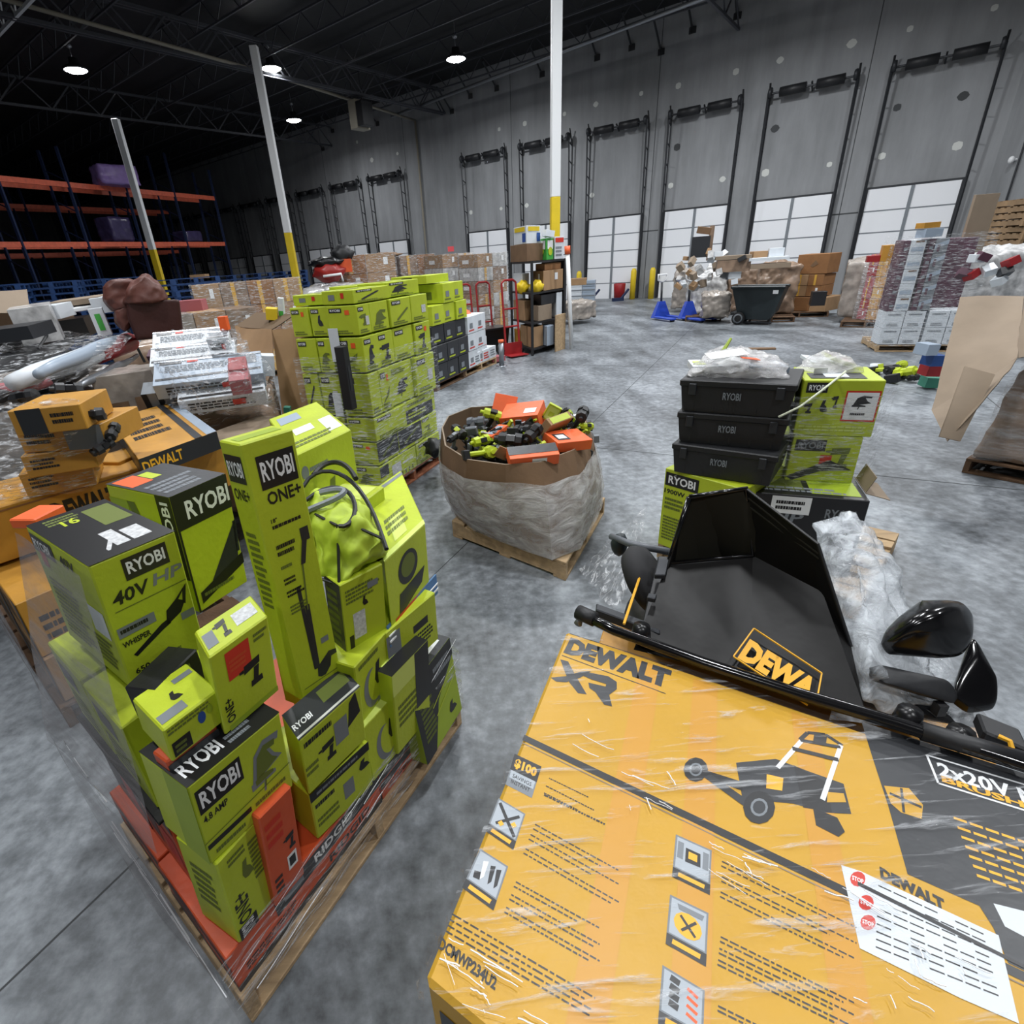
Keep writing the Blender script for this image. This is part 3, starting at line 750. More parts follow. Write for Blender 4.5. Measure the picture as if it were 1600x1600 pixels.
# lime cartons behind the film on the left flank
for i, (t0, tl, z0_, h_, m_, lab) in enumerate([(.24, .3, zA, .34, 'orange_card', 'orange red carton behind cloudy film on the floor side, nearer the corner'), (.55, .3, zA, .34, 'charcoal_card', 'black and red carton behind cloudy film on the floor side, further'),
                                                (.26, .28, .66, .3, 'lime', 'lime carton behind cloudy film under the big leaf blower carton'), (.55, .3, .66, .3, 'lime', 'lime carton behind cloudy film at the far left corner of the near stack')]):
    carton('tool_carton', lab, 'carton', N0 + ua * .05 + ub * t0 + Z * z0_, ua * .3, ub * (tl - .01), Z * h_, m_, {'L': [('r', .1, .6, .6, .85, 'print_black'), ('l', .1, .1, .8, .5, 5, 'print_olive')] if i > 1 else [('r', 0, .75, 1, 1, 'charcoal_card'), ('r', .55, .2, .9, .6, 'print_red'), ('r', .1, .2, .4, .5, 'charcoal_card')]})
carton('flat_tool_carton', 'long thin black carton edge between the orange and lime rows of the floor side', 'carton', N0 + ua * .03 + ub * .22 + Z * .647, ua * .3, ub * .63, Z * .011, 'black_card')
# second 40V carton behind
C('tool_carton', 'lime garden tool carton with a wide black band and large white letters', 'carton', lime, (312, 958), 1.0, (264, 778), (352, 740), (165, 757),
  {'F': [('r', 0, .72, 1, 1, 'print_black'), ('t', 'RYOBI', .2, .78, .98, .93, 'print_white'), ('r', 0, 0, .035, 1, 'print_black'), ('pic', 'cone', .35, .2, 1.0, .62, 'charcoal_card'), ('p', [(.1, .06), (1, .2), (1, .3), (.1, .16)], 'print_black'), ('l', .16, .1, .8, .15, 1, 'print_olive')],
   'L': [('r', .78, .3, 1, 1, 'print_black'), ('tv', 'RYOBI', .83, .5, .95, .95, 'print_white'), ('p', [(.3, .9), (.42, .9), (.7, .1), (.5, .3)], 'print_olive'), ('p', [(.0, .9), (.3, .9), (.35, .3), (.1, .5)], 'lime_dark')],
   'T': [('r', 0, 0, 1, 1, 'charcoal_card'), ('r', .05, .6, .4, .95, 'print_orange'), ('r', .42, .65, .6, .9, 'lime'), ('l', .1, .1, .9, .5, 4, 'print_grey')]})
# the tall narrow carton
P, a, b, c = C('trimmer_carton', 'tall narrow lime ONE+ carton standing upright with a long trimmer pictured', 'carton', lime, (473, 1096), .75, (374, 695), (458, 670), (341, 688),
  {'F': [('r', .2, .84, .92, .95, 'print_black'), ('t', 'RYOBI', .25, .865, .87, .93, 'print_white'), ('t', 'ONE+', .25, .785, .92, .83, 'print_black'), ('t', '18"', .22, .725, .34, .74, 'print_black'), ('l', .22, .7, .92, .72, 1, 'print_black'),
         ('l', .2, .6, .6, .65, 2, 'print_black'), ('l', .2, .55, .45, .57, 1, 'print_olive'), ('l', .2, .49, .5, .52, 2, 'print_black'), ('l', .2, .44, .6, .47, 2, 'print_black'), ('l', .2, .37, .6, .41, 3, 'print_olive'), ('r', .72, .62, .9, .67, 'charcoal_card'),
         ('pic', 'head', .28, .05, .98, .18, 'charcoal_card'), ('p', [(.42, .1), (.54, .1), (.6, .38), (.5, .38)], 'charcoal_card'), ('p', [(.53, .36), (.56, .36), (.66, .55), (.62, .55)], 'print_olive'), ('p', [(.6, .54), (.7, .54), (.82, .62), (.74, .64)], 'charcoal_card'), ('r', .68, .19, .86, .215, 'print_grey'), ('ln', .1, .045, .95, .045, .0015, 'print_olive')],
   'L': [('r', .1, .87, .9, .96, 'print_black'), ('t', 'RYOBI', .15, .89, .85, .94, 'print_white'), ('t', 'ONE+', .15, .81, .88, .85, 'print_black'), ('l', .2, .4, .8, .7, 12, 'print_olive')],
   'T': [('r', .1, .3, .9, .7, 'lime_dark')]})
# stud finder / nailer cartons to the right
C('nailer_carton', 'lime carton with a wide shiny black top below the tall narrow carton', 'carton', lime, (483, 1243), .545, (467, 1158), (563, 1073), (440, 1118),
  {'F': [('l', .05, .78, .5, .92, 1, 'print_black'), ('pic', 'drill', .25, .25, .55, .62, 'print_black'), ('r', .5, .38, .72, .78, 'print_grey'), ('p', [(.72, .5), (.95, .6), (.9, 1), (.78, .9)], 'print_black'), ('l', .02, .3, .25, .5, 2, 'print_olive')],
   'T': [('r', 0, 0, 1, 1, 'charcoal_card'), ('r', .0, .05, 1, .12, 'tape_clear'), ('t', 'RYOBI', .02, .3, .3, .5, 'print_white'), ('r', .5, .4, .95, .85, 'print_olive')]})
C('nailer_carton', 'lime carton with a black upper band, low at the right of the red orange carton', 'carton', lime, (497, 1312), .31, (483, 1243), (575, 1158), .3,
  {'F': [('r', 0, .82, 1, 1, 'print_black'), ('l', .1, .86, .9, .95, 1, 'print_grey'), ('l', .05, .6, .45, .74, 1, 'print_black'), ('r', .5, .25, .68, .6, 'print_grey'), ('pic', 'saw', .7, .45, 1, .75, 'print_black'), ('l', .05, .2, .4, .42, 2, 'print_olive')]})
C('saw_carton', 'lime circular saw carton, upper of the two with a grey ring pictured', 'carton', lime, (566, 1138), .545, (553, 1043), (606, 984), .34,
  {'F': [('c', .4, .42, .24, .3, 'print_grey'), ('c', .48, .44, .2, .26, 'lime'), ('pic', 'saw', .35, .25, .8, .75, 'print_black'), ('l', .5, .08, .9, .2, 1, 'print_grey'), ('l', .1, .85, .8, .95, 1, 'print_olive')]})
C('saw_carton', 'lime circular saw carton, lower of the two with a grey ring pictured', 'carton', lime, (584, 1222), .31, (566, 1140), (625, 1076), .34,
  {'F': [('c', .45, .42, .24, .3, 'print_grey'), ('c', .52, .44, .2, .26, 'lime'), ('pic', 'saw', .4, .25, .85, .75, 'print_black'), ('r', .72, .7, .9, .95, 'charcoal_card')], 'T': [('r', .0, 0, 1, .2, 'lime_pale')]})
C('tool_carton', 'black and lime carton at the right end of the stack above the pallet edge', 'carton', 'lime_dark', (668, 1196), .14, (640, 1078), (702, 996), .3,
  {'F': [('p', [(0, 1), (1, 1), (1, .8), (.5, .5), (.25, 0), (0, 0)], 'print_black'), ('l', .1, .2, .4, .7, 8, 'print_olive'), ('l', .5, .75, .95, .92, 2, 'print_grey'), ('ln', .35, .5, 1, .7, .003, 'lime'), ('ln', .4, .36, 1, .56, .003, 'lime'), ('pic', 'saw', .6, .1, .9, .3, 'print_black')],
   'T': [('r', 0, 0, 1, 1, 'charcoal_card'), ('r', .3, .1, .9, .6, 'print_white'), ('r', .35, .2, .62, .7, 'print_orange')]})
C('tool_carton', 'lime carton with white papers and an orange sticker on its black top', 'carton', lime, (622, 1180), .32, (612, 1058), (668, 1000), .3,
  {'F': [('r', .0, .75, .6, 1, 'lime_pale'), ('l', .1, .3, .8, .6, 4, 'print_olive'), ('r', .6, .3, 1, 1, 'print_black')], 'T': [('r', 0, 0, 1, 1, 'print_black'), ('r', .1, .2, .7, .5, 'lime_pale'), ('r', .2, .6, .5, .9, 'print_orange')]})
# cartons under and beside the bag
C('tool_carton', 'lime carton right under the tool bag with a pale label', 'carton', lime, (543, 1030), .78, (530, 915), (598, 880), (506, 898),
  {'F': [('r', .22, .2, .5, .55, 'barcode'), ('r', .1, .02, .2, .28, 'print_black'), ('l', .1, .7, .9, .9, 4, 'print_olive'), ('pic', 'saw', .4, .55, .6, .72, 'print_black'), ('r', .6, .78, .85, .86, 'print_grey')],
   'L': [('r', 0, 0, 1, 1, 'charcoal_card'), ('l', .1, .1, .9, .9, 8, 'print_olive')]})
P, a, b, c = C('fan_carton', 'lime carton with a round fan pictured, at the right upper corner of the near stack', 'carton', lime, (613, 990), .78, (600, 878), (664, 818), (573, 772),
  {'F': [('c', .5, .66, .24, .22, 'print_black'), ('c', .5, .68, .17, .15, 'print_olive'), ('p', [(.2, .1), (.8, .25), (.9, .45), (.25, .4)], 'print_black'), ('r', .1, .0, .95, .14, 'print_red')],
   'T': [('r', .3, .1, .6, .4, 'lime_pale'), ('l', .2, .2, .8, .45, 3, 'print_olive'), ('r', .0, .0, 1, .06, 'lime_pale'), ('r', .0, .9, 1, .96, 'print_grey')]})
g = MB(); p0 = at(603, 1010, .74); p1 = at(678, 925, .74); q0 = at(600, 985, .80); q1 = at(676, 905, .8); dd = (p1 - p0)
nn = Vector((dd.y, -dd.x, 0)).normalized() * .012
g.para(p0 + nn, p1 - p0, q0 - p0 + Vector((0, 0, .0)) + Z * .02, nn * .6, 'print_skyblue'); g.para(p0 + nn * 1.7 + Z * .02, p1 - p0, Z * .008, nn * .3, 'print_white'); g.para(p0 + nn * 1.7 + Z * .045, p1 - p0, Z * .006, nn * .3, 'print_white')
g.link('blue_carton', None, p0, 'thin blue carton with white stripes wedged under the fan carton', 'carton')
C('tool_carton', 'lime carton under the blue striped carton', 'carton', lime, (612, 1068), .585, (602, 990), (680, 925), .3,
  {'F': [('r', 0, .0, .25, .9, 'print_grey'), ('l', .3, .2, .9, .5, 4, 'print_black'), ('r', .5, .55, .8, .7, 'print_black')]})
C('tool_carton', 'large lime carton behind the tall narrow one with two pale stickers on top', 'carton', lime, (500, 905), .8, (461, 712), (548, 671), (420, 655),
  {'F': [('c', .1, .85, .06, .05, 'print_grey'), ('l', .18, .83, .5, .88, 1, 'print_grey'), ('pic', 'saw', .3, .4, .7, .72, 'print_olive'), ('l', .1, .2, .9, .36, 3, 'print_olive')],
   'T': [('r', .2, .35, .55, .5, 'print_white'), ('r', .1, .7, .5, .9, 'light_blue'), ('r', .7, .15, .95, .5, 'print_white'), ('l', .05, .1, .9, .24, 2, 'print_olive')]})
C('tool_carton', 'lime carton hidden under the bag end beside the large carton', 'carton', lime, (575, 905), .8, (560, 790), (600, 760), .25, {'T': [('r', .1, .1, .9, .9, 'lime_pale')]})

# lime tool bag with black webbing
def tool_bag():
    zb = 1.06
    A = at(503, 905, zb); B = at(530, 915, zb); Cc = at(602, 868, zb); D = at(575, 800, zb)
    h = .17
    e = empty('tool_bag', A, 'lime fabric tool bag with black straps lying on the cartons', 'tool bag')
    t1 = at(486, 800, zb + h * .95); t2 = at(528, 822, zb + h * .95); t3 = at(598, 846, zb + h * .62); t4 = at(562, 776, zb + h * 1.0); t5 = at(500, 765, zb + h * 1.1); t6 = at(560, 808, zb + h * 1.08)
    g = MB(); pts = [A, B, Cc, D, t1, t2, t3, t4, t5, t6, at(480, 770, zb + h * .9), at(500, 890, zb)]
    g.hull(pts, 'lime_fabric', 4, .02, 13, relax=1); g.link('bag_body', e, A)
    cur = lambda L, n=14: [sum(((math.comb(len(L) - 1, i) * (1 - t) ** (len(L) - 1 - i) * t ** i) * L[i] for i in range(len(L))), Vector((0, 0, 0))) for t in [k / n for k in range(n + 1)]]
    for nm_, L, r_, m_ in (('shoulder_strap', [at(474, 760, zb + h), at(492, 722, zb + h + .06), at(545, 722, zb + h + .05), at(575, 770, zb + h), at(588, 810, zb + h * .8), at(604, 858, zb + .09)], .008, 'black_satin'),
                      ('shoulder_strap', [at(478, 782, zb + h), at(515, 748, zb + h + .05), at(560, 748, zb + h + .04), at(572, 800, zb + h), at(550, 828, zb + h), at(530, 822, zb + h)], .008, 'black_satin'),
                      ('handle', [at(476, 800, zb + h), at(505, 785, zb + h + .03), at(552, 775, zb + h + .04), at(555, 755, zb + h + .05), at(500, 770, zb + h + .03)], .011, 'print_grey'),
                      ('handle', [at(490, 742, zb + h + .02), at(510, 715, zb + h + .05), at(540, 715, zb + h + .06), at(556, 748, zb + h + .04)], .01, 'black_satin'),
                      ('piping', [B, t2 + Z * .005], .005, 'black_satin'), ('piping', [A, B, Cc], .005, 'black_satin'), ('piping', [t1, t2, t2.lerp(t3, .5) + Z * .02, t3 + Z * .01], .005, 'black_satin')):
        g = MB(); g.tube(cur(L) if nm_ != 'piping' else L, r_, m_, 6); g.link(nm_, e, A)
    g = MB(); p = at(493, 815, zb + h * .85); g.para(p, at(505, 822, zb + h * .85) - p, Vector((0, .01, 0)), (0, 0, -.06), 'black_satin'); g.link('buckle', e, A)
tool_bag()

# film round the stack: cloudy on the left flank, clear on the aisle side
o_ = -ub * .02 - ua * .02
film('stretch_film', 'cloudy stretch film pulled over the left flank of the near lime carton stack', [N0 + o_ - ua * .005, N0 + o_ + ub * (lb + .04) - ua * .03], .08, lambda u: .36 + .34 * min(1, 3 * u), 'film_left', 22, 16, .016, 5)
tl_ = at(138, 886, zt40); tl2 = at(40, 822, zt40)
g = MB()
fA = [N0 + o_ + ub * .2 + Z * .62 + ua * .03, N0 + o_ + ub * (lb + .04) - ua * .03 + Z * .62]
def fl(u, v):
    lo = fA[0].lerp(fA[1], u); hi = (tl_ - ua * .012).lerp(tl2 - ua * .02 + (tl2 - tl_) * .03, u) - Z * .01
    p = lo.lerp(hi, v); return p - ua * (.01 + .014 * noise.noise(p * 5) + .03 * math.sin(math.pi * v) * 0)
g.grid(fl, 24, 24, 'film_left'); g.link('stretch_film', None, fA[0], 'cloudy stretch film over the side of the big leaf blower carton', 'stretch film')
film('stretch_film', 'clear stretch film along the aisle side of the near lime carton stack', [N0 + o_, N0 + ua * (pa.length * 1.0) - ub * .02, N0 + pa + ub * .3], .1, lambda u: .36 + .35 * max(0, u - .28), 'film_thin', 26, 14, .014, 7)

def streaks(name, label, fn, n, seed, slope=(.3, .9), ln=(.05, .3), r=(.0006, .0016)):
    "thin white tubes shaped as light glints of the film, lying on a surface given by fn(u, v)"
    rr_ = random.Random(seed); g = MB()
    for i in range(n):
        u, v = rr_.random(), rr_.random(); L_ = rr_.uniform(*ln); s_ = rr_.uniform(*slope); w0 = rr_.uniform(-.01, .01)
        g.tube([fn(u + L_ * t / 5, v + L_ * s_ * t / 5 + w0 * math.sin(t * 1.3)) for t in range(6)], rr_.choice(r), 'film_glint', 4)
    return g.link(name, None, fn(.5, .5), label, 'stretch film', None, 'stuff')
cl = lambda x: max(0., min(1., x))
streaks('glint_strands', 'thin white tubes shaped as film glints along the floor side of the near stack', lambda u, v: N0 + o_ * 1.05 - ua * .006 + ub * (lb * cl(u)) + Z * (.12 + .55 * cl(v) * cl(.6 + u)), 16, 4, (-.3, .3), (.1, .4), (.0006, .001, .0018))
streaks('glint_strands', 'thin white tubes shaped as film glints along the aisle side of the near stack', lambda u, v: N0 + o_ * 1.05 - ub * .004 + ua * (pa.length * cl(u)) + Z * (.12 + (.2 + .2 * cl(u)) * cl(v)), 14, 9, (.1, .6), (.05, .25), (.0005, .0009, .0014))

# ================================================================ FOREGROUND RIGHT: MOWER CARTON
ZD = 1.0
TL = at(886, 985, ZD); FL = at(663, 1532, ZD); SE = at(1600, 1530, ZD); SM = at(806, 1149, ZD)
BK = at(1340, 1122, ZD)
dl = TL - FL                      # left edge, away from camera
dr = (SE - SM).normalized()       # long direction
LEN = 1.12
e_o = FL - Z * .55
g = MB()
g.para(e_o, dr * LEN, dl, Z * .55, 'yellow_card', .008)
# split panel with the two top flaps
sm = (SM - FL).length / dl.length
def UVp(px, py):
    "place on the carton top, as fractions of its length and width"
    p = at(px, py, ZD) - FL
    det = dr.x * dl.y - dr.y * dl.x
    return ((p.x * dl.y - p.y * dl.x) / det / LEN, (dr.x * p.y - dr.y * p.x) / det)
O = FL; U = dr * LEN; V = dl
uv = UVp
def R4(pts, m): return ('p', [uv(*p) for p in pts], m)
D = []
# packing tape strips
for x, x2 in ((985, 1022), (1080, 1120), (1235, 1275)):
    u0 = uv(x, 1105)[0]; u1 = uv(x2, 1120)[0]; D.append(('r', u0, .02, u1, .98, 'tape_yellow'))
# dark panel on the right
D.append(R4([(1346, 1128), (1362, 1180), (1388, 1260), (1418, 1366), (1540, 1420), (1600, 1440), (1760, 1420), (1760, 1250), (1620, 1215)], 'charcoal_card'))
D.append(R4([(1418, 1366), (1455, 1380), (1520, 1400), (1552, 1450), (1575, 1505), (1660, 1545), (1760, 1500), (1760, 1400)], 'charcoal_card'))
D.append(('r', 0, sm - .009, 1, sm + .009, 'print_black'))
D.append(('ln', .0, sm - .016, 1, sm - .016, .0012, 'cardboard_pale'))
def skew_text(s, tl, tr, bl, m, bold=.03):
    "text laid in the parallelogram given by its top left, top right and bottom left places"
    a_ = Vector(uv(*tl)).to_3d(); b_ = Vector(uv(*tr)).to_3d(); c_ = Vector(uv(*bl)).to_3d()
    vs, fs = text_mesh(s, bold)
    return ('raw', [(c_ + (b_ - a_) * x + (a_ - c_) * y)[:2] for x, y in vs], fs, m)
D.append(skew_text('DEWALT', (892, 996), (1050, 1048), (880, 1020), 'charcoal_card', .07))
D += [('ln', *uv(890, 990), *uv(1050, 1041), .0012, 'charcoal_card'), ('ln', *uv(878, 1024), *uv(1040, 1084), .0012, 'charcoal_card')]
# XR emblem
zq = lambda L: [(800 + x * .28125, 960 + y * .28125) for x, y in L]
D.append(R4(zq([(268, 250), (312, 262), (342, 320), (372, 372), (415, 445), (366, 438), (318, 378), (296, 325)]), 'charcoal_card'))
D.append(R4(zq([(215, 352), (300, 344), (385, 318), (440, 316), (380, 352), (300, 378), (245, 374)]), 'charcoal_card'))
D.append(R4(zq([(400, 318), (535, 345), (582, 376), (582, 416), (540, 448), (556, 512), (512, 502), (462, 432), (430, 410), (424, 380), (520, 402), (524, 388), (440, 362), (392, 340)]), 'charcoal_card'))
# mower picture
def mower(D):
    D.append(R4([(1150, 1192), (1212, 1186), (1262, 1205), (1318, 1225), (1330, 1272), (1290, 1270), (1240, 1256), (1160, 1248)], 'charcoal_card'))
    D.append(R4([(1240, 1196), (1290, 1222), (1300, 1270), (1255, 1262)], 'print_black'))
    D.append(R4([(1198, 1210), (1224, 1216), (1222, 1236), (1197, 1232)], 'yellow_ink'))
    D.append(R4([(1293, 1238), (1318, 1240), (1322, 1254), (1292, 1254)], 'tape'))
    D.append(R4([(1090, 1200), (1160, 1222), (1160, 1236), (1085, 1208)], 'print_black'))
    D.append(R4([(1110, 1210), (1175, 1255), (1165, 1262), (1100, 1215)], 'charcoal_card'))
    for (x, y, rx, ry) in ((1087, 1203, 19, 19), (1186, 1262, 25, 26)):
        for k, mm in ((1, 'print_black'), (.55, 'print_grey'), (.4, 'charcoal_card')):
            D.append(R4([(x + rx * k * math.cos(t * .5236), y + ry * k * math.sin(t * .5236)) for t in range(12)], mm))
    D.append(R4([(1270, 1262), (1308, 1278), (1320, 1300), (1310, 1308), (1275, 1290)], 'print_black'))
    for p, q, th in (((1215, 1200), (1252, 1158), .004), ((1285, 1250), (1314, 1165), .004)): D.append(('ln', *uv(*p), *uv(*q), th, 'print_white'))
    for p, q, th in (((1238, 1170), (1310, 1188), .005), ((1250, 1156), (1262, 1145), .004), ((1262, 1145), (1290, 1148), .004), ((1290, 1148), (1316, 1165), .004), ((1250, 1157), (1313, 1168), .004)): D.append(('ln', *uv(*p), *uv(*q), th, 'print_black'))
    D.append(R4([(1272, 1148), (1292, 1152), (1290, 1164), (1270, 1160)], 'print_black'))
mower(D)
# badge and volts frame on the dark panel
D.append(R4([(1381, 1228), (1420, 1232), (1442, 1258), (1440, 1280), (1408, 1270), (1392, 1256)], 'tape'))
D.append(('ln', *uv(1390, 1240), *uv(1440, 1262), .003, 'charcoal_card')); D.append(('ln', *uv(1408, 1232), *uv(1412, 1270), .002, 'charcoal_card'))
fr = [(1448, 1180), (1600, 1226), (1700, 1256), (1700, 1300), (1600, 1266), (1466, 1224)]
for i in range(len(fr)): D.append(('ln', *uv(*fr[i]), *uv(*fr[(i + 1) % len(fr)]), .002, 'print_white'))
D.append(skew_text('2x20V MAX', (1462, 1190), (1690, 1262), (1468, 1212), 'print_white', .03))
D.append(skew_text('BRUSHLESS', (1470, 1212), (1690, 1282), (1472, 1222), 'yellow_ink', .04))
u0, v0 = uv(1492, 1275)
for r in range(7):
    p = (1490 + r * 6, 1278 + r * 15); q = (1640 + r * 6, 1330 + r * 15); dx = (q[0] - p[0]) / 6; dy = (q[1] - p[1]) / 6
    for k in range(6): D.append(('ln', *uv(p[0] + dx * k, p[1] + dy * k), *uv(p[0] + dx * (k + .82), p[1] + dy * (k + .82)), .0026, 'yellow_ink'))
# lower brand word and hatched pattern
D.append(skew_text('DEWALT', (1374, 1354), (1474, 1405), (1376, 1372), 'print_black', .06))
# white warning label taped over the seam, three red seals
D.append(R4([(1314, 1352), (1345, 1362), (1560, 1462), (1592, 1600), (1500, 1560), (1343, 1482)], 'white_card'))
for x, y in ((1340, 1374), (1353, 1411), (1356, 1442)):
    D.append(R4([(x + 12 * math.cos(t * .5236), y + 12 * math.sin(t * .5236)) for t in range(12)], 'print_red'))
    D.append(skew_text('STOP', (x - 9, y - 6), (x + 9, y + 1), (x - 9, y + 1), 'print_white', .03))
for r in range(9):
    p = (1372 - r * .5, 1384 + r * 12); q = (1540 + r * 3, 1462 + r * 12)
    for k in range(7):
        if (k * 5 + r * 3) % 7 == 6: continue
        dx = (q[0] - p[0]) / 7; dy = (q[1] - p[1]) / 7
        D.append(('ln', *uv(p[0] + dx * k, p[1] + dy * k), *uv(p[0] + dx * (k + .85), p[1] + dy * (k + .85)), .0011, 'print_black'))
D.append(R4([(1340, 1378), (1600, 1508), (1600, 1514), (1340, 1384)], 'print_black'))
# feature icons of the near flap
def icon(tl, tr, br, bl, kind):
    tl, tr, br, bl = map(Vector, (tl, tr, br, bl)); L_ = lambda a_, b_: tuple((tl.lerp(tr, a_)).lerp(bl.lerp(br, a_), b_))
    D.append(R4([L_(0, 0), L_(1, 0), L_(1, 1), L_(0, 1)], 'print_grey'))
    D.append(R4([L_(.05, .04), L_(.95, .04), L_(.95, .74), L_(.05, .74)], 'icon_grey'))
    if kind == 0:
        D.append(R4([L_(0, 0), L_(1, 0), L_(1, .5), L_(0, .5)], 'print_black')); D.append(skew_text('$100', L_(.1, .1), L_(.9, .1), L_(.1, .42), 'yellow_ink', .05))
        D.append(skew_text('SAVINGS', L_(.15, .58), L_(.85, .58), L_(.15, .7), 'print_black', .01)); D.append(skew_text('INSTANT', L_(.15, .76), L_(.85, .76), L_(.15, .88), 'print_black', .01)); return
    D.append(R4([L_(0, .77), L_(1, .77), L_(1, 1), L_(0, 1)], 'print_black')); D.append(('ln', *uv(*L_(.15, .88)), *uv(*L_(.85, .88)), .0035, 'yellow_ink'))
    if kind == 1:
        D.append(('ln', *uv(*L_(.1, .1)), *uv(*L_(.9, .7)), .003, 'print_black')); D.append(('ln', *uv(*L_(.85, .15)), *uv(*L_(.2, .65)), .003, 'print_black'))
        for a_, b_ in ((.3, .55), (.7, .4)): D.append(('ln', *uv(*L_(a_, b_)), *uv(*L_(a_ + .12, b_ + .06)), .004, 'yellow_ink'))
    if kind == 2:
        for a_ in (.35, .6, .8): D.append(R4([L_(a_ - .1, .2), L_(a_ + .05, .15), L_(a_ + .08, .5), L_(a_, .6)], 'print_black' if a_ > .5 else 'print_white'))
        D.append(R4([L_(.12, .5), L_(.3, .45), L_(.35, .62), L_(.15, .65)], 'print_black'))
    if kind == 3:
        D.append(R4([L_(.3, .2), L_(.7, .2), L_(.72, .5), L_(.3, .52)], 'print_black')); D.append(R4([L_(.38, .26), L_(.62, .26), L_(.62, .42), L_(.38, .42)], 'yellow_ink'))
        for a_ in (.16, .85): D.append(R4([L_(a_ - .08, .12), L_(a_ + .08, .12), L_(a_ + .08, .5), L_(a_ - .08, .5)], 'print_grey'))
    if kind == 4:
        D.append(R4([L_(.5 + .36 * math.cos(t * .5236), .44 + .24 * math.sin(t * .5236)) for t in range(12)], 'yellow_ink')); D.append(R4([L_(.2, .1), L_(.9, .1), L_(.85, .2), L_(.25, .2)], 'print_grey'))
        D.append(('ln', *uv(*L_(.3, .3)), *uv(*L_(.7, .58)), .002, 'print_black')); D.append(('ln', *uv(*L_(.7, .3)), *uv(*L_(.35, .58)), .002, 'print_black'))
    if kind == 5:
        for t in range(4): D.append(('ln', *uv(*L_(.2, .12 + .14 * t)), *uv(*L_(.42, .14 + .14 * t)), .004, 'print_black')); D.append(('ln', *uv(*L_(.6, .14 + .14 * t)), *uv(*L_(.85, .2 + .14 * t)), .002, 'print_orange'))
icon((804, 1178), (846, 1198), (831, 1247), (790, 1226), 0)
icon((779, 1247), (821, 1272), (802, 1328), (759, 1299), 1)
icon((750, 1326), (794, 1354), (771, 1423), (722, 1387), 2)
icon((1056, 1304), (1112, 1329), (1109, 1399), (1050, 1370), 3)
icon((1047, 1398), (1107, 1427), (1103, 1511), (1040, 1475), 4)
icon((1035, 1508), (1101, 1548), (1098, 1640), (1028, 1600), 5)
def para_lines(p, q, n, step, m='print_black', th=.0012):
    for r in range(n):
        rnd_ = random.Random(p[0] * 7 + r); t = 0.; end = rnd_.uniform(.7, 1) if r % 3 else 1.
        A_ = Vector((p[0] + step[0] * r, p[1] + step[1] * r)); B_ = Vector((q[0] + step[0] * r, q[1] + step[1] * r))
        while t < end:
            w2 = rnd_.uniform(.02, .07); e2 = min(end, t + w2)
            D.append(('ln', *uv(*A_.lerp(B_, t)), *uv(*A_.lerp(B_, e2)), th, m)); t = e2 + .014
para_lines((858, 1216), (920, 1246), 1, (0, 0)); para_lines((853, 1228), (928, 1266), 2, (-3, 11)); para_lines((850, 1242), (945, 1288), 1, (0, 0), th=.0018)
for k, (x, y) in enumerate(((836, 1288), (829, 1304), (821, 1326), (806, 1378), (799, 1398), (791, 1418))):
    para_lines((x, y), (x + 130 + (k % 3) * 8, y + 72 + (k % 3) * 6), 2, (-3, 7), 'charcoal_card')
for k, (x, y) in enumerate(((1128, 1346), (1128, 1370), (1126, 1394), (1126, 1464), (1124, 1482), (1122, 1500), (1122, 1572))):
    para_lines((x, y), (x + 210, y + 104), 2, (-1, 7), 'charcoal_card')
para_lines((706, 1428), (930, 1560), 4, (-3, 9))
D.append(skew_text('DCMWP234U2', (690, 1464), (778, 1528), (684, 1482), 'print_black', .04))
D.append(R4([(1552, 1412), (1600, 1424), (1700, 1450), (1700, 1480), (1600, 1464), (1570, 1448)], 'white_card'))
printed(g, O, U, V, D, .00045)
# left and near flanks
printed(g, FL - Z * .55, dl * -1 if False else U, Z * .55, [('r', .02, .1, 1, .9, 'charcoal_card'), ('t', 'DEWALT', .06, .45, .5, .8, 'yellow_ink')], .001)
printed(g, FL - Z * .55 + dl, -dl, Z * .55, [('r', .1, .1, .9, .85, 'charcoal_card'), ('t', 'DEWALT', .2, .5, .8, .75, 'yellow_ink')], .001)
mower_box = g.link('mower_carton', None, e_o, 'huge yellow and black lawn mower carton wrapped in film, filling the lower right foreground', 'carton')
# what carries it
P2 = e_o - Z * e_o.z
C0 = Vector((P2.x, P2.y, 0))
carton('mower_carton', 'second yellow and black mower carton hidden under the foreground mower carton', 'carton', C0 + Z * .13 + dr * .01, dr * (LEN - .02), dl, Z * (e_o.z - .132), 'yellow_dull', {'F': [('t', 'DEWALT', .1, .3, .6, .7, 'print_black')], 'L': [('r', .1, .1, .9, .9, 'charcoal_card')]})
bigb = dl.normalized() * (dl.length + .62)
pallet(C0 - Vector((0, 0, 0)), dr * 1.2, bigb, 'wooden pallet under the foreground mower carton and the black mower parts', None, .13, 'wood', 9)
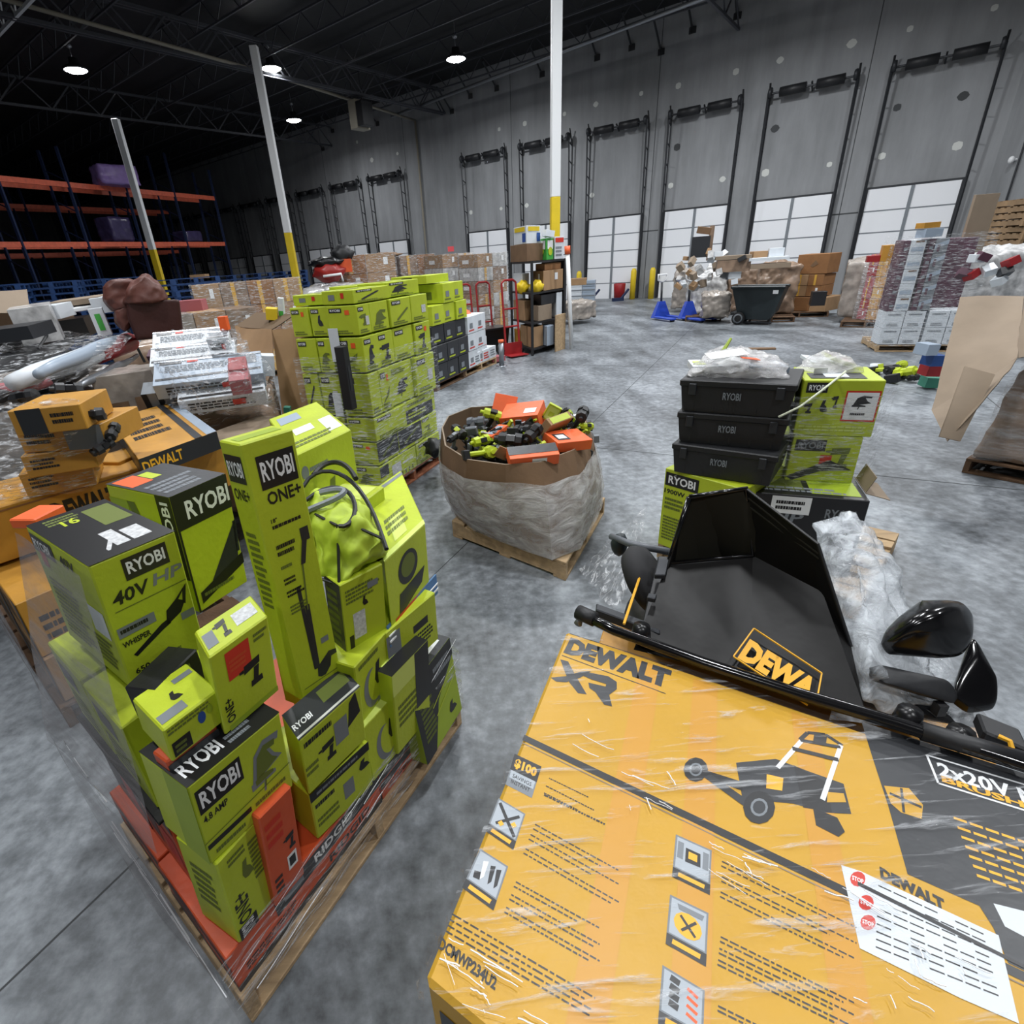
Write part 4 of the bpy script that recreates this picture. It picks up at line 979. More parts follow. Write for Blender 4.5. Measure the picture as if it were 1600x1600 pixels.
# stretch film over the carton: thin wrinkled sheet with bunched ropes
g = MB()
def ft(u, v):
    p = FL + U * (u * 1.01 - .004) + V * (v * 1.01 - .005); w3 = .004 + .005 * abs(noise.noise(p * 9)) + .004 * abs(noise.noise(p * 24))
    return p + Z * w3
g.grid(ft, 60, 50, 'film_box')
def fs_(u, v):
    p = FL + V * (u * 1.01 - .005) - dr * .006 - Z * (.53 * (1 - v)) + Z * .004; return p - dr * (.006 + .01 * abs(noise.noise(p * 8)))
g.grid(fs_, 30, 16, 'film_box')
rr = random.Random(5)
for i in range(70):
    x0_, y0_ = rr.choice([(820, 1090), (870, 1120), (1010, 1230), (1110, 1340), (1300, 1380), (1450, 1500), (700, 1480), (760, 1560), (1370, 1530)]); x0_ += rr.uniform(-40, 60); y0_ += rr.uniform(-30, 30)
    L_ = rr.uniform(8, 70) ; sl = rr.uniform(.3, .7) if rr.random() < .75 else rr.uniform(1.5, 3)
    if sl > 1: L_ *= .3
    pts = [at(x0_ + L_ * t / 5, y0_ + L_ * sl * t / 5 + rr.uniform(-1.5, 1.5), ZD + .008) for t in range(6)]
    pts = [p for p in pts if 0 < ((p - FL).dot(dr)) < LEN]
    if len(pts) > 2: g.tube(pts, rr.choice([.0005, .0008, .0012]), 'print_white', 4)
g.link('stretch_film', None, FL, 'clear wrinkled stretch film over the foreground mower carton', 'stretch film')

# ================================================================ MOWER PARTS BEHIND THE CARTON
BA = TL + Z * 0
base_z = .62
# long folded handle bar lying along the far edge of the carton
g = MB(); e = empty('handle_bar', at(905, 960, 1.0), 'long black mower handle bar lying along the far edge of the mower carton', 'mower handle')
path = [at(905, 958, 1.03), at(960, 985, 1.03), at(1100, 1036, 1.03), at(1250, 1085, 1.03), at(1400, 1130, 1.03), at(1600, 1195, 1.03), at(1760, 1240, 1.03)]
g.tube(path, .014, 'black_gloss', 10); g.link('upper_tube', e, path[0])
g = MB(); path2 = [p + Vector((.02, .035, -.03)) for p in path]; g.tube([at(903, 975, .99)] + path2, .012, 'steel', 10); g.link('lower_tube', e, path[0])
g = MB(); g.tube([at(903, 956, 1.03), at(930, 968, 1.03)], .021, 'black_satin', 10); g.link('end_plug', e, path[0])
g = MB(); g.tube([at(1440, 1142, 1.03), at(1600, 1190, 1.03)], .019, 'black_satin', 10); g.link('grip', e, path[0])
for (x, y) in ((1002, 985), (1420, 1118), (1500, 1150)):
    g = MB(); p = at(x, y, 1.03); g.lathe(p, (0, 0, 1), [(.001, .02), (.022, .015), (.026, -.02), (.001, -.03)], 'black_plastic', 10); g.link('knob', e, path[0])
# the grass collection bag
def V3(x, y, z): return at(x, y, z)
def sheet(g, pts, m, nu=10, nv=10, amp=.006, freq=9, thick=.004):
    a_, b_, c_, d_ = [Vector(p) for p in pts]
    def f(u, v):
        p = a_.lerp(b_, u).lerp(d_.lerp(c_, u), v); n_2 = (b_ - a_).cross(d_ - a_).normalized(); e_ = min(1, 5 * u, 5 * (1 - u)) * min(1, 5 * v, 5 * (1 - v))
        return p + n_2 * (noise.noise(p * freq) * amp * e_)
    g.grid(f, nu, nv, m)
TLb = V3(1077, 777, 1.30); TRb = V3(1165, 763, 1.32); BRb = V3(1176, 868, 1.12); BLb = V3(1043, 880, 1.10)
FT1 = V3(1278, 850, 1.26); FT2 = V3(1285, 925, 1.12); FB1 = V3(1330, 1010, 1.04); FB2 = V3(1350, 1105, .98); NB = V3(990, 1015, .98); NB2 = V3(1035, 905, 1.06)
RB1 = V3(1260, 850, 1.0)
e = empty('grass_bag', NB, 'black fabric mower grass bag with open mouth and yellow lettering', 'grass bag')
g = MB()
sheet(g, [BLb, BRb, FT2, BLb.lerp(NB, .5)], 'bag_fabric', 2, 2) if False else None
MD = NB.lerp(FB2, .55); sheet(g, [NB, MD, BRb, BLb], 'bag_fabric', 20, 20, .01, 6)      # large lettered panel facing the camera
sheet(g, [MD, FB2, FT2, BRb], 'bag_fabric', 20, 20, .008, 6)
sheet(g, [TRb, FT1, FT2, BRb], 'bag_fabric', 16, 10, .006, 8)                     # top panel
sheet(g, [FT2, FB1, FB2, FT2.lerp(FB2, .5)], 'bag_fabric', 10, 10, .006, 8)
Bk1 = TLb + Vector((.1, .12, -.3)); Bk2 = FT1 + Vector((.05, .1, -.25)); Bk3 = FB1 + Vector((.06, .12, -.1))
sheet(g, [TLb, Bk1, Bk2, TRb], 'bag_lining', 4, 4, 0)
sheet(g, [FT1, Bk2, Bk3, FB1], 'bag_fabric', 4, 4, 0); sheet(g, [FT1, FB1, FB1, FT2], 'bag_fabric', 4, 4, 0)
sheet(g, [TLb, BLb, NB + Vector((.03, .06, -.05)), Bk1], 'bag_fabric', 6, 6, .004)
g.link('bag_shell', e, NB)
g = MB(); inn = .16; back = [p.lerp((TLb + TRb + BRb + BLb) / 4, .25) + Vector((.05, .03, -.16)) for p in (TLb, TRb, BRb, BLb)]; q4 = [TLb, TRb, BRb, BLb]
for i in range(4): sheet(g, [q4[i], q4[(i + 1) % 4], back[(i + 1) % 4] - Z * .04, back[i] - Z * .04], 'bag_lining', 5, 5, .003)
sheet(g, [b_ - Z * .04 for b_ in back], 'bag_lining', 3, 3, 0)
g.link('lining', e, NB)
g = MB(); g.tube([TLb, TRb, BRb, BLb, TLb], .008, 'black_gloss', 8); g.tube([TRb, FT1, FB1], .004, 'black_satin', 6); g.tube([TRb.lerp(BRb, .12), FT1.lerp(FT2, .2)], .003, 'bag_lining', 5); g.tube([TRb.lerp(BRb, .25), FT1.lerp(FT2, .3)], .003, 'bag_lining', 5)
g.tube([BLb - Z * .012, BRb - Z * .012], .013, 'black_satin', 8); g.link('wire_frame', e, NB)
# yellow word on the panel
g = MB(); Pn = (FB2 - NB).cross(BLb - NB).normalized()
cc = Vector((0, 0, HC))
if (cc - NB).dot(Pn) < 0: Pn = -Pn
def onbag(px, py, off=.016):
    d = FW + RT * ((px - CX) / FPX) - UP * ((py - 800) / FPX); t = (NB + Pn * off - cc).dot(Pn) / d.dot(Pn); return cc + d * t
def bag_text(s, tl, tr, bl, m, bold):
    vs, fs = text_mesh(s, bold); tl, tr, bl = map(Vector, (tl, tr, bl))
    g.raw([onbag(*(bl + (tr - tl) * x + (tl - bl) * y)) for x, y in vs], fs, m)
bag_text('DEWA', (1172, 998), (1282, 1066), (1152, 1028), 'yellow_ink', .06)
for (p, q) in (((1178, 982), (1284, 1052)), ((1146, 1026), (1262, 1102)), ((1178, 982), (1146, 1026)), ((1284, 1052), (1278, 1085))):
    A_ = onbag(*p, .02); B_ = onbag(*q, .02); g.tube([A_, B_], .0022, 'yellow_ink', 4)
g.link('lettering', e, NB)
# mower deck seen left of the bag: wheel, rails, cable
e = empty('lawn_mower', V3(985, 950, .9), 'black lawn mower deck with wheel on its side, left of the grass bag', 'lawn mower')
o0 = V3(985, 950, .9)
g = MB(); cwh = V3(1010, 905, 1.0); ax = Vector((.75, -.3, .55)).normalized()
g.lathe(cwh, ax, [(.001, -.04), (.06, -.045), (.1, -.03), (.115, 0), (.1, .03), (.06, .035), (.001, .03)], 'rubber', 24); g.link('wheel', e, o0)
g = MB(); g.para(V3(1000, 985, .98), V3(1028, 868, 1.08) - V3(1000, 985, .98), V3(1040, 990, .98) - V3(1000, 985, .98), (0.02, .02, -.03), 'black_satin', .004)
g.para(V3(1022, 905, 1.08), V3(1028, 880, 1.1) - V3(1022, 905, 1.08), (.03, -.005, 0), (0, 0, .015), 'dark_steel', .002); g.para(V3(1010, 940, 1.06), (.012, .02, 0), (.02, -.01, 0), (0, 0, .015), 'dark_steel', .002); g.link('deck', e, o0)
g = MB(); g.tube([V3(955, 838, 1.02), V3(985, 850, 1.04), V3(1045, 862, 1.05)], .012, 'grey_plastic', 8); g.blob(V3(968, 850, 1.0), (.03, .03, .045), 'dark_teal', .15, 3, 2); g.link('height_lever', e, o0)
g = MB(); g.tube([V3(975, 975, 1.02), V3(990, 930, 1.04), V3(1002, 895, 1.06), V3(1000, 880, 1.06)], .004, 'yellow_ink', 6); g.link('cable', e, o0)
g = MB(); g.para(V3(930, 965, .98), V3(1030, 1003, .98) - V3(930, 965, .98), (.01, .03, 0), (0, 0, .03), 'dark_steel', .003); g.link('axle', e, o0)
g = MB(); ctr = V3(1100, 1020, .72); g.hull([V3(x, y, z) for x, y, z in ((960, 960, .7), (1000, 880, .8), (1500, 1120, .75), (1420, 1010, .75), (1100, 1050, .7), (1560, 1150, .9), (1000, 990, .95), (1500, 1140, .95))], 'black_satin', 2, .01, 6); g.link('housing', e, o0)
# carton under the mower
carton('mower_carton', 'yellow mower carton under the black mower parts', 'carton', C0 + dl * 1.02 + Z * .13 + dr * .03, dr * (LEN - .05), dl.normalized() * .55, Z * .54, 'yellow_dull', {'L': [('r', .1, .1, .9, .9, 'charcoal_card')]})
# discharge chute of glossy black plastic
e = empty('discharge_chute', V3(1450, 1080, 1.0), 'glossy black plastic discharge chute lying upside down at the right', 'mower chute')
o0 = V3(1450, 1080, 1.0)
g = MB(); g.hull([V3(1378, 972, 1.08), V3(1440, 932, 1.14), V3(1500, 930, 1.14), V3(1524, 955, 1.12), V3(1526, 1000, 1.08), V3(1505, 1050, 1.02), V3(1375, 1032, 1.02), V3(1372, 1010, 1.05), V3(1450, 960, 1.17), V3(1500, 950, 1.16)], 'black_gloss', 4, .003, 4, relax=3, soft=3); g.link('hood', e, o0)
g = MB(); g.hull([V3(1352, 1040, 1.02), V3(1380, 1070, 1.02), V3(1500, 1105, .98), V3(1490, 1060, 1.02), V3(1370, 1035, 1.04), V3(1350, 1062, .97), V3(1500, 1090, .96)], 'black_satin', 4, .003, 5, relax=2, soft=1); g.link('flange', e, o0)
g = MB(); cvx = [V3(1520, 985, 1.08), V3(1530, 1020, 1.06), V3(1562, 1060, 1.02), V3(1562, 1100, .98), V3(1515, 1106, .97), V3(1488, 1085, .99), V3(1500, 1040, 1.03)]; g.hull(cvx + [p - Z * .03 for p in cvx], 'black_gloss', 4, .003, 5, relax=3, soft=2); g.link('spout', e, o0)
g = MB(); g.para(V3(1470, 1105, .98), (.02, 0, 0), (0, .02, 0), (0, 0, -.03), 'black_plastic'); g.link('clip', e, o0)
g = MB(); g.para(V3(1530, 1160, 1.0), V3(1600, 1190, 1.0) - V3(1530, 1160, 1.0), (.03, .05, 0), (0, 0, .03), 'black_satin', .004); g.tube([V3(1560, 1150, 1.05), V3(1578, 1158, 1.05), V3(1582, 1172, 1.04)], .005, 'yellow_ink', 6); g.link('bail_lever', None, V3(1530, 1160, 1.0), 'black plastic bail lever with a yellow edge at the right end of the handle bar', 'mower part')
# crumpled bubble wrap between bag and chute
g = MB()
bw = [V3(1268, 815, 1.12), V3(1330, 800, 1.12), V3(1365, 830, 1.1), V3(1405, 890, 1.08), V3(1415, 930, 1.06), V3(1375, 985, 1.06), V3(1365, 1050, 1.04), V3(1350, 1090, .98), V3(1310, 1010, 1.0), V3(1290, 920, 1.04), V3(1280, 860, 1.08), V3(1480, 1110, .93), V3(1380, 1110, .93), V3(1340, 880, 1.16)]
g.hull(bw, 'bubble', 4, .03, 11, relax=1)
g.link('bubble_wrap', None, bw[0], 'crumpled clear bubble wrap sheet between the grass bag and the black chute', 'bubble wrap')
g = MB()
def bf(u, v):
    a_ = V3(1370, 860, 1.0).lerp(V3(1560, 1120, .98), u); b_ = V3(1300, 1110, .9).lerp(V3(1595, 1165, .92), u); p = a_.lerp(b_, v)
    return p + Z * (.03 * noise.noise(p * 10) - .02)
g.grid(bf, 24, 12, 'bubble'); g.link('stretch_film', None, V3(1450, 1000, 1.0), 'loose clear film hanging around the black chute', 'stretch film')
# ================================================================ MIDDLE GROUND
def smallprint(seed, dark=False):
    r = random.Random(seed); out = []
    k = r.randrange(6)
    pics = ['bar', 'saw', 'drill', 'blower', 'jigsaw', 'head']
    if k < 4: out.append(('pic', pics[r.randrange(5)], r.uniform(.1, .3), r.uniform(.12, .3), r.uniform(.6, .9), r.uniform(.55, .75), 'print_olive' if r.random() < .5 else 'charcoal_card'))
    if r.random() < .75: out += [('r', .08, .78, .5, .92, 'print_black'), ('t', 'RYOBI', .12, .81, .46, .89, 'print_white')]
    out.append(('l', .1, .05, .8, .2, 2, 'print_olive'))
    if r.random() < .3: out.append(('r', .6, .3, .85, .6, 'barcode'))
    if r.random() < .15: out.append(('r', .6, .7, .75, .85, 'print_orange'))
    return out

ORD = ['first', 'second', 'third', 'fourth', 'fifth', 'sixth', 'seventh', 'eighth', 'ninth', 'tenth', 'eleventh', 'twelfth', 'thirteenth', 'fourteenth']
# ------------------------------------------------ tall lime stack, left of the aisle
G0 = at(600, 786); G1 = at(692, 720)
ga = (G1 - G0); gl = ga.length; ga.normalize(); gb = (at(470, 745) - G0); gb = Matrix.Rotation(R_(97), 3, 'Z') @ ga * 1.0
pallet(G0, ga * gl, gb * .66, 'reddish wooden pallet under the tall lime carton stack', None, .13, 'wood_red')
rs = random.Random(11)
rows = [(.13, .22, [.55, .42]), (.36, .21, [.3, .38, .3]), (.58, .21, [.45, .52]), (.8, .36, [.14, .16, .35, .33]), (1.17, .28, [.2, .22, .3, .26]), (1.46, .23, [.16, .24, .3, .27])]
nm = ['lowest row', 'second row up', 'third row up', 'fourth row up', 'fifth row up', 'top full row']
GW = gl * .97
for ri, (z, h, ws) in enumerate(rows):
    s = 0; tot = sum(ws)
    for ci, wd in enumerate(ws):
        wd = wd / tot * GW; jt = rs.uniform(-.015, .02)
        m = 'lime'; F = smallprint(ri * 10 + ci)
        if ri == 1 and ci in (0, 1): F = [('r', 0, .15, 1, 1, 'charcoal_card'), ('pic', 'bar', .2, .3, .9, .85, 'print_olive'), ('l', .1, .6, .6, .8, 2, 'print_grey')]
        if ri == 2 and ci == 1: F = [('r', 0, 0, .9, .6, 'charcoal_card'), ('l', .1, .15, .7, .45, 2, 'lime'), ('l', .1, .7, .8, .9, 1, 'print_olive')]
        if ri == 0 and ci == 0: F = [('r', .3, .3, .55, .75, 'barcode'), ('l', .6, .5, .95, .65, 1, 'print_white'), ('r', .0, .5, .22, .95, 'charcoal_card')] + [('r', .05 + .1 * q, .05, .08 + .1 * q, .25, 'print_olive') for q in range(9)]
        if ri == 3 and ci == 2: F = [('pic', 'jigsaw', .25, .2, .8, .6, 'charcoal_card'), ('l', .1, .75, .7, .9, 3, 'print_olive')]
        carton('tool_carton', 'lime carton, aisle side of the tall stack, %s, %s from the corner' % (nm[ri], ORD[ci]), 'carton',
               G0 + ga * (s + .006) - gb * jt + Z * z, ga * (wd - .012), gb * .27, Z * (h - .006), m, {'F': F, 'L': smallprint(ri * 7 + 3)}, None)
        s += wd
    # boxes facing the camera along the left flank
    t = .275
    for ci in range(2):
        bl = [[.2, .16], [.15, .2], [.18, .18]][ri % 3][ci]
        if ri == 0 and ci == 0: L = [('r', .1, .1, .85, .95, 'print_black'), ('r', .4, .2, .5, .8, 'print_grey'), ('l', .55, .3, .8, .8, 4, 'print_grey')]
        else: L = smallprint(ri * 13 + ci + 50)
        carton('tool_carton', 'lime carton, camera side of the tall stack, %s, %s' % (nm[ri], ['next to the corner', 'at the left end'][ci]), 'carton',
               G0 + gb * (t + .005) + ga * (.005 + rs.uniform(0, .02)) + Z * z, ga * .4, gb * (bl - .01), Z * (h - .006), 'lime', {'L': L}, None)
        t += bl
# inner and top cartons
zt = 1.695
for i, (s0, s1, t0, t1, h, lab) in enumerate([(.0, .45, .02, .3, .10, 'long lime carton lying flat on top of the tall stack at the near corner'), (.47, .95, .05, .33, .12, 'lime carton lying on top of the tall stack at the far aisle end'),
                                              (.05, .5, .32, .62, .08, 'lime carton lying on top of the tall stack at the left end'), (.5, 1.0, .36, .64, .11, 'lime carton lying on top of the tall stack at the back')]):
    carton('tool_carton', lab, 'carton', G0 + ga * (s0 * GW + .01) + gb * t0 + Z * zt, ga * ((s1 - s0) * GW), gb * (t1 - t0), Z * h, 'lime', {'T': [('r', .1, .3, .5, .45, 'print_olive'), ('l', .1, .6, .9, .8, 2, 'print_olive'), ('r', .55, .1, .8, .4, 'lime_pale')], 'F': smallprint(i + 90), 'L': [('r', .2, .3, .4, .7, 'print_grey'), ('r', .6, .4, .7, .8, 'print_red')]})
for i, (x, y) in enumerate(((.45, .45), (.8, .45))):
    carton('tool_carton', 'lime carton core inside the tall stack, %s' % ['nearer half', 'further half'][i], 'carton', G0 + ga * (.42 + .0 * i) * GW + gb * (.28 + .18 * i) + Z * .13, ga * .5 * GW, gb * .17, Z * 1.55, 'lime', {})
carton('dark_case', 'black hard case wedged upright at the near corner of the tall lime stack', 'case', at(553, 640, .9) - ga * .02, ga * .07, gb * .08, Z * .5, 'black_satin', {'F': [('r', .3, .3, .7, .7, 'charcoal_card')]})
carton('label_sheet', 'long white paper label taped to the tall lime stack', 'label', G0 + gb * .28 - ga * .012 + Z * 1.26, ga * .004, gb * -.09, Z * .26, 'white_card', {'L': [('l', .2, .2, .8, .9, 6, 'print_grey')]})
carton('label_sheet', 'lower white label with an orange mark on the tall lime stack', 'label', G0 + gb * .34 - ga * .012 + Z * .8, ga * .004, gb * -.08, Z * .2, 'white_card', {'L': [('l', .2, .2, .8, .9, 6, 'print_grey'), ('r', .1, .0, .9, .12, 'print_orange')]})
film('stretch_film', 'clear stretch film round the lower half of the tall lime carton stack', [G0 + gb * .66 - ga * .02, G0 - ga * .02 - gb * .03, G0 + ga * (gl + .02) - gb * .03], .12, 1.3, 'film_thin', 16, 16, .015, 6)
# lone yellow edge and black tool beside the pallet
g = MB(); p = at(690, 700, .32); g.tube([p, at(706, 722, .2)], .012, 'lime', 6); g.link('edge_trim', None, p, 'thin lime strip leaning at the far corner of the tall stack', 'strip')
g = MB(); g.blob(at(680, 700, .3), (.09, .12, .09), 'black_satin', .5, 4, 3); g.link('power_tool', None, at(680, 700, .3), 'black tool lying at the far lower corner of the tall lime stack', 'tool')

# ------------------------------------------------ second lime stack further down the aisle
H0 = at(690, 604); H1 = at(733, 588); H0b = at(668, 606)
ha = (at(726, 590) - at(683, 611)); hl = 1.1; ha.normalize(); hb = Matrix.Rotation(R_(97), 3, 'Z') @ ha
H0 = at(683, 612)
pallet(H0, ha * 2.1, hb * 1.05, 'wooden pallet under the far lime and black carton stack', None, .13, 'wood_dark')
for ri in range(5):
    for ci in range(5):
        wd = .42
        if ri == 4 and ci in (0, 4): continue
        dark = ci in (0, 1, 2) and ri in (0, 1, 2)
        white = ci >= 3
        m = 'charcoal_card' if dark else ('white_card' if white and ri < 3 else 'lime')
        if white and ri >= 3: continue
        carton('tool_carton' if not white else 'white_carton', '%s carton in the far aisle stack, %s, %s from the near end' % ({'charcoal_card': 'black', 'white_card': 'white', 'lime': 'lime'}[m], nm[ri] if ri < 4 else 'fifth row', ORD[ci]), 'carton',
               H0 + ha * (ci * wd + .01) + Z * (.13 + ri * .3) - hb * rs.uniform(-.02, .03), ha * (wd - .02), hb * .5, Z * .29, m,
               {'F': [('r', .2, .3, .5, .6, 'print_grey'), ('l', .1, .1, .8, .25, 1, 'lime' if dark else 'print_red' if white else 'print_olive')], 'L': [('r', .2, .2, .6, .6, 'print_olive')]})
    for ci in range(1):
        carton('tool_carton', 'lime carton at the camera side of the far stack, %s' % nm[ri], 'carton', H0 + hb * (.53) + ha * .01 + Z * (.13 + ri * .3), ha * .9, hb * .5, Z * .29, 'lime', {'L': smallprint(ri + 200)})
carton('tool_carton', 'bright lime carton on the very top of the far stack', 'carton', H0 + hb * .1 + ha * .15 + Z * 1.64, ha * .75, hb * .6, Z * .12, 'lime', {'L': [('r', .3, .2, .6, .8, 'print_black')], 'T': [('r', .4, .4, .7, .6, 'print_black')]})
for i, (px, py, z, lab) in enumerate([(728, 492, 1.0, 'orange handled tool on top of the white cartons'), (723, 498, .95, 'small orange tool beside the far lime stack')]):
    P = at(px, py, z); g = MB(); g.blob(P, (.1, .09, .09), 'orange_plastic', .4, 4, 3, seed=i); g.link('power_tool', None, P, lab, 'tool')

# ------------------------------------------------ gaylord of loose tools in the aisle
q0 = at(708, 838); q1 = at(884, 908); q2 = at(945, 800)
pa_, pb2 = (q1 - q0), (q2 - q1)
pallet(q0, pb2 * .98, pa_, 'worn wooden pallet under the octagonal bin of returned tools', None, .14, 'wood', 7)
def lift(p, z): return Vector((p.x, p.y, z))
cen = lift((q0 + q2) / 2, 0)
rim_px = [(688, 690), (697, 716), (730, 742), (790, 756), (850, 752), (900, 722), (918, 690), (905, 662), (860, 645), (790, 640), (730, 648), (697, 668)]
zr = .76
rim = [at(x, y, zr) for x, y in [(690, 668), (695, 696), (730, 718), (790, 726), (845, 722), (897, 703), (916, 676), (916, 655), (880, 640), (800, 632), (735, 636), (700, 650)]]
bot_px = [(708, 812), (712, 826), (742, 848), (800, 872), (862, 894), (905, 876), (938, 812), (930, 780), (880, 755), (800, 750), (740, 770), (712, 790)]
bot = [at(x, y - 20, .15) for x, y in bot_px]
e = empty('gaylord_bin', lift(cen, .14), 'octagonal cardboard bin heaped with orange and lime tools, in the middle of the aisle', 'bulk bin')
g = MB(); n = 12
def ringpt(a_, b_, u, v): return a_.lerp(b_, v)
for i in range(n):
    j = (i + 1) % n; c_ = cen
    def fn(u, v, i=i, j=j):
        p = bot[i].lerp(bot[j], u).lerp(rim[i].lerp(rim[j], u), v); o_ = (p - lift(c_, p.z)).normalized(); return p + o_ * (.05 * math.sin(math.pi * v))
    g.grid(fn, 4, 8, 'cardboard_dark')
    def fi(u, v, i=i, j=j):
        p = bot[i].lerp(bot[j], u).lerp(rim[i].lerp(rim[j], u), v); o_ = (p - lift(c_, p.z)).normalized(); return p + o_ * (.05 * math.sin(math.pi * v) - .012)
    g.grid(lambda u, v: fi(1 - u, v), 4, 8, 'cardboard_inside')
    o1 = (rim[i] - lift(cen, zr)).normalized() * -.012; o2 = (rim[j] - lift(cen, zr)).normalized() * -.012
    g.poly([rim[i], rim[j], rim[j] + o2, rim[i] + o1], 'cardboard_pale')
g.poly([p + Z * .01 for p in bot], 'cardboard_dark')
g.link('bin_wall', e, cen)
g = MB(); A_, B_ = rim[3].lerp(rim[4], .55), rim[3].lerp(rim[4], .98); dn = Vector((0, -.012, 0)); o_ = ((A_ - lift(cen, zr)).normalized()) * .012
a1 = at(827, 730, .72) ; b1 = at(848, 729, .72); a1 += o_; b1 += o_; g.para(a1 - Z * .045, b1 - a1, Vector((0, .002, 0)), Z * .045, 'print_white'); g.link('label', e, cen)
g = MB()
for i in range(n):
    j = (i + 1) % n
    def fn(u, v, i=i, j=j):
        v2 = v * (.8 + .07 * noise.noise(rim[i].lerp(rim[j], u) * 3)); p = bot[i].lerp(bot[j], u).lerp(rim[i].lerp(rim[j], u), v2); o_ = (p - lift(cen, p.z)).normalized()
        return p + o_ * (.05 * math.sin(math.pi * v2) + .014 + .012 * noise.noise(p * 9 + Vector((0, 0, p.z * 14))))
    g.grid(fn, 8, 16, 'film_milky')
g.link('stretch_film', None, cen, 'milky stretch film wound round the octagonal cardboard bin', 'stretch film')
# contents
def rotm(rx, ry, rz): return (Matrix.Rotation(R_(rz), 3, 'Z') @ Matrix.Rotation(R_(ry), 3, 'Y') @ Matrix.Rotation(R_(rx), 3, 'X'))
def tbox(name, label, cat, px, py, z, sx, sy, sz, rx, ry, rz, m, deco=None, group=None, flap=None):
    P = at(px, py, z); Rm = rotm(rx, ry, rz); a_ = Rm @ Vector((sx, 0, 0)); b_ = Rm @ Vector((0, sy, 0)); c_ = Rm @ Vector((0, 0, sz)); o_ = P - (a_ + b_ + c_) / 2
    return carton(name, label, cat, o_, a_, b_, c_, m, deco, group, bev=.002)
tbox('tool_carton', 'big open orange carton sticking up at the back of the octagonal bin', 'carton', 818, 652, .84, .3, .22, .14, 15, -8, -25, 'orange_bright', {'F': [('r', .1, .3, .35, .7, 'print_white'), ('r', .4, .3, .6, .6, 'charcoal_card')], 'T': [('r', .6, .2, .9, .5, 'print_white')]})
tbox('carton_flap', 'raised orange flap of the open carton in the bin', 'flap', 788, 634, .9, .18, .006, .17, -25, 10, -20, 'orange_bright')
tbox('tool_carton', 'orange carton lying at the right rim of the octagonal bin', 'carton', 886, 688, .79, .27, .2, .07, 8, 5, 20, 'orange_bright', {'T': [('r', .1, .2, .45, .7, 'charcoal_card'), ('r', .15, .3, .4, .6, 'print_white')]})
tbox('tool_carton', 'orange and black carton at the front rim of the octagonal bin', 'carton', 832, 712, .78, .32, .12, .08, 20, 0, 5, 'orange_bright', {'F': [('r', .45, .2, .75, .8, 'print_white')], 'T': [('r', 0, .3, 1, 1, 'charcoal_card')]})
tbox('tool_carton', 'cardboard coloured carton end leaning at the back right of the octagonal bin', 'carton', 868, 662, .88, .06, .24, .12, 0, 40, -50, 'cardboard', {'T': [('r', .1, .1, .9, .9, 'lime')]})
tbox('tool_carton', 'lime carton standing on edge at the back right of the octagonal bin', 'carton', 862, 645, .88, .1, .03, .13, 10, 30, -10, 'lime', {'F': [('r', .1, .1, .9, .9, 'lime_pale'), ('r', .3, .3, .7, .6, 'lime')]})
tbox('tool_carton', 'small open orange carton tray at the left of the octagonal bin', 'carton', 775, 675, .8, .16, .12, .03, -10, -20, 30, 'orange_bright', {'T': [('r', .15, .15, .85, .85, 'light_blue')]})
tbox('cardboard_scrap', 'curled cardboard scrap at the front of the octagonal bin', 'cardboard', 785, 708, .78, .09, .01, .09, 20, 30, 10, 'cardboard')
def ptool(px, py, z, s, rz, rx, m1, m2, label, seed):
    P = at(px, py, z); Rm = rotm(rx, 20 * math.sin(seed), rz); e_ = empty('power_tool', P, label, 'power tool', None)
    g = MB(); f = lambda x, y, z_: P + Rm @ Vector((x * s, y * s, z_ * s)); ax_ = Rm @ Vector((1, 0, 0)); q_ = seed * 1.7
    g.lathe(f(0, 0, .3), ax_, [(.001, -.5 * s), (.07 * s, -.5 * s), (.08 * s, -.36 * s), (.2 * s, -.34 * s), (.22 * s, -.1 * s), (.17 * s, -.08 * s), (.17 * s, .14 * s), (.23 * s, .16 * s), (.21 * s, .38 * s), (.001, .42 * s)], m1, 8); g.sm = [False] * len(g.sm)
    g.para(f(-.1, -.1, .4), Rm @ Vector((.3 * s, 0, 0)), Rm @ Vector((0, .2 * s, 0)), Rm @ Vector((0, 0, .14 * s)), m2, .003); g.link('motor_body', e_, P)
    g = MB(); g.para(f(-.06, -.09, -.45), Rm @ Vector((.2 * s, 0, 0)), Rm @ Vector((0, .18 * s, 0)), Rm @ Vector((.08 * s, 0, .7 * s)), m2, .012 * min(1, s * 4)); g.link('handle', e_, P)
    g = MB(); g.para(f(-.24, -.17, -.64), Rm @ Vector((.5 * s, 0, 0)), Rm @ Vector((0, .34 * s, 0)), Rm @ Vector((0, 0, .22 * s)), m1 if seed % 2 else 'black_satin', .006); g.link('battery', e_, P)
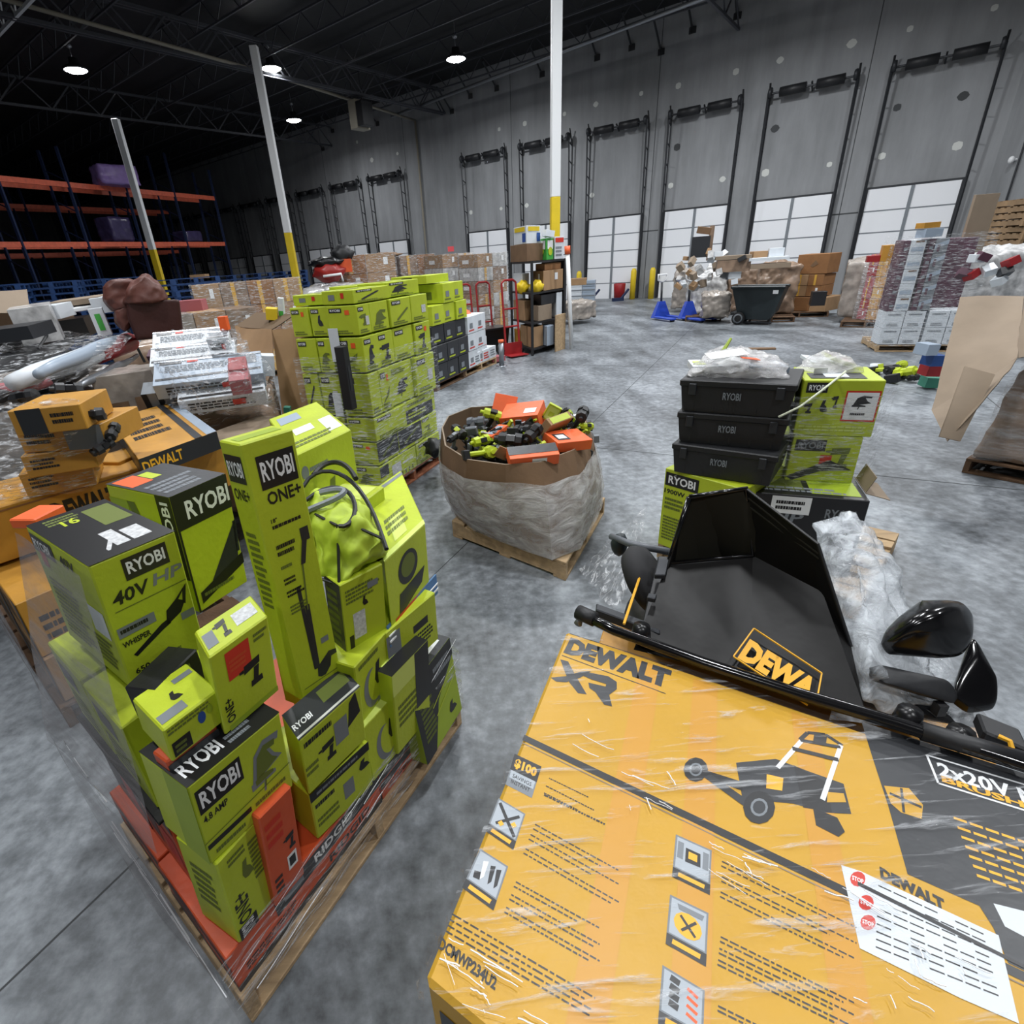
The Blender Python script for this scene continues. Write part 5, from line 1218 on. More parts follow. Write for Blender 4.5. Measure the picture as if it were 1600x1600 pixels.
tl_list = [(745, 690, .78, .17, 30, 70, 'lime', 'black_satin', 'lime and black tool at the left rim of the octagonal bin'), (722, 680, .8, .17, -60, 40, 'black_satin', 'lime', 'black tool hanging over the left rim of the octagonal bin'),
           (752, 708, .77, .2, 100, 90, 'lime', 'lime', 'bright lime tool nearest the front left rim of the octagonal bin'), (800, 690, .8, .22, -20, 60, 'black_satin', 'black_plastic', 'black tool in the middle of the heap'),
           (830, 688, .81, .2, 50, 20, 'black_satin', 'black_plastic', 'black tool right of the middle of the heap'), (840, 694, .8, .12, 10, 100, 'lime', 'black_satin', 'small lime and black tool in front of the cardboard carton end'),
           (903, 658, .84, .2, 70, 30, 'black_satin', 'black_satin', 'black tool at the right back rim of the octagonal bin'), (912, 668, .8, .12, 20, 60, 'lime', 'black_satin', 'small lime tool at the right rim of the octagonal bin'),
           (765, 655, .84, .18, 0, 30, 'lime', 'black_satin', 'lime and black tool at the back left of the heap'), (742, 664, .84, .18, 160, 80, 'grey_plastic', 'black_satin', 'grey tool at the back left of the heap'),
           (708, 690, .8, .13, 45, 20, 'black_satin', 'print_grey', 'small black tool at the far left rim of the octagonal bin'), (880, 655, .84, .15, 90, 45, 'black_plastic', 'lime_dark', 'black tool behind the orange carton at the right'),
           (785, 696, .78, .14, 200, 10, 'black_plastic', 'lime', 'small black and lime tool in front of the small orange tray'), (812, 672, .84, .16, 140, 100, 'black_satin', 'black_plastic', 'black tool under the big open orange carton')]
for i, t in enumerate(tl_list): ptool(*t, i)
g = MB(); g.blob(lift(cen, .62), (.42, .42, .12), 'black_satin', .3, 4, 4); r5 = random.Random(8)
for i in range(260):
    an = r5.uniform(0, 6.283); rd_ = .47 * math.sqrt(r5.random()); Rm = rotm(r5.uniform(0, 90), r5.uniform(0, 90), r5.uniform(0, 180)); P_ = lift(cen, .74 + .1 * (1 - rd_ / .5) + r5.uniform(-.04, .05)) + Vector((rd_ * math.cos(an), rd_ * math.sin(an), 0)); L3 = [r5.uniform(.015, .09), r5.uniform(.01, .05), r5.uniform(.01, .04)]
    g.para(P_, Rm @ Vector((L3[0], 0, 0)), Rm @ Vector((0, L3[1], 0)), Rm @ Vector((0, 0, L3[2])), r5.choice(['black_satin', 'black_plastic', 'black_satin', 'black_satin', 'lime', 'lime_dark', 'print_grey', 'charcoal_card', 'white_card']))
g.link('loose_parts', None, lift(cen, .62), 'heap of dark loose parts filling the octagonal bin', 'parts', None, 'stuff')
g = MB()
def bp(u, v): a_ = at(905, 900, .0); p = at(1010, 790, .25).lerp(at(905, 890, .02), u).lerp(at(1000, 880, .35).lerp(at(960, 960, .35), u), v); return p + Z * .05 * noise.noise(p * 8)
g.grid(bp, 16, 16, 'film_thin'); g.link('stretch_film', None, at(950, 860, .2), 'loose sheet of clear film blowing between the bin and the black mower', 'stretch film')

# ------------------------------------------------ pallet of totes and lime cartons, right of the aisle
T0 = at(1040, 878); 
Af = at(1040, 731, .68); Bf = at(1165, 765, .68); Cf = at(1360, 783, .62)
dA = (Bf - Af); dA.z = 0
bA = Matrix.Rotation(R_(90), 3, 'Z') @ dA.normalized()
cA = (at(1236, 608, 1.2) - at(1062, 592, 1.2)); 
RD = Vector((cA.x, cA.y, 0)).normalized(); BD = Matrix.Rotation(R_(88), 3, 'Z') @ RD
pallet(lift(Af, 0) - RD * .02 + BD * .05, RD * 1.15, BD * 1.0, 'wooden pallet under the black totes and lime cartons right of the aisle', None, .13, 'wood')
carton('tool_carton', 'lime carton with white lettered badge at the lower left of the right aisle pallet', 'carton', lift(Af, .135), dA, bA * .5, Z * .545, 'lime', {'F': [('r', .02, .8, .46, .96, 'print_black'), ('t', 'RYOBI', .06, .83, .42, .93, 'print_white'), ('t', '1900W', .02, .7, .3, .76, 'print_black'), ('l', .04, .5, .3, .66, 3, 'print_olive'), ('l', .04, .1, .35, .42, 8, 'print_olive')], 'T': [('l', .2, .2, .8, .6, 3, 'print_olive')]})
dC = Cf - at(1168, 768, .62); dC.z = 0; pC = lift(at(1168, 768, .62), .135)
bC = Matrix.Rotation(R_(90), 3, 'Z') @ dC.normalized()
carton('tool_carton', 'black 40V carton with lime numerals at the lower right of the right aisle pallet', 'carton', pC, dC, bC * .42, Z * .485, 'black_card', {'F': [('t', '40V', .02, .66, .22, .8, 'lime', .04), ('t', 'HP', .24, .64, .5, .78, 'print_grey', .02), ('r', .22, .76, .55, .98, 'print_white'), ('l', .26, .8, .5, .94, 2, 'print_black'), ('t', 'RYOBI', .68, .74, .92, .86, 'print_grey'), ('l', .35, .1, .8, .3, 2, 'print_olive')],
       'T': [('r', .1, .2, .5, .8, 'print_olive'), ('r', .55, .1, .95, .6, 'lime_dark'), ('l', .1, .1, .9, .3, 2, 'print_grey')]})
g = MB(); pcf = pC + dC + Z * .485 + bC * .1; g.para(pcf, dC.normalized() * .12 + Z * -.03, bC * .25, Vector((0, 0, .004)), 'cardboard_pale'); g.para(pcf + Z * .01, dC.normalized() * .03 + Z * .09, bC * .22, Vector((.004, 0, 0)), 'cardboard_pale'); g.link('carton_flap', None, pcf, 'torn cardboard flap at the right end of the black 40V carton', 'flap')
# totes
def tote(px, py, pr, zb, h, i):
    a_ = at(*pr, zb) - at(px, py, zb); a_ = Vector((a_.x, a_.y, 0)); b_ = Matrix.Rotation(R_(88), 3, 'Z') @ a_.normalized() * .42; o_ = at(px, py, zb)
    lab = ['lowest of the three black totes, under cloudy film', 'middle one of the three black totes', 'topmost of the three black totes, with a lettered plate'][i]
    e_ = empty('storage_tote', o_, lab, 'tote')
    g = MB(); ins = .02
    vs = [o_ + a_ * .03 + b_ * .03, o_ + a_ * .97 + b_ * .03, o_ + a_ * .97 + b_ * .97, o_ + a_ * .03 + b_ * .97, o_ + Z * h * .8, o_ + a_ + Z * h * .8, o_ + a_ + b_ + Z * h * .8, o_ + b_ + Z * h * .8]
    g.raw(vs, [[0, 3, 2, 1], [4, 5, 6, 7], [0, 1, 5, 4], [1, 2, 6, 5], [2, 3, 7, 6], [3, 0, 4, 7]], 'black_satin')
    for k in range(5): p = o_ + a_ * (.12 + .19 * k) + Z * .01 - b_ * .01; g.para(p + b_ * .03, a_ * .02, b_ * .02, Z * h * .75, 'black_satin')
    g.link('tote_body', e_, o_)
    g = MB(); g.para(o_ - a_ * .015 - b_ * .02 + Z * h * .8, a_ * 1.03, b_ * 1.04, Z * h * .2, 'black_satin', .006); ld = g.link('lid', e_, o_)
    g = MB(); printed(g, o_ - b_ * .025 + Z * h * .3, a_, Z * h * .5, [('t', 'RYOBI', .4, .3, .56, .75, 'print_grey')], .003); g.link('badge', e_, o_)
    for k in (.08, .85):
        g = MB(); g.para(o_ + a_ * k - b_ * .045 + Z * h * .55, a_ * .07, b_ * .03, Z * h * .35, 'dark_steel', .003); g.link('latch', ld, o_)
    return o_ + Z * h
zc_ = .685
tote(1048, 737, (1205, 762), zc_, .185, 0); tote(1056, 690, (1222, 706), zc_ + .187, .185, 1); tote(1060, 642, (1234, 655), zc_ + .375, .185, 2)
ztop = zc_ + .562
o1 = at(1226, 750, .62); a1 = at(1330, 756, .62) - o1; a1.z = 0; b1 = Matrix.Rotation(R_(88), 3, 'Z') @ a1.normalized() * .34
carton('tool_carton', 'lower of the two upper lime cartons at the right, seen through film', 'carton', o1, a1, b1, Z * .28, 'lime', {'F': [('r', .05, .68, .5, .92, 'print_black'), ('t', 'RYOBI', .09, .73, .46, .87, 'print_grey'), ('pic', 'drill', .55, .3, .95, .8, 'print_olive'), ('r', .45, .35, .62, .6, 'print_red'), ('p', [(.0, .1), (.6, .5), (.95, .3), (.5, .25), (.1, .02)], 'charcoal_card')]})
o2 = o1 + Z * .283 - a1 * .02
g_a = a1 * 1.12
carton('tool_carton', 'upper right lime carton with a red framed white label', 'carton', o2, g_a, b1 * 1.1, Z * .315, 'lime', {'F': [('r', .05, .78, .32, .96, 'print_black'), ('t', 'RYOBI', .08, .82, .29, .92, 'print_white'), ('r', .56, .28, .98, .82, 'print_red'), ('r', .58, .31, .96, .79, 'print_white'), ('pic', 'jigsaw', .66, .52, .9, .74, 'print_black'), ('l', .66, .38, .88, .45, 1, 'print_black'), ('pic', 'drill', .05, .4, .2, .6, 'print_black'), ('pic', 'saw', .22, .36, .38, .66, 'print_black'), ('pic', 'drill', .4, .5, .5, .74, 'print_black'), ('l', .05, .08, .9, .2, 2, 'lime_pale')],
       'T': [('r', .1, .1, .8, .5, 'charcoal_card'), ('r', .3, .2, .6, .9, 'white_card')]})
zt2 = zt2_ = .62 + .283 + .315
# things on top
g = MB(); pl_ = [(1072, 590, 0), (1085, 572, .03), (1108, 545, .09), (1160, 541, .13), (1215, 555, .08), (1232, 592, .0), (1232, 575, .04), (1140, 560, .12)]
g.hull([at(x, y, ztop + z_) for x, y, z_ in pl_], 'film_milky', 4, .02, 14, relax=1); g.link('stretch_film', None, at(1150, 575, ztop), 'crumpled pile of clear film and paper on top of the black totes', 'stretch film')
g = MB(); g.hull([at(x, y, ztop + z_) for x, y, z_ in ((1095, 568, .02), (1112, 548, .08), (1172, 548, .09), (1178, 570, .03), (1100, 585, .01), (1160, 585, .01))], 'print_white', 3, .012, 16, relax=1); g.link('paper_bag', None, at(1130, 565, ztop), 'crumpled white paper bag heaped on top of the black totes', 'paper bag')
g = MB(); g.hull([at(x, y, zt2_ + z_) for x, y, z_ in ((1240, 580, .0), (1255, 562, .04), (1290, 545, .1), (1325, 552, .1), (1345, 572, .04), (1350, 582, .0), (1300, 585, .0))], 'film_milky', 4, .02, 12, relax=1); g.link('stretch_film', None, at(1290, 575, zt2_), 'crumpled film and tape on the upper right lime carton', 'stretch film')
def paper(px, py, z, sx, sy, rz, m, label, name='paper_sheet', cat='paper', deco=None): return tbox(name, label, cat, px, py, z, sx, sy, .003, 4, -6, rz, m, {'T': deco or []})
paper(1135, 553, ztop + .12, .2, .14, -10, 'print_white', 'crumpled white paper bag on top of the black totes')
tbox('tool_carton', 'flat lime and white carton on top of the black totes', 'carton', 1100, 572, ztop + .02, .16, .22, .04, 0, 0, -15, 'white_card', {'T': [('r', .1, .2, .5, .7, 'lime'), ('r', .6, .1, .9, .5, 'print_grey')]})
tbox('tool_carton', 'silvery flat carton at the right on top of the black totes', 'carton', 1195, 572, ztop + .02, .2, .2, .035, 0, 4, -12, 'light_blue', {'T': [('l', .1, .1, .9, .9, 5, 'print_grey')]})
tbox('price_tag', 'red orange sticker on top of the black totes', 'sticker', 1172, 560, ztop + .105, .09, .06, .003, 0, 8, -10, 'print_orange')
tbox('cardboard_scrap', 'brown cardboard scrap at the back on top of the black totes', 'cardboard', 1182, 545, ztop + .11, .2, .04, .01, 0, 0, -20, 'cardboard_dark')
g = MB(); g.tube([at(1130, 548, ztop + .1), at(1142, 529, ztop + .16)], [.012, .008], 'lime_dark', 6); g.link('tool_tip', None, at(1133, 540, ztop + .05), 'lime tool tip poking up over the black totes', 'tool')
tbox('paper_sheet', 'white papers taped over the top of the upper right lime carton', 'paper', 1285, 565, zt2 + .02, .2, .16, .02, 6, 10, -8, 'white_card')
tbox('tool_carton', 'opened carton flap with dark inside on the upper right lime carton', 'carton', 1310, 562, zt2 + .045, .14, .16, .02, 5, 22, -8, 'lime', {'T': [('r', 0, .2, .6, 1, 'cardboard_dark'), ('r', .5, .1, .9, .6, 'print_red')]})
tbox('paper_sheet', 'white packing tape strip hanging down the face of the upper right lime carton', 'tape', 1280, 590, zt2 - .02, .07, .005, .11, 0, 0, -13, 'tape_clear')
g = MB(); pth = [at(1222, 648, ztop - .16), at(1255, 632, ztop - .12), at(1290, 606, ztop - .05), at(1325, 578, ztop + .0)]
dv = -Vector((BD.x, BD.y, 0)) * .05
g.tube([p + dv for p in pth], .006, 'rope', 8); g.link('rope', None, pth[0], 'pale twisted rope of film slanting across the upper right lime carton', 'rope')
film('stretch_film', 'cloudy stretch film across the totes and lime cartons of the right aisle pallet', [lift(Af, 0) - BD * .03 + RD * -.02 + BD * .5, lift(Af, 0) - RD * .03 - BD * .02 + RD * .1, lift(o1, 0) + a1 * 1.12 - BD * .03, lift(o1, 0) + a1 * 1.12 + BD * .4], .62, 1.14, 'film_thin', 18, 16, .012, 8)

# ------------------------------------------------ torn bin and wrapped load at the right edge
K0 = at(1502, 738); K1 = at(1640, 765)
ka = (K1 - K0).normalized(); kb_ = Matrix.Rotation(R_(88), 3, 'Z') @ ka
pallet(K0, ka * 1.2, kb_ * 1.1, 'wooden pallet under the brown wrapped load at the right edge', None, .13, 'wood_dark')
e = empty('gaylord_bin', K0 + Z * .13, 'big torn cardboard bin with folded out flaps at the right edge', 'bulk bin')
g = MB(); zt_ = 1.4
c1 = at(1500, 462, zt_); c2 = at(1640, 458, zt_); c3 = at(1480, 640, .95); c4 = at(1470, 690, .55) ; c5 = at(1500, 700, .5)
def panel(g, pts, m, amp=.012, nu=10, nv=10, fr=5):
    a_, b_, c_, d_ = [Vector(p) for p in pts]
    nn = (b_ - a_).cross(d_ - a_).normalized()
    f = lambda u, v: a_.lerp(b_, u).lerp(d_.lerp(c_, u), v) + nn * amp * noise.noise((a_.lerp(b_, u).lerp(d_.lerp(c_, u), v)) * fr)
    g.grid(f, nu, nv, m); g.grid(lambda u, v: f(1 - u, v) - nn * .006, nu, nv, m)
panel(g, [at(1455, 640, .62), at(1590, 560, 1.0), at(1600, 462, 1.36), at(1500, 464, 1.36)], 'cardboard_pale', .03)
panel(g, [at(1455, 640, .62), at(1480, 690, .5), at(1560, 600, .9), at(1590, 560, 1.0)], 'cardboard_pale', .02)
panel(g, [at(1590, 560, 1.0), at(1700, 540, 1.0), at(1700, 458, 1.36), at(1600, 462, 1.36)], 'cardboard_pale', .02)
g.link('bin_wall', e, K0 + Z * .13)
g = MB(); panel(g, [at(1468, 682, .55), at(1500, 690, .5), at(1555, 585, .95), at(1508, 572, .98)], 'cardboard_pale', .008); g.link('flap', e, K0 + Z * .13)
g = MB(); pts = [K0 + ka * x + kb_ * y + Z * z for x, y, z in ((.02, .02, .14), (1.15, .02, .14), (1.15, 1.0, .14), (.02, 1., .14), (.1, .06, .85), (1.1, .06, 1.4), (1.1, .9, 1.4), (.3, .8, 1.05), (.35, .2, 1.05), (.7, .05, 1.28))]
g.hull(pts, 'wrap_brown', 4, .02, 5, relax=1); g.link('wrapped_load', None, K0 + Z * .14, 'rounded brown load under film on the pallet at the right edge', 'pallet load')
g = MB(); g.hull([p + (p - (K0 + ka * .6 + kb_ * .5 + Z * .5)).normalized() * .03 for p in pts], 'film', 4, .03, 6, relax=2); g.link('stretch_film', None, K0 + Z * .14, 'clear stretch film over the rounded brown load at the right edge', 'stretch film')
# ================================================================ LEFT SIDE
def Q(name, label, cat, m, tl, tr, z, h, dep, deco=None, group=None, ang=92, name_parent=None):
    "carton hung from its front top edge"
    T = at(tl[0], tl[1], z); a_ = at(tr[0], tr[1], z) - T; o_ = T - Z * h
    return carton(name, label, cat, o_, a_, Matrix.Rotation(R_(ang), 3, 'Z') @ a_.normalized() * dep, Z * h, m, deco, group)
yd = 'yellow_dull'
PL = at(110, 1138); PL2 = at(-40, 905); d_ = (PL2 - PL).normalized(); dn_ = Matrix.Rotation(R_(-85), 3, 'Z') @ d_
pallet(PL, dn_ * 1.0, d_ * 1.6, 'wooden pallet under the yellow cartons at the left edge', None, .13, 'wood_dark')
for i, (t, tl, z0, h, m, lab) in enumerate([(.0, .55, .135, .26, 'cardboard', 'brown carton at the lower end of the yellow carton load, near the floor'), (.56, .6, .135, .3, 'cardboard', 'second brown carton low on the left edge load'),
                                            (.02, .5, .4, .3, yd, 'yellow carton with a black edge above the low brown carton'), (.53, .6, .44, .26, yd, 'dull yellow carton low at the left edge of the picture')]):
    carton('tool_carton', lab, 'carton', PL + d_ * (t + .02) + dn_ * .03 + Z * z0, dn_ * .55, d_ * tl, Z * h, m, {'L': [('r', .8, 0, 1, 1, 'charcoal_card'), ('l', .1, .3, .6, .8, 4, 'print_black')], 'F': [('l', .1, .2, .8, .7, 3, 'print_black')]})
film('stretch_film', 'clear stretch film round the yellow carton load at the left edge', [PL - dn_ * .02 + d_ * .02, PL - dn_ * .02 + d_ * 1.6], .12, .95, 'film_left', 16, 14, .02, 6)
Q('mower_carton', 'long yellow carton with black brand lettering behind the big leaf blower carton', 'carton', yd, (-90, 818), (345, 694), 1.0, .28, .5,
  {'F': [('t', 'DEWALT', .3, .35, .53, .8, 'print_black', 0, .05), ('r', .64, .3, .7, .7, 'print_black'), ('ln', 0, .93, 1, .93, .004, 'cardboard_brown')], 'T': [('r', .2, .1, .5, .5, 'tape_yellow')]})
for i, (tl, tr, z, h, lab, dk) in enumerate([((28, 742), (140, 722), 1.13, .125, 'lowest of the four flat yellow cartons stacked at the left edge', 0), ((31, 714), (143, 697), 1.245, .11, 'third from top of the four flat yellow cartons', 0),
                                             ((22, 672), (155, 663), 1.365, .115, 'second from top of the flat yellow cartons, with a grey end', 1), ((10, 643), (123, 631), 1.485, .115, 'topmost flat yellow carton with a dark left part', 2)]):
    F = [('l', .1, .3, .5, .8, 3, 'print_black')]
    if dk == 1: F = [('r', .55, 0, 1, 1, 'print_grey'), ('l', .08, .3, .45, .8, 2, 'print_black')]
    if dk == 2: F = [('r', .1, 0, .45, 1, 'charcoal_card'), ('l', .55, .3, .9, .8, 2, 'print_black')]
    Q('flat_tool_carton', lab, 'carton', yd, tl, tr, z, h, .35, {'F': F})
C('flat_tool_carton', 'flat yellow and black carton with yellow lettering on its dark front edge', 'carton', yd, (226, 748), 1.0, (226, 718), (338, 674), (172, 655),
  {'F': [('r', 0, 0, 1, 1, 'charcoal_card'), ('t', 'DEWALT', .02, .25, .5, .8, 'yellow_ink')], 'T': [('l', .1, .3, .6, .8, 4, 'print_black'), ('p', [(.7, 0), (.8, 0), (.8, 1), (.7, 1)], 'charcoal_card'), ('r', .86, 0, 1, 1, 'light_blue')], 'L': [('r', 0, 0, 1, 1, 'charcoal_card')]}, lean=False)
Q('tool_carton', 'yellow carton end between the flat carton and the long yellow carton', 'carton', yd, (185, 722), (235, 700), 1.02, .12, .2)
for i, (x, y, z, s, rz, lab) in enumerate([(146, 650, 1.4, .14, 20, 'black tool beside the topmost flat yellow carton'), (158, 700, 1.25, .12, 60, 'black tool in film beside the third flat yellow carton'), (165, 680, 1.3, .13, 100, 'black tool bag like bundle right of the flat yellow cartons'), (50, 622, 1.45, .16, 0, 'black tool lying across the topmost flat yellow carton'), (105, 612, 1.4, .18, 40, 'dark bundle behind the topmost flat yellow carton')]):
    ptool(x, y, z, s, rz, 70, 'black_satin', 'black_plastic', lab, i + 3)
def dropped(pts, z=.14, k=.92):
    c_ = sum(pts, Vector((0, 0, 0))) / len(pts)
    return pts + [Vector((c_.x + (p.x - c_.x) * k, c_.y + (p.y - c_.y) * k, z)) for p in pts]
g = MB(); g.hull([at(*p) for p in ((-60, 640, 1.5), (120, 625, 1.5), (165, 640, 1.35), (160, 710, 1.15), (150, 760, 1.0), (20, 780, 1.0), (-60, 800, 1.0), (-60, 640, 1.3))], 'film_thin', 4, .03, 9, relax=1); g.link('stretch_film', None, at(60, 700, 1.2), 'clear film over the four flat yellow cartons', 'stretch film')
# pile of long black bags and bundles under film
g = MB(); pts = dropped([at(x, y, z) for x, y, z in ((-90, 650, 1.15), (130, 625, 1.15), (130, 580, 1.2), (240, 570, 1.1), (250, 610, .95), (20, 575, 1.2), (-80, 575, 1.2))])
g.hull(pts, 'wrap_grey', 4, .05, 4, relax=1); g.link('wrapped_load', None, pts[0], 'large grey film wrapped heap under the long black bags at the left edge', 'pallet load')
def bundle(p, q, r, m, lab, name='long_bag', band=None):
    p = at(*p); q = at(*q); g = MB(); n_ = 8; pth = [p.lerp(q, k / n_) + Z * .006 * math.sin(k * 1.7) for k in range(n_ + 1)]
    g.tube(pth, [r * (.55 + .45 * math.sin(math.pi * min(1, (k + .6) / n_))) if k < n_ else r * .5 for k in range(n_ + 1)], m, 12)
    e_ = empty(name, p, lab, 'bag'); g.link('bag_body', e_, p)
    if band:
        g = MB(); g.tube([p.lerp(q, .55), p.lerp(q, .9)], r * 1.12, band, 12); g.link('coloured_panel', e_, p)
bundle((-40, 640, 1.3), (130, 580, 1.3), .09, 'black_satin', 'black padded long bag, lowest of the bundles above the yellow cartons')
bundle((20, 598, 1.42), (215, 530, 1.42), .08, 'white_card', 'long white and red printed bundle under film beside the brown armchair', 'long_bundle', 'red_paint')
bundle((60, 585, 1.48), (200, 522, 1.48), .05, 'light_blue', 'thin pale blue tube lying on the red printed bundle', 'long_bundle')
bundle((-30, 580, 1.45), (110, 535, 1.45), .08, 'black_satin', 'black long bag above the red and white bundle')
bundle((-30, 545, 1.5), (70, 530, 1.5), .07, 'black_plastic', 'short black bag at the left edge under the tan carton')
bundle((-10, 612, 1.36), (80, 596, 1.36), .05, 'pink_print', 'small pink and grey bundle at the left edge', 'long_bundle')
bundle((120, 606, 1.28), (215, 556, 1.3), .035, 'steel', 'grey tube along the front of the red printed bundle', 'long_bundle')
bundle((10, 622, 1.25), (110, 612, 1.28), .05, 'dark_teal', 'dark bundle just above the flat yellow cartons', 'long_bundle')
g = MB(); g.hull([at(*p) + Z * .03 for p in ((-40, 640, 1.33), (130, 590, 1.33), (215, 530, 1.5), (60, 520, 1.5), (-40, 560, 1.5), (120, 600, 1.2), (-40, 660, 1.2))], 'film_thin', 4, .04, 7, relax=1); g.link('stretch_film', None, at(60, 580, 1.3), 'crinkled clear film over the long black and red bundles', 'stretch film')
Q('wrapped_carton', 'grey brown carton clouded by film, below the red and white bundle', 'carton', 'wrap_grey', (140, 591), (252, 575), 1.3, .4, .42, {'F': [('r', .1, .15, .4, .45, 'cardboard_dark'), ('r', .5, .2, .85, .5, 'cardboard_dark')]})
# tan open carton top left, white table, black machine
Q('cardboard_carton', 'open tan carton at the left edge below the blue pallets', 'carton', 'cardboard_dark', (-60, 492), (45, 488), 1.72, .3, .5)
g = MB(); panel(g, [at(-60, 492, -6.3), at(47, 487, -6.3), at(42, 452, -6.6), at(-60, 458, -6.6)], 'cardboard_pale', .01, 4, 4); g.link('carton_flap', None, at(0, 490, 1.72), 'raised tan flap of the open carton at the left edge', 'flap')
e = empty('folding_table', at(130, 500, -6.6), 'white folding table top standing over black machinery', 'table')
g = MB(); T1 = at(70, 495, -6.6); T2 = at(185, 478, -6.6); g.para(T1, T2 - T1, Matrix.Rotation(R_(90), 3, 'Z') @ (T2 - T1).normalized() * .55, Z * .04, 'white_paint', .008); g.link('table_top', e, T1)
for p in ((75, 498), (183, 482)): g = MB(); q_ = at(p[0], p[1], -6.7); g.tube([q_, q_ + Vector((.05, .1, -.55))], .015, 'dark_steel', 6); g.link('leg', e, T1)
g = MB(); g.tube([at(70, 478, -6.4), at(85, 505, -6.3), at(60, 545, -6.)], .012, 'black_satin', 6); g.link('brace', e, T1)
for i, (x, y, z, sx, sy, sz, rz, m, lab) in enumerate([(110, 512, 1.5, .5, .3, .22, 10, 'black_plastic', 'black machine casing under the white table top'), (58, 505, -6.3, .3, .3, .3, 30, 'wrap_clear', 'crumpled clear wrapped bundle left of the black machine'),
       (75, 488, -6.6, .35, .25, .12, 0, 'white_card', 'white flat carton at the left end of the white table'), (165, 475, -6.6, .2, .2, .14, 15, 'white_card', 'small white carton on the right end of the white table'), (125, 470, -6.8, .5, .3, .05, 5, 'cardboard_pale', 'tan flat sheet lying on the white table'),
       (157, 503, -6.4, .12, .04, .25, 20, 'white_card', 'white and green leaflet hanging below the white table'), (20, 520, -5.8, .5, .3, .1, 0, 'charcoal_card', 'black tray at the left edge under the open tan carton')]):
    tbox('loose_item' if i in (1,) else 'carton' if i not in (0,) else 'machine_casing', lab, 'carton' if i else 'machine', x, y, z, sx, sy, sz, 4, -3, rz, m, {'F': [('r', .3, .2, .7, .8, 'green_paint')]} if i == 5 else None)
# the brown armchair
def armchair():
    z = 1.35; A = at(222, 545, z); B = at(302, 534, z); a_ = B - A; a_.z = 0; b_ = Matrix.Rotation(R_(92), 3, 'Z') @ a_.normalized(); e_ = empty('armchair', A, 'brown leather armchair lying on its side on top of the left pile', 'armchair')
    px3 = lambda L, d0, d1: [at(x, y, -d0) for x, y in L] + [at(x, y, -d1) for x, y in L]
    for nm_, L, d0, d1, mm, am in (('base_panel', [(197, 470), (280, 468), (287, 524), (214, 532), (200, 500)], 6.0, 6.5, 'leather_dark', .004),
                                ('seat_cushion', [(160, 448), (172, 437), (212, 436), (222, 458), (205, 482), (178, 490), (162, 470)], 6.1, 6.6, 'leather', .02),
                                ('back_cushion', [(190, 472), (205, 440), (228, 428), (252, 444), (264, 470), (196, 476)], 5.95, 6.5, 'leather', .02),
                                ('armrest', [(176, 486), (202, 470), (212, 500), (196, 520), (180, 505)], 6.1, 6.5, 'leather', .015)):
        g = MB(); g.hull(px3(L, d0, d1), mm, 4, am, 7, relax=1, soft=2 if mm == 'leather' else 0); g.link(nm_, e_, A)
armchair()
g = MB(); pts = dropped([at(x, y, z) for x, y, z in ((170, 545, 1.3), (290, 530, 1.3), (300, 515, 1.3), (180, 525, 1.34))])
g.hull(pts, 'wrap_brown', 3, .03, 4); g.link('wrapped_load', None, pts[0], 'brown wrapped load carrying the leather armchair', 'pallet load')
# heap of white and pink cartons in clear film
g = MB(); pts = dropped([at(x, y, z) for x, y, z in ((255, 665, .9), (430, 655, .9), (265, 640, 1.05), (425, 600, 1.1), (260, 575, 1.2), (385, 560, 1.2))], k=1.)
g.hull(pts, 'wrap_brown', 4, .03, 6); g.link('wrapped_load', None, pts[0], 'brown wrapped lower part of the heap of white and pink cartons', 'pallet load')
hp = [(300, 535, 1.5, .55, .3, .06, 18, 'white_card', 'large white flat carton leaning at the top of the pink and white heap'), (305, 560, 1.4, .6, .25, .1, 16, 'white_card', 'second white flat carton down in the heap, with small print'),
      (330, 585, 1.3, .75, .3, .12, 16, 'light_blue', 'long pale blue and white carton across the middle of the heap'), (375, 592, 1.3, .13, .2, .12, 16, 'pink_print', 'pink ended carton at the right of the heap'), (372, 572, 1.38, .12, .15, .05, 16, 'red_paint', 'red carton end above the pink one'),
      (255, 575, 1.3, .12, .1, .3, 5, 'purple_card', 'narrow dark red carton upright at the left of the heap'), (285, 618, 1.15, .5, .15, .2, 12, 'print_grey', 'grey carton with striped front at the lower left of the heap'), (350, 620, 1.15, .6, .15, .12, 16, 'white_card', 'white carton with black print at the lower front of the heap'),
      (345, 538, 1.48, .16, .1, .16, 10, 'white_card', 'small white and pink carton at the top right of the heap'), (262, 548, 1.42, .12, .1, .1, 10, 'charcoal_card', 'small dark carton at the top left of the heap')]
for i, (x, y, z, sx, sy, sz, rz, m, lab) in enumerate(hp):
    tbox('white_carton' if 'white' in lab else 'carton', lab, 'carton', x, y, z, sx, sy, sz, 25, 0, rz, m, {'F': [('l', .1, .2, .9, .8, 3, 'print_black'), ('r', .6, .3, .75, .7, 'print_red')] if i in (1, 2, 7, 8) else [('r', .2 * k, 0, .2 * k + .08, 1, 'print_black') for k in range(5)] if i == 6 else [], 'T': [] if 'white' not in lab else [('ln', .02, .2, .98, .25, .012, 'charcoal_card'), ('l', .1, .45, .7, .75, 4, 'print_grey'), ('r', .05, .8, .25, .95, 'charcoal_card'), ('r', .3, .82, .4, .95, 'print_red'), ('r', .75, .5, .95, .85, 'print_grey'), ('ln', 0, .95, 1, .9, .01, 'steel')]})
tbox('price_tag', 'orange cap on a white tag at the top of the heap', 'cap', 350, 505, -4.7, .06, .06, .1, 0, 0, 0, 'print_orange')
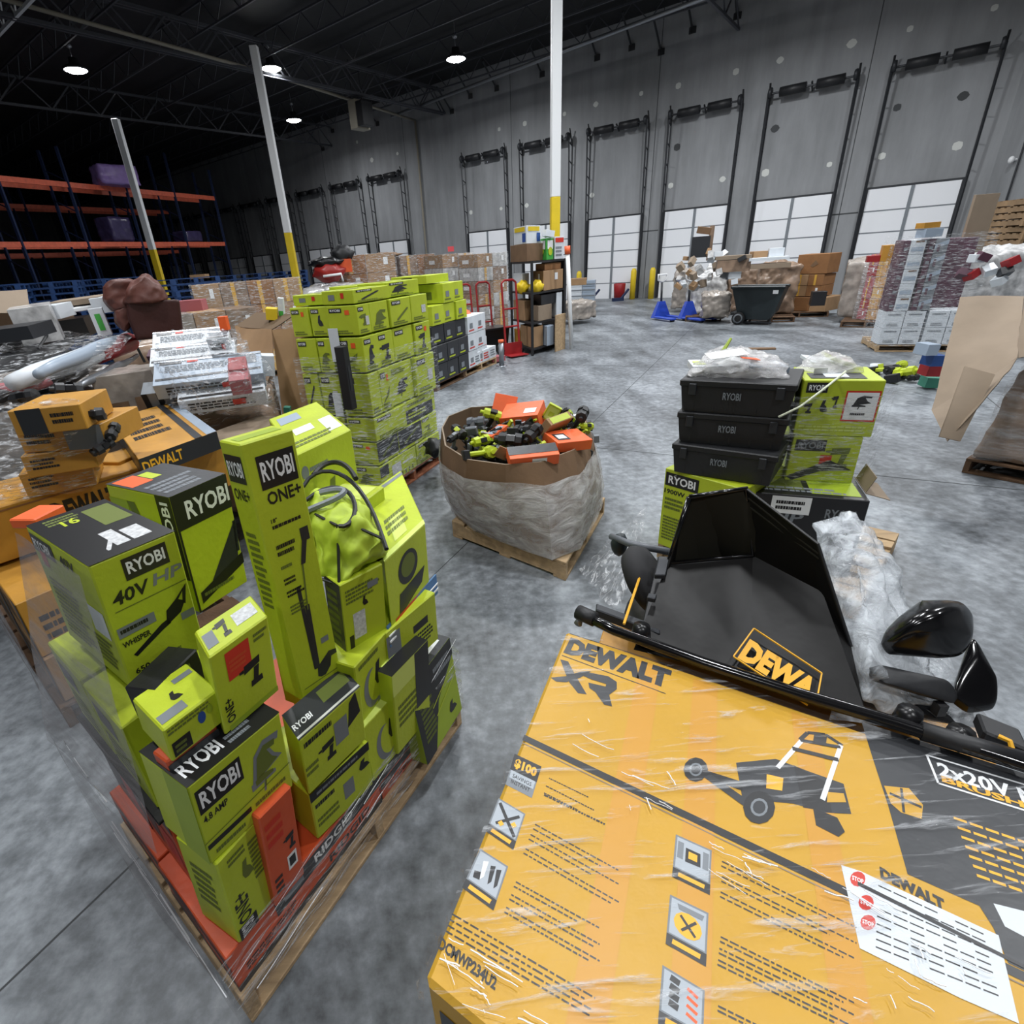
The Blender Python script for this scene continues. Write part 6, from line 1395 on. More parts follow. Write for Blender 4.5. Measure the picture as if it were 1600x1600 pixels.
g = MB(); g.hull([at(*p) for p in ((240, 560, 1.45), (262, 515, 1.58), (365, 515, 1.58), (425, 575, 1.35), (440, 640, .95), (300, 680, .85), (240, 640, 1.0), (330, 600, 1.42))], 'film_thin', 4, .05, 8, relax=1); g.link('stretch_film', None, at(300, 580, 1.2), 'shiny clear film over the heap of white and pink cartons', 'stretch film')
Q('cardboard_carton', 'pale tan carton top showing left of the tall narrow lime carton', 'carton', 'cardboard_pale', (352, 690), (452, 652), .95, .5, .3)
# tall cardboard bin
e = empty('gaylord_bin', at(430, 700), 'tall torn cardboard bin left of the tall lime carton stack', 'bulk bin')
o0 = at(430, 700)
g = MB(); panel(g, [at(442, 655, .75), at(520, 650, .72), at(478, 512, 1.5), at(425, 515, 1.5)], 'cardboard', .01, 6, 8); panel(g, [at(455, 720, .3), at(520, 700, .3), at(520, 650, .72), at(442, 655, .75)], 'cardboard', .01); panel(g, [at(372, 560, 1.25), at(425, 600, 1.1), at(425, 515, 1.5), at(368, 510, 1.5)], 'cardboard', .02, 6, 6); panel(g, [at(405, 640, .9), at(455, 720, .3), at(442, 655, .75), at(425, 580, 1.2)], 'cardboard_dark', .02, 4, 4)
g.link('bin_wall', e, o0)
g = MB(); panel(g, [at(368, 510, 1.5), at(425, 515, 1.5), at(460, 492, 1.6), at(400, 488, 1.6)], 'cardboard_inside', .01, 4, 4); g.link('bin_interior', e, o0)
for i, (x, y, z, sx, sy, sz, rz, m, lab) in enumerate([(418, 570, 1.3, .1, .1, .16, 20, 'white_card', 'white carton poking through the torn side of the cardboard bin'), (440, 485, -5.5, .05, .05, .22, 0, 'white_card', 'white and green carton upright on top of the cardboard bin'), (425, 490, -5.5, .1, .1, .1, 10, 'yellow_paint', 'pale yellow bag left of the upright white and green carton'),
                                                     (470, 480, -5.6, .08, .08, .12, 5, 'yellow_paint', 'pale yellow bag right of the upright white and green carton'), (494, 482, -5.7, .14, .12, .12, 0, 'charcoal_card', 'dark grey case beside the top left of the tall lime stack'), (449, 640, .95, .05, .05, .05, 0, 'teal', 'small teal scrap between the cardboard bin and the lime cartons')]):
    tbox('carton' if i != 5 else 'scrap', lab, 'carton' if i != 5 else 'scrap', x, y, z, sx, sy, sz, 5, 8, rz, m, {'F': [('r', .1, .3, .9, .5, 'green_paint')]} if i == 1 else None)

# ------------------------------------------------ rows of brown wrapped loads
def bgrid(P, a_, b_, nc, nr, z0, h, m, where, name='cardboard_carton', cat='carton', deco=None, dep=.5, rowsn=None, grp=None, jit=.01):
    rnd_ = random.Random(int(P.x * 100) + nr)
    wd = a_.length / nc; ua_ = a_.normalized(); ub_ = b_.normalized()
    for r in range(nr):
        for c_ in range(nc):
            mm = m if isinstance(m, str) else m[(r * nc + c_) % len(m)]
            rn_ = 'bottom row' if r == 0 else 'top row' if r == nr - 1 else '%s row' % ORD[r]
            carton(name, where + (', ' + rn_ if nr > 1 else '') + (', ' + ('left end' if c_ == 0 else 'right end' if c_ == nc - 1 else ORD[c_] + ' from left') if nc > 1 else ''), cat,
                   P + ua_ * (c_ * wd + .005) - ub_ * rnd_.uniform(-jit, jit) + Z * (z0 + r * h), ua_ * (wd - .01), ub_ * dep, Z * (h - .008), mm, {'F': (deco(r, c_) if deco else [('r', .4, 0, .55, 1, 'tape')] if rnd_.random() < .5 else [('r', .6, .4, .75, .8, 'print_white')]), 'L': [('r', .3, .3, .6, .6, 'print_white')]}, grp)
def rowload(l, r, y, dist_l, dist_r, nc, nr, z0, ztop, m, where, label, filmlab, dep=.9, fm='film_thin'):
    "load whose front runs between two picture columns at given distances"
    def pt(px, dd):
        lo = at(px, 1500); best_ = None
        for yy in range(460, 1000):
            p = at(px, yy)
            if p.length <= dd and p.y > 0: return Vector((p.x, p.y, 0))
        return Vector((lo.x, lo.y, 0))
    A = pt(l, dist_l); B = pt(r, dist_r); a_ = B - A; b_ = Matrix.Rotation(R_(90), 3, 'Z') @ a_.normalized()
    pallet(A, a_, b_ * dep, 'wooden pallet ' + label, None, .13, 'wood_dark', 5)
    bgrid(A + Z * 0, a_, b_, nc, nr, z0, (ztop - z0) / nr, m, where, dep=dep)
    film('stretch_film', filmlab, [A - b_ * .03 - a_.normalized() * .03 + b_ * dep, A - b_ * .03 - a_.normalized() * .03, B - b_ * .03 + a_.normalized() * .03, B + b_ * dep], .12, ztop + .01, fm, 14, 14, .03, 4)
    return A, a_, b_
rowload(338, 492, 0, 12, 12, 4, 4, .13, 1.85, ['cardboard', 'wrap_brown', 'cardboard_brown', 'cardboard'], 'brown carton in the long wrapped row before the column', 'under the long wrapped row of brown cartons', 'clear film over the long row of brown cartons', 1.0)
rowload(300, 436, 0, 8.3, 8.5, 3, 3, .13, 1.55, ['wrap_grey', 'cardboard', 'wrap_brown'], 'brown carton in the wrapped row behind the white heap', 'under the nearer wrapped row behind the white heap', 'clear film over the nearer row of brown cartons', .8)
rowload(545, 632, 0, 14.5, 14.5, 2, 5, .13, 2.22, ['cardboard_brown', 'cardboard'], 'brown carton in the tall stack right of the red mower', 'under the tall brown carton stack beside the red mower', 'clear film over the tall brown carton stack beside the red mower', 1.0)
rowload(637, 688, 0, 16.5, 16.8, 2, 4, .13, 2.15, ['wrap_brown', 'cardboard_brown'], 'brown wrapped carton behind the far lime stack', 'under the brown load behind the far lime stack', 'clear film over the brown load behind the far lime stack', 1.0)
A1, a1_, b1_ = rowload(700, 745, 0, 15.5, 16, 2, 6, .13, 2.1, ['wrap_brown', 'cardboard', 'wrap_clear'], 'carton in the left load behind the red hand trucks', 'under the left tall wrapped load', 'film over the left tall wrapped load behind the hand trucks', 1.0)
rowload(752, 795, 0, 15, 15.6, 2, 6, .13, 2.05, ['wrap_brown', 'cardboard', 'wrap_clear'], 'carton in the right load behind the red hand trucks', 'under the right tall wrapped load', 'film over the right tall wrapped load behind the hand trucks', 1.0)
g = MB(); p = A1 + Z * 2.15 + a1_ * .2; g.para(p, (.16, 0, 0), (0, .01, 0), (0, 0, .12), 'sign_pink'); g.link('paper_tag', None, p, 'pink paper tag standing on the left tall wrapped load', 'tag')
for i, (x, y, z, w_, m, lab) in enumerate([(608, 392, 2.3, .5, 'cardboard_dark', 'dark crumpled lid on top of the tall brown carton stack')]):
    P = at(600, 402, -15); g = MB(); g.blob(P + Z * .04, (.45, .3, .07), m, .3, 3, 3); g.link('crumpled_cardboard', None, P, lab, 'lid')
# red mower and black machines on a load
A2 = at(505, 555); e = empty('lawn_mower', at(520, 445, -14), 'red and black machine heaped on a load left of the brown carton stack', 'mower')
o0 = at(520, 445, -14)
g = MB(); g.blob(at(515, 425, -14), (.38, .3, .22), 'red_plastic', .25, 3, 3); g.link('deck', e, o0)
g = MB(); g.blob(at(510, 410, -14), (.4, .25, .12), 'black_plastic', .3, 3, 3); g.blob(at(535, 398, -14.1), (.27, .2, .2), 'black_satin', .3, 3, 3); g.link('engine', e, o0)
g = MB(); g.tube([at(505, 432, -13.6), at(533, 428, -13.6), at(536, 440, -13.6)], .03, 'white_paint', 8); g.link('handle', e, o0)
tbox('carton', 'orange carton beside the red mower', 'carton', 540, 415, -14, .28, .2, .28, 0, 0, 5, 'orange_card')
g = MB(); pts = [o0 + Vector((x, y, z_)) for x in (-.7, .75) for y in (-.2, .9) for z_ in (-1.6, .0)]; g.hull(pts, 'wrap_clear', 3, .06, 4); g.link('wrapped_load', None, o0, 'clear wrapped load under the red mower', 'pallet load')
# blue pallets in front of the racks
bp0 = None
OR2 = ORD + ['fifteenth', 'sixteenth', 'seventeenth', 'eighteenth']
cols_ = [(12, 442, 17.5), (52, 440, 17.2), (92, 436, 18.5), (132, 434, 18), (175, 432, 19), (222, 433, 20), (268, 432, 18.5), (300, 434, 17.6), (338, 430, 16.2), (362, 425, 21), (400, 422, 22), (438, 420, 23), (470, 418, 24)]
def bluepallet():
    g = MB()
    for k in range(5): g.box(-.55, .55, -.5 + .225 * k, -.5 + .225 * k + .1, .12, .14, 'blue_paint')
    for x in (-.55, -.05, .45):
        g.box(x, x + .1, -.5, .5, .095, .12, 'blue_paint')
        for y in (-.5, -.05, .4): g.box(x, x + .1, y, y + .1, .02, .095, 'blue_paint')
    for y in (-.5, -.05, .4): g.box(-.55, .55, y, y + .1, 0, .02, 'blue_paint')
    return g
gbp = bluepallet()
for ci, (px, py, dd) in enumerate(cols_):
    P = None
    for yy in range(470, 900):
        q_ = at(px, yy)
        if q_.length <= dd: P = Vector((q_.x, q_.y, 0)); break
    ht = zup(P, py); nn_ = int(ht / .142); 
    for k in range(nn_):
        lab = 'blue pallet, %s from the top of the %s blue stack from the left' % (OR2[nn_ - 1 - k], ORD[ci])
        if bp0 is None: bp0 = gbp.link('blue_pallet', None, (0, 0, 0)); o = bp0
        else: o = bp0.copy(); COL.objects.link(o)
        o.location = P + Z * (.142 * k); o.rotation_euler = (0, 0, R_(20 + (k * 37 + ci * 11) % 7)); tag(o, lab, 'pallet', 'blue pallets in the %s stack from the left' % ORD[ci])
tbox('carton', 'small tan carton and grey cap on the blue pallets before the dark wall', 'carton', 312, 432, -17, .4, .3, .1, 0, 0, 0, 'cardboard')
tbox('paper_tag', 'pale red bundle beside the leather armchair', 'bundle', 300, 478, -9, .35, .3, .16, 0, 0, 8, 'pink_print')

# ================================================================ AROUND THE SHELF UNIT
# red hand trucks
def truck(px, py, h, rz, lab):
    P = at(px, py); e_ = empty('hand_truck', P, lab, 'hand truck'); Rm = Matrix.Rotation(R_(rz), 3, 'Z'); f = lambda x, y, z_: P + Rm @ Vector((x, y + z_ * .08, z_))
    g = MB()
    for s_ in (-.17, .17): g.tube([f(s_, 0, .1), f(s_, 0, h - .05)], .022, 'red_paint', 6)
    for z_ in (.25, .6, .95): g.tube([f(-.17, 0, z_), f(.17, 0, z_)], .018, 'red_paint', 6)
    g.tube([f(-.17, 0, h - .05), f(-.1, 0, h), f(.1, 0, h), f(.17, 0, h - .05)], .022, 'red_paint', 6); g.link('frame', e_, P)
    g = MB(); g.para(f(-.22, -.28, .03), Rm @ Vector((.44, 0, 0)), Rm @ Vector((0, .28, 0)), (0, 0, .015), 'red_paint'); g.para(f(-.22, -.01, .03), Rm @ Vector((.44, 0, 0)), Rm @ Vector((0, .02, 0)), (0, 0, .25), 'red_paint'); g.link('toe_plate', e_, P)
    for s_ in (-.24, .24): g = MB(); g.lathe(f(s_, .1, .13), Rm @ Vector((1, 0, 0)), [(.001, -.03), (.06, -.03), (.12, -.035), (.12, .035), (.06, .03), (.001, .03)], 'rubber', 14); wh_ = g.link('wheel', e_, P); g = MB(); g.lathe(f(s_, .1, .13), Rm @ Vector((1, 0, 0)), [(.001, -.045), (.04, -.04), (.04, .04), (.001, .045)], 'steel', 10); g.link('hub', wh_, P)
truck(802, 556, 1.5, 25, 'nearest red hand truck, beside the black shelf unit'); truck(762, 545, 1.45, 25, 'middle red hand truck, before the tall wrapped load'); truck(733, 540, 1.4, 25, 'furthest left red hand truck of the three')
# steel post
P = at(727, 575); e = empty('guard_post', P, 'short silver guard post with an orange cap at the aisle edge', 'post')
P = at(786 - 2, 572); e.location = P
g = MB(); g.tube([P, P + Z * .45], .05, 'steel', 12); g.lathe(P, (0, 0, 1), [(.001, .012), (.11, .012), (.11, 0)], 'steel', 12); g.link('post', e, P)
g = MB(); g.tube([P + Z * .45, P + Z * .5], .055, 'orange_plastic', 12); g.link('cap', e, P)
# black bin and white cartons
P = at(768, 548); e = empty('plastic_bin', P, 'black plastic bin behind the nearest red hand truck', 'bin'); Rm = Matrix.Rotation(R_(25), 3, 'Z')
g = MB(); vs = [P + Rm @ Vector((x * s_, y * s_, z_)) for z_, s_ in ((0, .85), (.5, 1)) for x, y in ((-.35, -.25), (.35, -.25), (.35, .25), (-.35, .25))]; g.raw(vs, [[0, 3, 2, 1], [0, 1, 5, 4], [1, 2, 6, 5], [2, 3, 7, 6], [3, 0, 4, 7]], 'black_plastic'); g.link('bin_body', e, P)
g = MB(); g.para(P + Rm @ Vector((-.38, -.28, .48)), Rm @ Vector((.76, 0, 0)), Rm @ Vector((0, .56, 0)), Z * .04, 'black_plastic', .01); g.link('rim', e, P)
WPp = at(728, 589); WPe = at(776, 568); wa = (WPe - WPp); wb = Matrix.Rotation(R_(90), 3, 'Z') @ wa.normalized()
pallet(WPp, wa, wb * 1.0, 'pale wooden pallet under the white cartons at the aisle edge', None, .13, 'wood', 5)
k = 0
for (s_, t_, z_) in ((.0, .0, 0), (.25, .0, 0), (.55, .0, 0), (.8, .02, 0), (.02, .0, 1), (.28, .02, 1), (.0, .02, 2), (.2, .3, 2), (.55, .05, 1), (.02, .1, 3)):
    k += 1
    carton('white_carton', 'white carton behind the guard post, %s layer, %s from the near end%s' % (['bottom', 'second', 'third', 'top'][z_], ORD[int(s_ * 4)], ', back' if t_ > .2 else ''), 'carton', WPp + wa * s_ + wb * t_ + Z * (.135 + .225 * z_), wa * .22, wb * .35, Z * .22, 'white_card', {'F': [('l', .1, .2, .9, .8, 3, 'print_red' if k % 2 else 'print_grey')], 'L': [('r', .3, .3, .6, .7, 'print_red')]}, 'white cartons behind the guard post')
tbox('carton', 'small pink carton on the floor beside the guard post', 'carton', 776, 560, .08, .3, .2, .1, 0, 0, 25, 'pink_print')
# shelf unit
N_ = at(832, 556); Rt = at(881, 541); Lf = at(801, 545); sa = Rt - N_; sb = Lf - N_
e = empty('shelf_unit', N_, 'black metal shelf unit loaded with cartons beside the aisle', 'shelf unit')
zs = [.1, .62, 1.2, 1.78]
for q_ in (N_, N_ + sa, N_ + sb, N_ + sa + sb): g = MB(); g.box(q_.x - .025, q_.x + .025, q_.y - .025, q_.y + .025, 0, 1.82, 'black_satin'); g.link('upright', e, N_)
for z_ in zs: g = MB(); g.para(N_ + Z * z_, sa, sb, Z * .035, 'black_satin'); g.link('shelf', e, N_)
g = MB(); g.para(N_ + sa * .97, sa * .03, sb, Z * 1.8, 'black_satin'); g.link('side_panel', e, N_)
def onshelf(u, v, z_, wu, wv, h, m, lab, deco=None, name='cardboard_carton', cat='carton'):
    carton(name, lab, cat, N_ + sa * u + sb * v + Z * z_, sa * wu, sb * wv, Z * h, m, {'F': deco or [], 'L': deco or []})
zt = 1.818
onshelf(.0, .2, zt, .45, .8, .32, 'cardboard_dark', 'plain brown carton on top of the shelf unit at its left end'); onshelf(.02, .25, zt + .325, .4, .6, .32, 'white_card', 'white carton with yellow print on the brown one, highest on the shelf unit', [('r', .1, .7, .9, .95, 'yellow_paint'), ('r', .7, .1, .95, .6, 'print_blue')])
onshelf(.46, .05, zt, .2, .5, .4, 'green_paint', 'green and white carton on top of the shelf unit', [('r', .1, .5, .9, .9, 'print_white'), ('c', .5, .4, .3, .2, 'lime')]); onshelf(.68, .02, zt, .28, .5, .42, 'white_card', 'white carton with red band of lettering on top of the shelf unit', [('r', .05, .75, .95, .95, 'print_red'), ('l', .1, .1, .9, .6, 3, 'print_grey')])
tbox('carton', 'small white and brown item on top of the cartons on the shelf unit', 'item', 857, 365, -12.3, .2, .15, .12, 0, 10, 20, 'white_card')
onshelf(.35, .02, 1.24, .6, .5, .38, 'cardboard', 'large brown carton with white label on the upper shelf', [('r', .55, .5, .7, .85, 'print_white')]); onshelf(.4, .05, 1.623, .5, .4, .13, 'cardboard_brown', 'flat brown carton squeezed in under the top shelf')
for u, v, z_, lab in ((.05, .5, 1.33, 'yellow bag on the upper shelf, left one'), (.22, .12, 1.33, 'yellow bag on the upper shelf beside the large brown carton')):
    g = MB(); P = N_ + sa * u + sb * v + Z * z_; g.blob(P, (.14, .14, .13), 'yellow_paint', .3, 3, 3); g.link('bag', None, P, lab, 'bag')
onshelf(.04, .5, 1.24, .2, .45, .35, 'white_card', 'white carton at the left end of the upper shelf')
onshelf(.03, .4, .66, .3, .55, .4, 'cardboard', 'brown carton at the left end of the middle shelf'); onshelf(.2, .02, .66, .4, .35, .3, 'cardboard_pale', 'tan carton on the middle shelf with pink item'); onshelf(.3, .05, .962, .5, .6, .2, 'charcoal_card', 'black carton on the middle shelf'); onshelf(.75, .02, .66, .18, .3, .5, 'white_card', 'upright white carton at the right of the middle shelf')
onshelf(.05, .05, .14, .3, .6, .42, 'cardboard', 'brown carton at the bottom of the shelf unit, left'); onshelf(.38, -.1, .14, .2, .3, .4, 'light_blue', 'pale blue carton at the bottom of the shelf unit'); onshelf(.05, .68, .14, .3, .3, .3, 'yellow_dull', 'yellow carton low at the left end of the shelf unit')
carton('wooden_board', 'tall wooden board leaning at the right front of the shelf unit', 'board', at(868, 550) , (at(883, 545) - at(868, 550)), sb.normalized() * .05, Z * .75, 'wood')
P = at(893, 545); g = MB(); g.tube([P, P + Vector((-.12, .02, 1.9))], .045, 'white_paint', 8); e = empty('steel_tube', P, 'white steel tube with an orange tip leaning at the right of the shelf unit', 'tube'); g.link('tube', e, P)
g = MB(); g.tube([P + Vector((-.12, .02, 1.9)), P + Vector((-.13, .02, 2.05))], .06, 'orange_plastic', 8); g.link('tip', e, P)
# loads right of the shelf
def blobload(px, py, w_, dp, h, m, lab, rz=-35, seed=0, amp=.06, name='wrapped_load', film_=False):
    P = at(px, py); Rm = Matrix.Rotation(R_(rz), 3, 'Z'); rnd_ = random.Random(seed); pts = []
    for x in (-.5, .5):
        for y in (0, 1):
            for z_ in (.13, .7, 1): pts.append(P + Rm @ Vector((x * w_ * rnd_.uniform(.85, 1), y * dp, (z_ if z_ == .13 else z_ * h) * (1 if z_ < .5 else rnd_.uniform(.9, 1)))))
    pts.append(P + Rm @ Vector((0, dp / 2, h * 1.05)))
    g = MB(); g.hull(pts, m, 4, amp, 5, relax=1); g.link(name, None, P, lab, 'pallet load')
    return P, Rm
def ringload(px, py, w_, lab, rz=-35):
    P = at(px, py); Rm = Matrix.Rotation(R_(rz), 3, 'Z'); pallet(P - Rm @ Vector((w_ / 2, 0, 0)), Rm @ Vector((w_, 0, 0)), Rm @ Vector((0, 1.0, 0)), lab, None, .13, 'wood_dark', 5)
blobload(912, 506, .9, .8, .62, 'wrap_grey', 'low grey wrapped load on the floor right of the shelf unit', 20, 3); ringload(905, 500 - 6, .9, 'pallet end showing behind the shelf unit at the right', 20)
P = at(905, 480); bgrid(P - Vector((.4, 0, 0)), Vector((.9, -.3, 0)), Vector((.3, .9, 0)), 2, 4, .13, .2, ['white_card', 'light_blue'], 'white carton far behind the shelf unit near the dock wall', deco=lambda r, c: [('r', 0, .3, 1, .5, 'print_grey')])
tbox('carton', 'brown carton end on the white cartons near the dock wall', 'carton', 902, 440, 1.02, .6, .4, .2, 0, 0, -15, 'cardboard')
# small blue stackers by the first door
for px, py, lab in ((925, 470, 'blue pallet jack handle lying by the dock door, left one'), (970, 470, 'blue pallet jack handle lying by the dock door, right one')):
    P = at(px, py); g = MB(); g.tube([P + Z * .08, P + Vector((.35, .2, .4))], .05, 'navy_steel', 6); g.box(P.x - .35, P.x + .1, P.y - .08, P.y + .08, 0, .12, 'navy_steel'); g.link('pallet_jack', None, P, lab, 'pallet jack')
# ------------------------------------------------ pallet jacks
def jack(px, py, rz, lab):
    P = at(px, py); Rm = Matrix.Rotation(R_(rz), 3, 'Z'); f = lambda x, y, z_: P + Rm @ Vector((x, y, z_)); e_ = empty('pallet_jack', P, lab, 'pallet jack')
    for s_ in (-.2, .2):
        g = MB(); g.para(f(s_ - .08, -.75, .05), Rm @ Vector((.16, 0, 0)), Rm @ Vector((0, .8, 0)), Z * .05, 'jack_blue', .01); g.link('fork', e_, P)
        g = MB(); g.lathe(f(s_, -.68, .04), Rm @ Vector((1, 0, 0)), [(.001, -.05), (.04, -.05), (.04, .05), (.001, .05)], 'rubber', 10); g.link('fork_wheel', e_, P)
    g = MB(); v_ = [f(-.28, .05, .05), f(.28, .05, .05), f(.09, .1, .48), f(-.09, .1, .48), f(-.28, .2, .05), f(.28, .2, .05), f(.09, .2, .48), f(-.09, .2, .48)]
    g.raw(v_, [[0, 1, 2, 3], [5, 4, 7, 6], [1, 5, 6, 2], [4, 0, 3, 7], [3, 2, 6, 7], [0, 4, 5, 1]], 'jack_blue'); g.link('body', e_, P)
    g = MB(); g.tube([f(0, .15, .4), f(0, .2, .98)], .03, 'dark_steel', 8); g.link('shaft', e_, P)
    g = MB(); g.tube([f(0, .2, .98), f(-.13, .2, 1.05), f(-.14, .2, 1.18), f(.14, .2, 1.18), f(.13, .2, 1.05), f(0, .2, .98)], .025, 'white_paint', 8); g.link('handle', e_, P)
jack(1036, 499, 15, 'blue pallet jack with pale loop handle, left of the two'); jack(1079, 500, 15, 'blue pallet jack standing before the wrapped bulging load, right of the two')
# bulging wrapped loads by the docks
for (px, py, w_, dp, h, m, lab, sd) in [(1098, 498, 1.0, .9, 1.15, 'wrap_clear', 'bulging grey load in clear film behind the right pallet jack', 1), (1072, 488, .9, .8, 1.2, 'wrap_grey', 'rounded grey film covered load left of the bulging load', 2), (1122, 490, .9, .8, 1.35, 'wrap_clear', 'glittering clear wrapped load beside the black tilt cart', 5),
                                     (1115, 505, .7, .6, .75, 'wrap_grey', 'pale cube shaped wrapped load left of the black tilt cart', 4), (1160, 492, 1.0, .8, 1.25, 'wrap_brown', 'brown wrapped load behind the black tilt cart, left', 6), (1205, 500, 1.0, .8, 1.35, 'wrap_brown', 'brown wrapped load behind the black tilt cart, right', 7)]:
    blobload(px, py, w_, dp, h, m, lab, -25, sd, .07)
ringload(1098, 502, .9, 'pallet under the bulging wrapped load', -25); ringload(1205, 504, 1.0, 'pallet under the brown wrapped load behind the tilt cart', -25)
rr = random.Random(21); xs_ = sorted(rr.uniform(1060, 1160) for _ in range(26))
for i in range(26):
    px = xs_[i]; py = rr.uniform(395, 450); z_ = 0
    tbox('wrapped_item', 'small crumpled item on the %s half of the bulging dock loads, %s from the left' % (['left', 'right'][i // 13], ORD[i % 13]), 'item', px, py, -rr.uniform(14.6, 15.4), rr.uniform(.08, .22), rr.uniform(.08, .2), rr.uniform(.08, .18), rr.uniform(-40, 40), rr.uniform(-40, 40), rr.uniform(0, 90), rr.choice(['white_card', 'wrap_clear', 'cardboard', 'charcoal_card', 'print_grey', 'cardboard_pale']), None, 'crumpled items on the bulging loads')
tbox('monitor_panel', 'dark grey square panel standing on top of the bulging loads', 'panel', 1094, 386, -15.2, .4, .12, .45, 0, 0, -20, 'charcoal_card'); tbox('carton', 'brown and white scraps on the dark grey square panel', 'carton', 1100, 360, -15.2, .3, .15, .14, 5, 10, -20, 'cardboard_dark')
tbox('cardboard_sheet', 'narrow tan cardboard sheet standing behind the dark grey panel', 'cardboard', 1110, 380, -15.5, .1, .1, .75, 0, 0, -20, 'wrap_brown')
tbox('carton', 'long flat tan carton on the brown load left of the tilt cart', 'carton', 1145, 402, -15, .75, .4, .08, 0, 0, -22, 'cardboard_pale'); tbox('carton', 'white wrapped carton above the left rim of the tilt cart', 'carton', 1148, 428, -15, .26, .2, .2, 0, 0, -22, 'white_card'); tbox('carton', 'brown carton under the long flat tan carton', 'carton', 1145, 415, -15, .7, .4, .25, 0, 0, -22, 'wrap_brown')
tbox('carton', 'long tan carton edge on the brown load behind the tilt cart', 'carton', 1202, 415, -15, .8, .4, .1, 0, 0, -22, 'cardboard_pale'); tbox('carton', 'white carton row on the brown load behind the tilt cart', 'carton', 1200, 404, -15, .8, .4, .06, 0, 0, -22, 'white_card'); tbox('carton', 'small brown carton at the top left behind the tilt cart', 'carton', 1185, 398, -15.2, .3, .3, .15, 0, 0, -10, 'cardboard'); tbox('carton', 'small white carton at the top right behind the tilt cart', 'carton', 1212, 395, -15.2, .3, .3, .2, 0, 0, -22, 'white_card')
# tilt cart
A = at(1146, 507); B = at(1200, 509); a_ = B - A; a_.z = 0; b_ = Matrix.Rotation(R_(100), 3, 'Z') @ a_.normalized() * .6; L_ = a_.length; ua_ = a_.normalized()
e = empty('tilt_cart', A, 'large black plastic tilt cart with grey ringed wheels', 'tilt cart')
g = MB(); f = lambda x, y, z_: A + ua_ * x * L_ + b_ * y + Z * z_
lo = [f(.1, .1, .12), f(.95, .1, .12), f(.95, .75, .12), f(.1, .75, .12)]; hi = [f(-.2, 0, .86), f(1.28, 0, .86), f(1.28, .85, .86), f(-.2, .85, .86)]
md = [f(-.05, .03, .5), f(1.1, .05, .3), f(1.1, .8, .3), f(-.05, .82, .5)]
for q1_, q2_ in ((lo, md), (md, hi)):
    for i in range(4): j = (i + 1) % 4; g.poly([q1_[i], q1_[j], q2_[j], q2_[i]], 'dark_teal'); g.poly([q1_[j] * 1, q1_[i] * 1, q2_[i] * 1, q2_[j] * 1], 'dark_teal') if 0 else None
g.poly(lo[::-1], 'dark_teal'); g.link('hopper', e, A)
g = MB(); g.tube(hi + [hi[0]], .035, 'dark_teal', 6); g.link('rim', e, A)
for s_ in (0, .8): g = MB(); c_ = f(.12, s_ - .02, .15); g.lathe(c_, b_, [(.001, -.05), (.05, -.05), (.11, -.04), (.15, -.04), (.15, .04), (.001, .04)], 'rubber', 18); wh_ = g.link('wheel', e, A); g = MB(); g.lathe(c_, b_, [(.08, -.056), (.115, -.052), (.08, -.05)], 'print_grey', 18); g.link('hub_ring', wh_, A)
g = MB(); g.para(f(.98, -.03, .72), ua_ * .12, b_ * .01, Z * .08, 'print_white'); g.link('label', e, A)
g = MB(); g.tube([f(.1, .2, .05), f(1.05, .2, .05)], .025, 'dark_steel', 6); g.tube([f(1.0, .2, .05), f(1.0, .2, .15)], .02, 'dark_steel', 6); g.link('chassis', e, A)
# brown cartons stack
A = at(1212, 493); B = at(1286, 496); a_ = B - A; b_ = Matrix.Rotation(R_(90), 3, 'Z') @ a_.normalized()
ringload(1248, 496, 1.3, 'pallet under the brown cartons beside the yellow bollard', -24)
bgrid(A + b_ * .02, a_, b_, 3, 1, .135, .34, ['cardboard', 'cardboard_brown', 'cardboard'], 'large brown carton at the foot of the stack beside the cart', dep=.8, deco=lambda r, c: [('r', .2, .75, .5, .95, 'print_white')] if c == 0 else [])
bgrid(A + a_ * .22 + b_ * .05, a_ * .62, b_, 2, 2, .49, .26, ['cardboard', 'cardboard_brown'], 'brown carton in the middle of the stack beside the tilt cart', dep=.6)
carton('cardboard_carton', 'dark brown big carton topping the stack beside the yellow bollard', 'carton', A + a_ * .24 + b_ * .05 + Z * 1.02, a_ * .62, b_ * .6, Z * .45, 'cardboard_brown', {'F': [('p', [(.45, .4), (.6, .7), (.7, .5), (.55, .35)], 'cardboard_dark')]})
tbox('carton', 'black carton on the right end of the lowest brown cartons', 'carton', 1278, 466, .6, .28, .25, .3, 0, 0, -24, 'black_card')

# ================================================================ RIGHT BACKGROUND
# red and yellow load in film
P = at(1352, 510); 
blobload(1335, 505, .8, .9, 1.35, 'wrap_grey', 'tall grey brown cardboard bin side left of the red and yellow cartons', -35, 11, .03)
A = at(1335, 508); B = at(1378, 512); a_ = B - A; b_ = Matrix.Rotation(R_(88), 3, 'Z') @ a_.normalized(); ringload(1350, 512, .9, 'pallet under the red and yellow cartons', -40)
bgrid(A, a_, b_, 3, 6, .14, .22, ['pink_print', 'yellow_dull', 'yellow_dull', 'red_paint', 'yellow_dull', 'cardboard', 'pink_print', 'tape', 'yellow_dull'], 'carton in the red and yellow load near the dock', dep=.6)
film('stretch_film', 'film over the red and yellow cartons near the right dock doors', [A - a_ * .1 + b_ * .8, A - a_ * .1 - b_ * .04, B + a_ * .05 - b_ * .04, B + b_ * .8], .13, 1.45, 'film_thin', 12, 12, .03, 5)
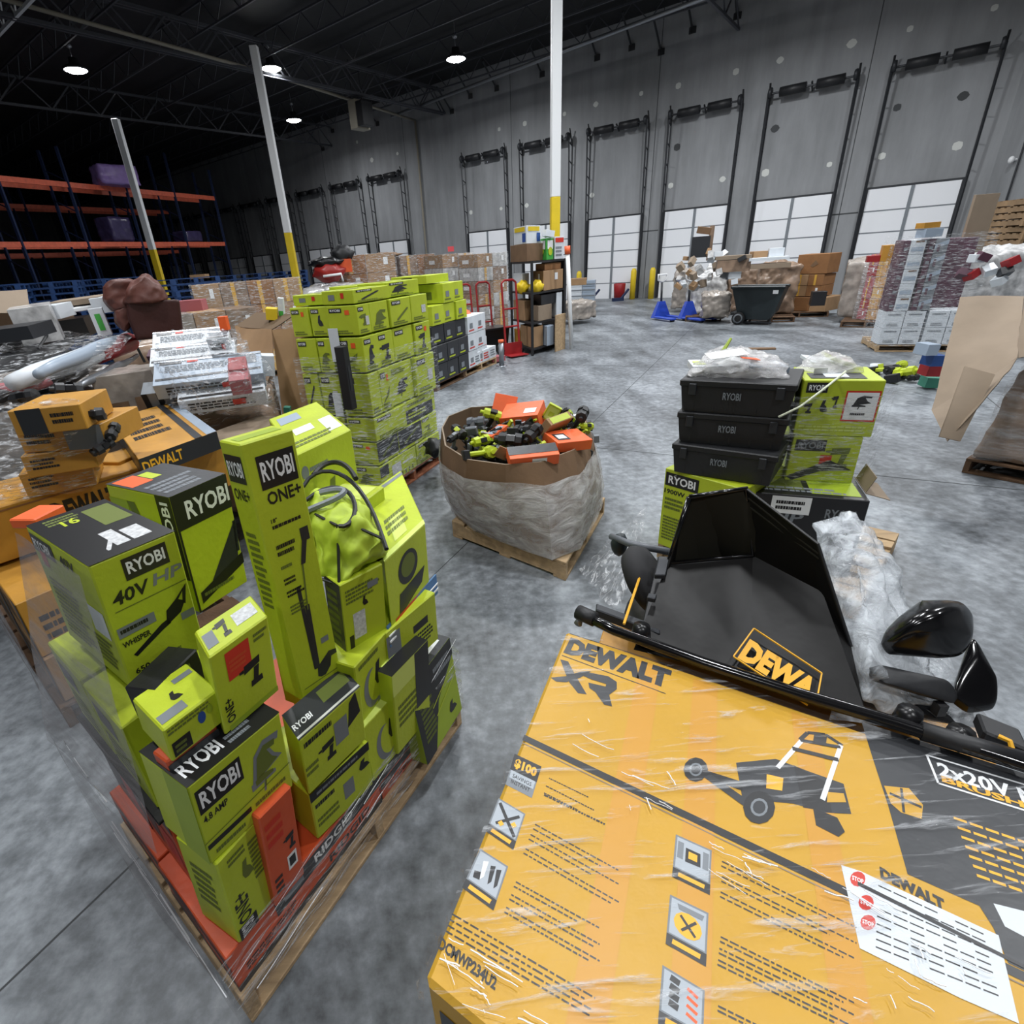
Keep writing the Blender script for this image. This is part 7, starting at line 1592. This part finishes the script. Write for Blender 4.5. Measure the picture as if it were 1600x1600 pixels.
tbox('carton', 'yellow carton on top of the red and yellow load', 'carton', 1392, 395, -12.6, .28, .25, .25, 0, 0, -30, 'yellow_dull'); tbox('carton', 'red carton on top of the red and yellow load', 'carton', 1368, 404, -12.6, .26, .2, .1, 0, 0, -30, 'red_paint')
# purple and white vacuum cartons
A = at(1368, 550); B = at(1431, 550); a_ = B - A; b_ = Matrix.Rotation(R_(92), 3, 'Z') @ a_.normalized(); ua_ = a_.normalized()
pallet(A, ua_ * (a_.length * 1.95), b_ * 1.0, 'pallet under the purple and white cartons', None, .12, 'wood', 5)
Wd = a_.length / 2
for r in range(2):
    for c_ in range(4):
        carton('white_carton', 'square white carton in the %s row under the purple cartons, %s from the left' % (['bottom', 'second'][r], ORD[c_]), 'carton', A + ua_ * (c_ * Wd + (.03 if c_ > 1 else 0)) + Z * (.125 + .27 * r), ua_ * (Wd - .012), b_ * .45, Z * .265, 'white_card', {'F': [('l', .15, .75, .85, .88, 1, 'print_grey'), ('l', .2, .1, .8, .3, 2, 'print_grey')]})
for r in range(5):
    for c_ in range(4):
        m = ['purple_card', 'white_card', 'purple_card', 'print_grey'][c_]; wds = [.34, .72, .3, .6]; s0 = sum(wds[:c_]) * Wd + (.03 if c_ > 1 else 0)
        D_ = [('r', .1, .2, .9, .5, 'light_blue')] if c_ == 1 else [('r', .2, .3, .8, .5, 'print_grey')] if c_ != 3 else [('p', [(0, .3), (1, .6), (1, .9), (0, .6)], 'light_blue'), ('r', .2, .1, .4, .6, 'purple_card')]
        if c_ == 1 and r % 2 == 0: D_.append(('r', .3, .82, .85, .95, 'cardboard_dark'))
        carton('vacuum_carton', '%s carton in the tall right background load, %s' % (['dark purple left edge', 'white and pale blue', 'dark purple middle', 'grey printed right'][c_], ['lowest', 'second from below', 'middle', 'second from top', 'topmost'][r]), 'carton', A + ua_ * s0 + Z * (.67 + .215 * r), ua_ * (wds[c_] * Wd - .006), b_ * .45, Z * .21, m, {'F': D_})
carton('vacuum_carton', 'wide dark purple and white carton at the right end of the tall load, film wrapped', 'carton', A + ua_ * Wd * 2.0 + b_ * .47 + Z * .12, ua_ * Wd * 1.9, b_ * .5, Z * 1.6, 'purple_card', {})
film('stretch_film', 'tight clear film round the purple and white carton load', [A - ua_ * .04 + b_ * .9, A - ua_ * .04 - b_ * .02, A + ua_ * Wd * 4.1 - b_ * .02], .1, 1.8, 'film_thin', 16, 14, .012, 6)
tbox('carton', 'yellow rimmed carton on the very top of the purple and white load', 'carton', 1450, 352, -12.1, .24, .2, .08, 0, 0, -5, 'yellow_dull'); tbox('carton', 'pale blue carton on top of the purple and white load', 'carton', 1452, 364, -12.1, .26, .22, .12, 0, 0, -5, 'light_blue')
# grey filmed heap and wooden pallets behind it
blobload(1545, 520, 1.9, .9, 1.45, 'wrap_clear', 'grey glittering film covered heap behind the torn cardboard bin', -5, 14, .08)
rr = random.Random(5)
for i in range(8): tbox('wrapped_item', 'small scrap on the grey filmed heap at the right, %s from the left' % ORD[i], 'item', 1500 + 11 * i + rr.uniform(0, 8), rr.uniform(392, 440), -9.8, .13, .12, .09, rr.uniform(-30, 30), rr.uniform(-30, 30), rr.uniform(0, 90), rr.choice(['purple_card', 'white_card', 'red_paint', 'charcoal_card']), None, 'scraps in the grey filmed heap')
pp = None; base = at(1566, 490)
gp = MB()
for k in range(6): gp.box(-.5, .5, -.6 + .21 * k, -.6 + .21 * k + .12, .105, .125, 'wood_old')
for x in (-.5, -.03, .44): gp.box(x, x + .06, -.6, .6, .02, .105, 'wood_old')
for y in (-.6, -.05, .5): gp.box(-.5, .5, y, y + .1, 0, .02, 'wood_old')
for si, (dx, dy, n_) in enumerate(((0, 0, 18), (.9, -.75, 17))):
    for k in range(n_):
        if pp is None: pp = gp.link('wooden_pallet', None, (0, 0, 0)); o = pp
        else: o = pp.copy(); COL.objects.link(o)
        o.location = base + Vector((dx, dy, .128 * k)); o.rotation_euler = (0, 0, R_(-18 + (k * 29) % 7)); tag(o, 'empty wooden pallet, %s from the top of the %s high stack at the right' % (OR2[n_ - 1 - k], ['left', 'right'][si]), 'pallet', 'empty wooden pallets, %s high stack' % ['left', 'right'][si])
tbox('cardboard_sheet', 'tall tan cardboard sheet standing left of the high wooden pallet stack', 'cardboard', 1528, 350, -13, .34, .06, .85, 0, 0, -10, 'cardboard_pale')
# lime tools and coloured cartons on the floor
for i, (x, y, z_, s_, rz, m1, m2, lab) in enumerate([(1383, 578, .1, .3, 20, 'black_satin', 'lime', 'black and lime tool on the floor, left one beside the white pot'), (1396, 572, .12, .3, 60, 'lime', 'black_satin', 'lime and black tool on the floor, middle one'), (1408, 585, .1, .34, 110, 'lime', 'lime', 'big bright lime tool on the floor, nearest'), (1420, 590, .06, .2, 10, 'black_satin', 'black_satin', 'black tool tip on the floor at the right of the lime tools')]): ptool(x, y, z_, s_, rz, 80, m1, m2, lab, i)
P = at(1366, 584); g = MB(); g.lathe(P, (0, 0, 1), [(.001, 0), (.07, 0), (.08, .14), (.001, .14)], 'white_card', 14); g.link('pot', None, P, 'small white and lime pot on the floor at the left of the lime tools', 'pot')
for i, (x, y, z_, m, lab) in enumerate([(1445, 596, .09, 'teal', 'teal bag on the floor, lowest beside the torn bin'), (1445, 578, .28, 'red_paint', 'red carton above the teal bag beside the torn bin'), (1450, 562, .45, 'blue_bin', 'bright blue carton above the red one'), (1440, 545, .6, 'light_blue', 'pale blue crumpled bag above the blue carton')]):
    tbox('carton' if i in (1, 2) else 'bag', lab, 'carton' if i in (1, 2) else 'bag', x + 8, y, z_, .17, .17, .13, 3, 4, -12 + i * 7, m)
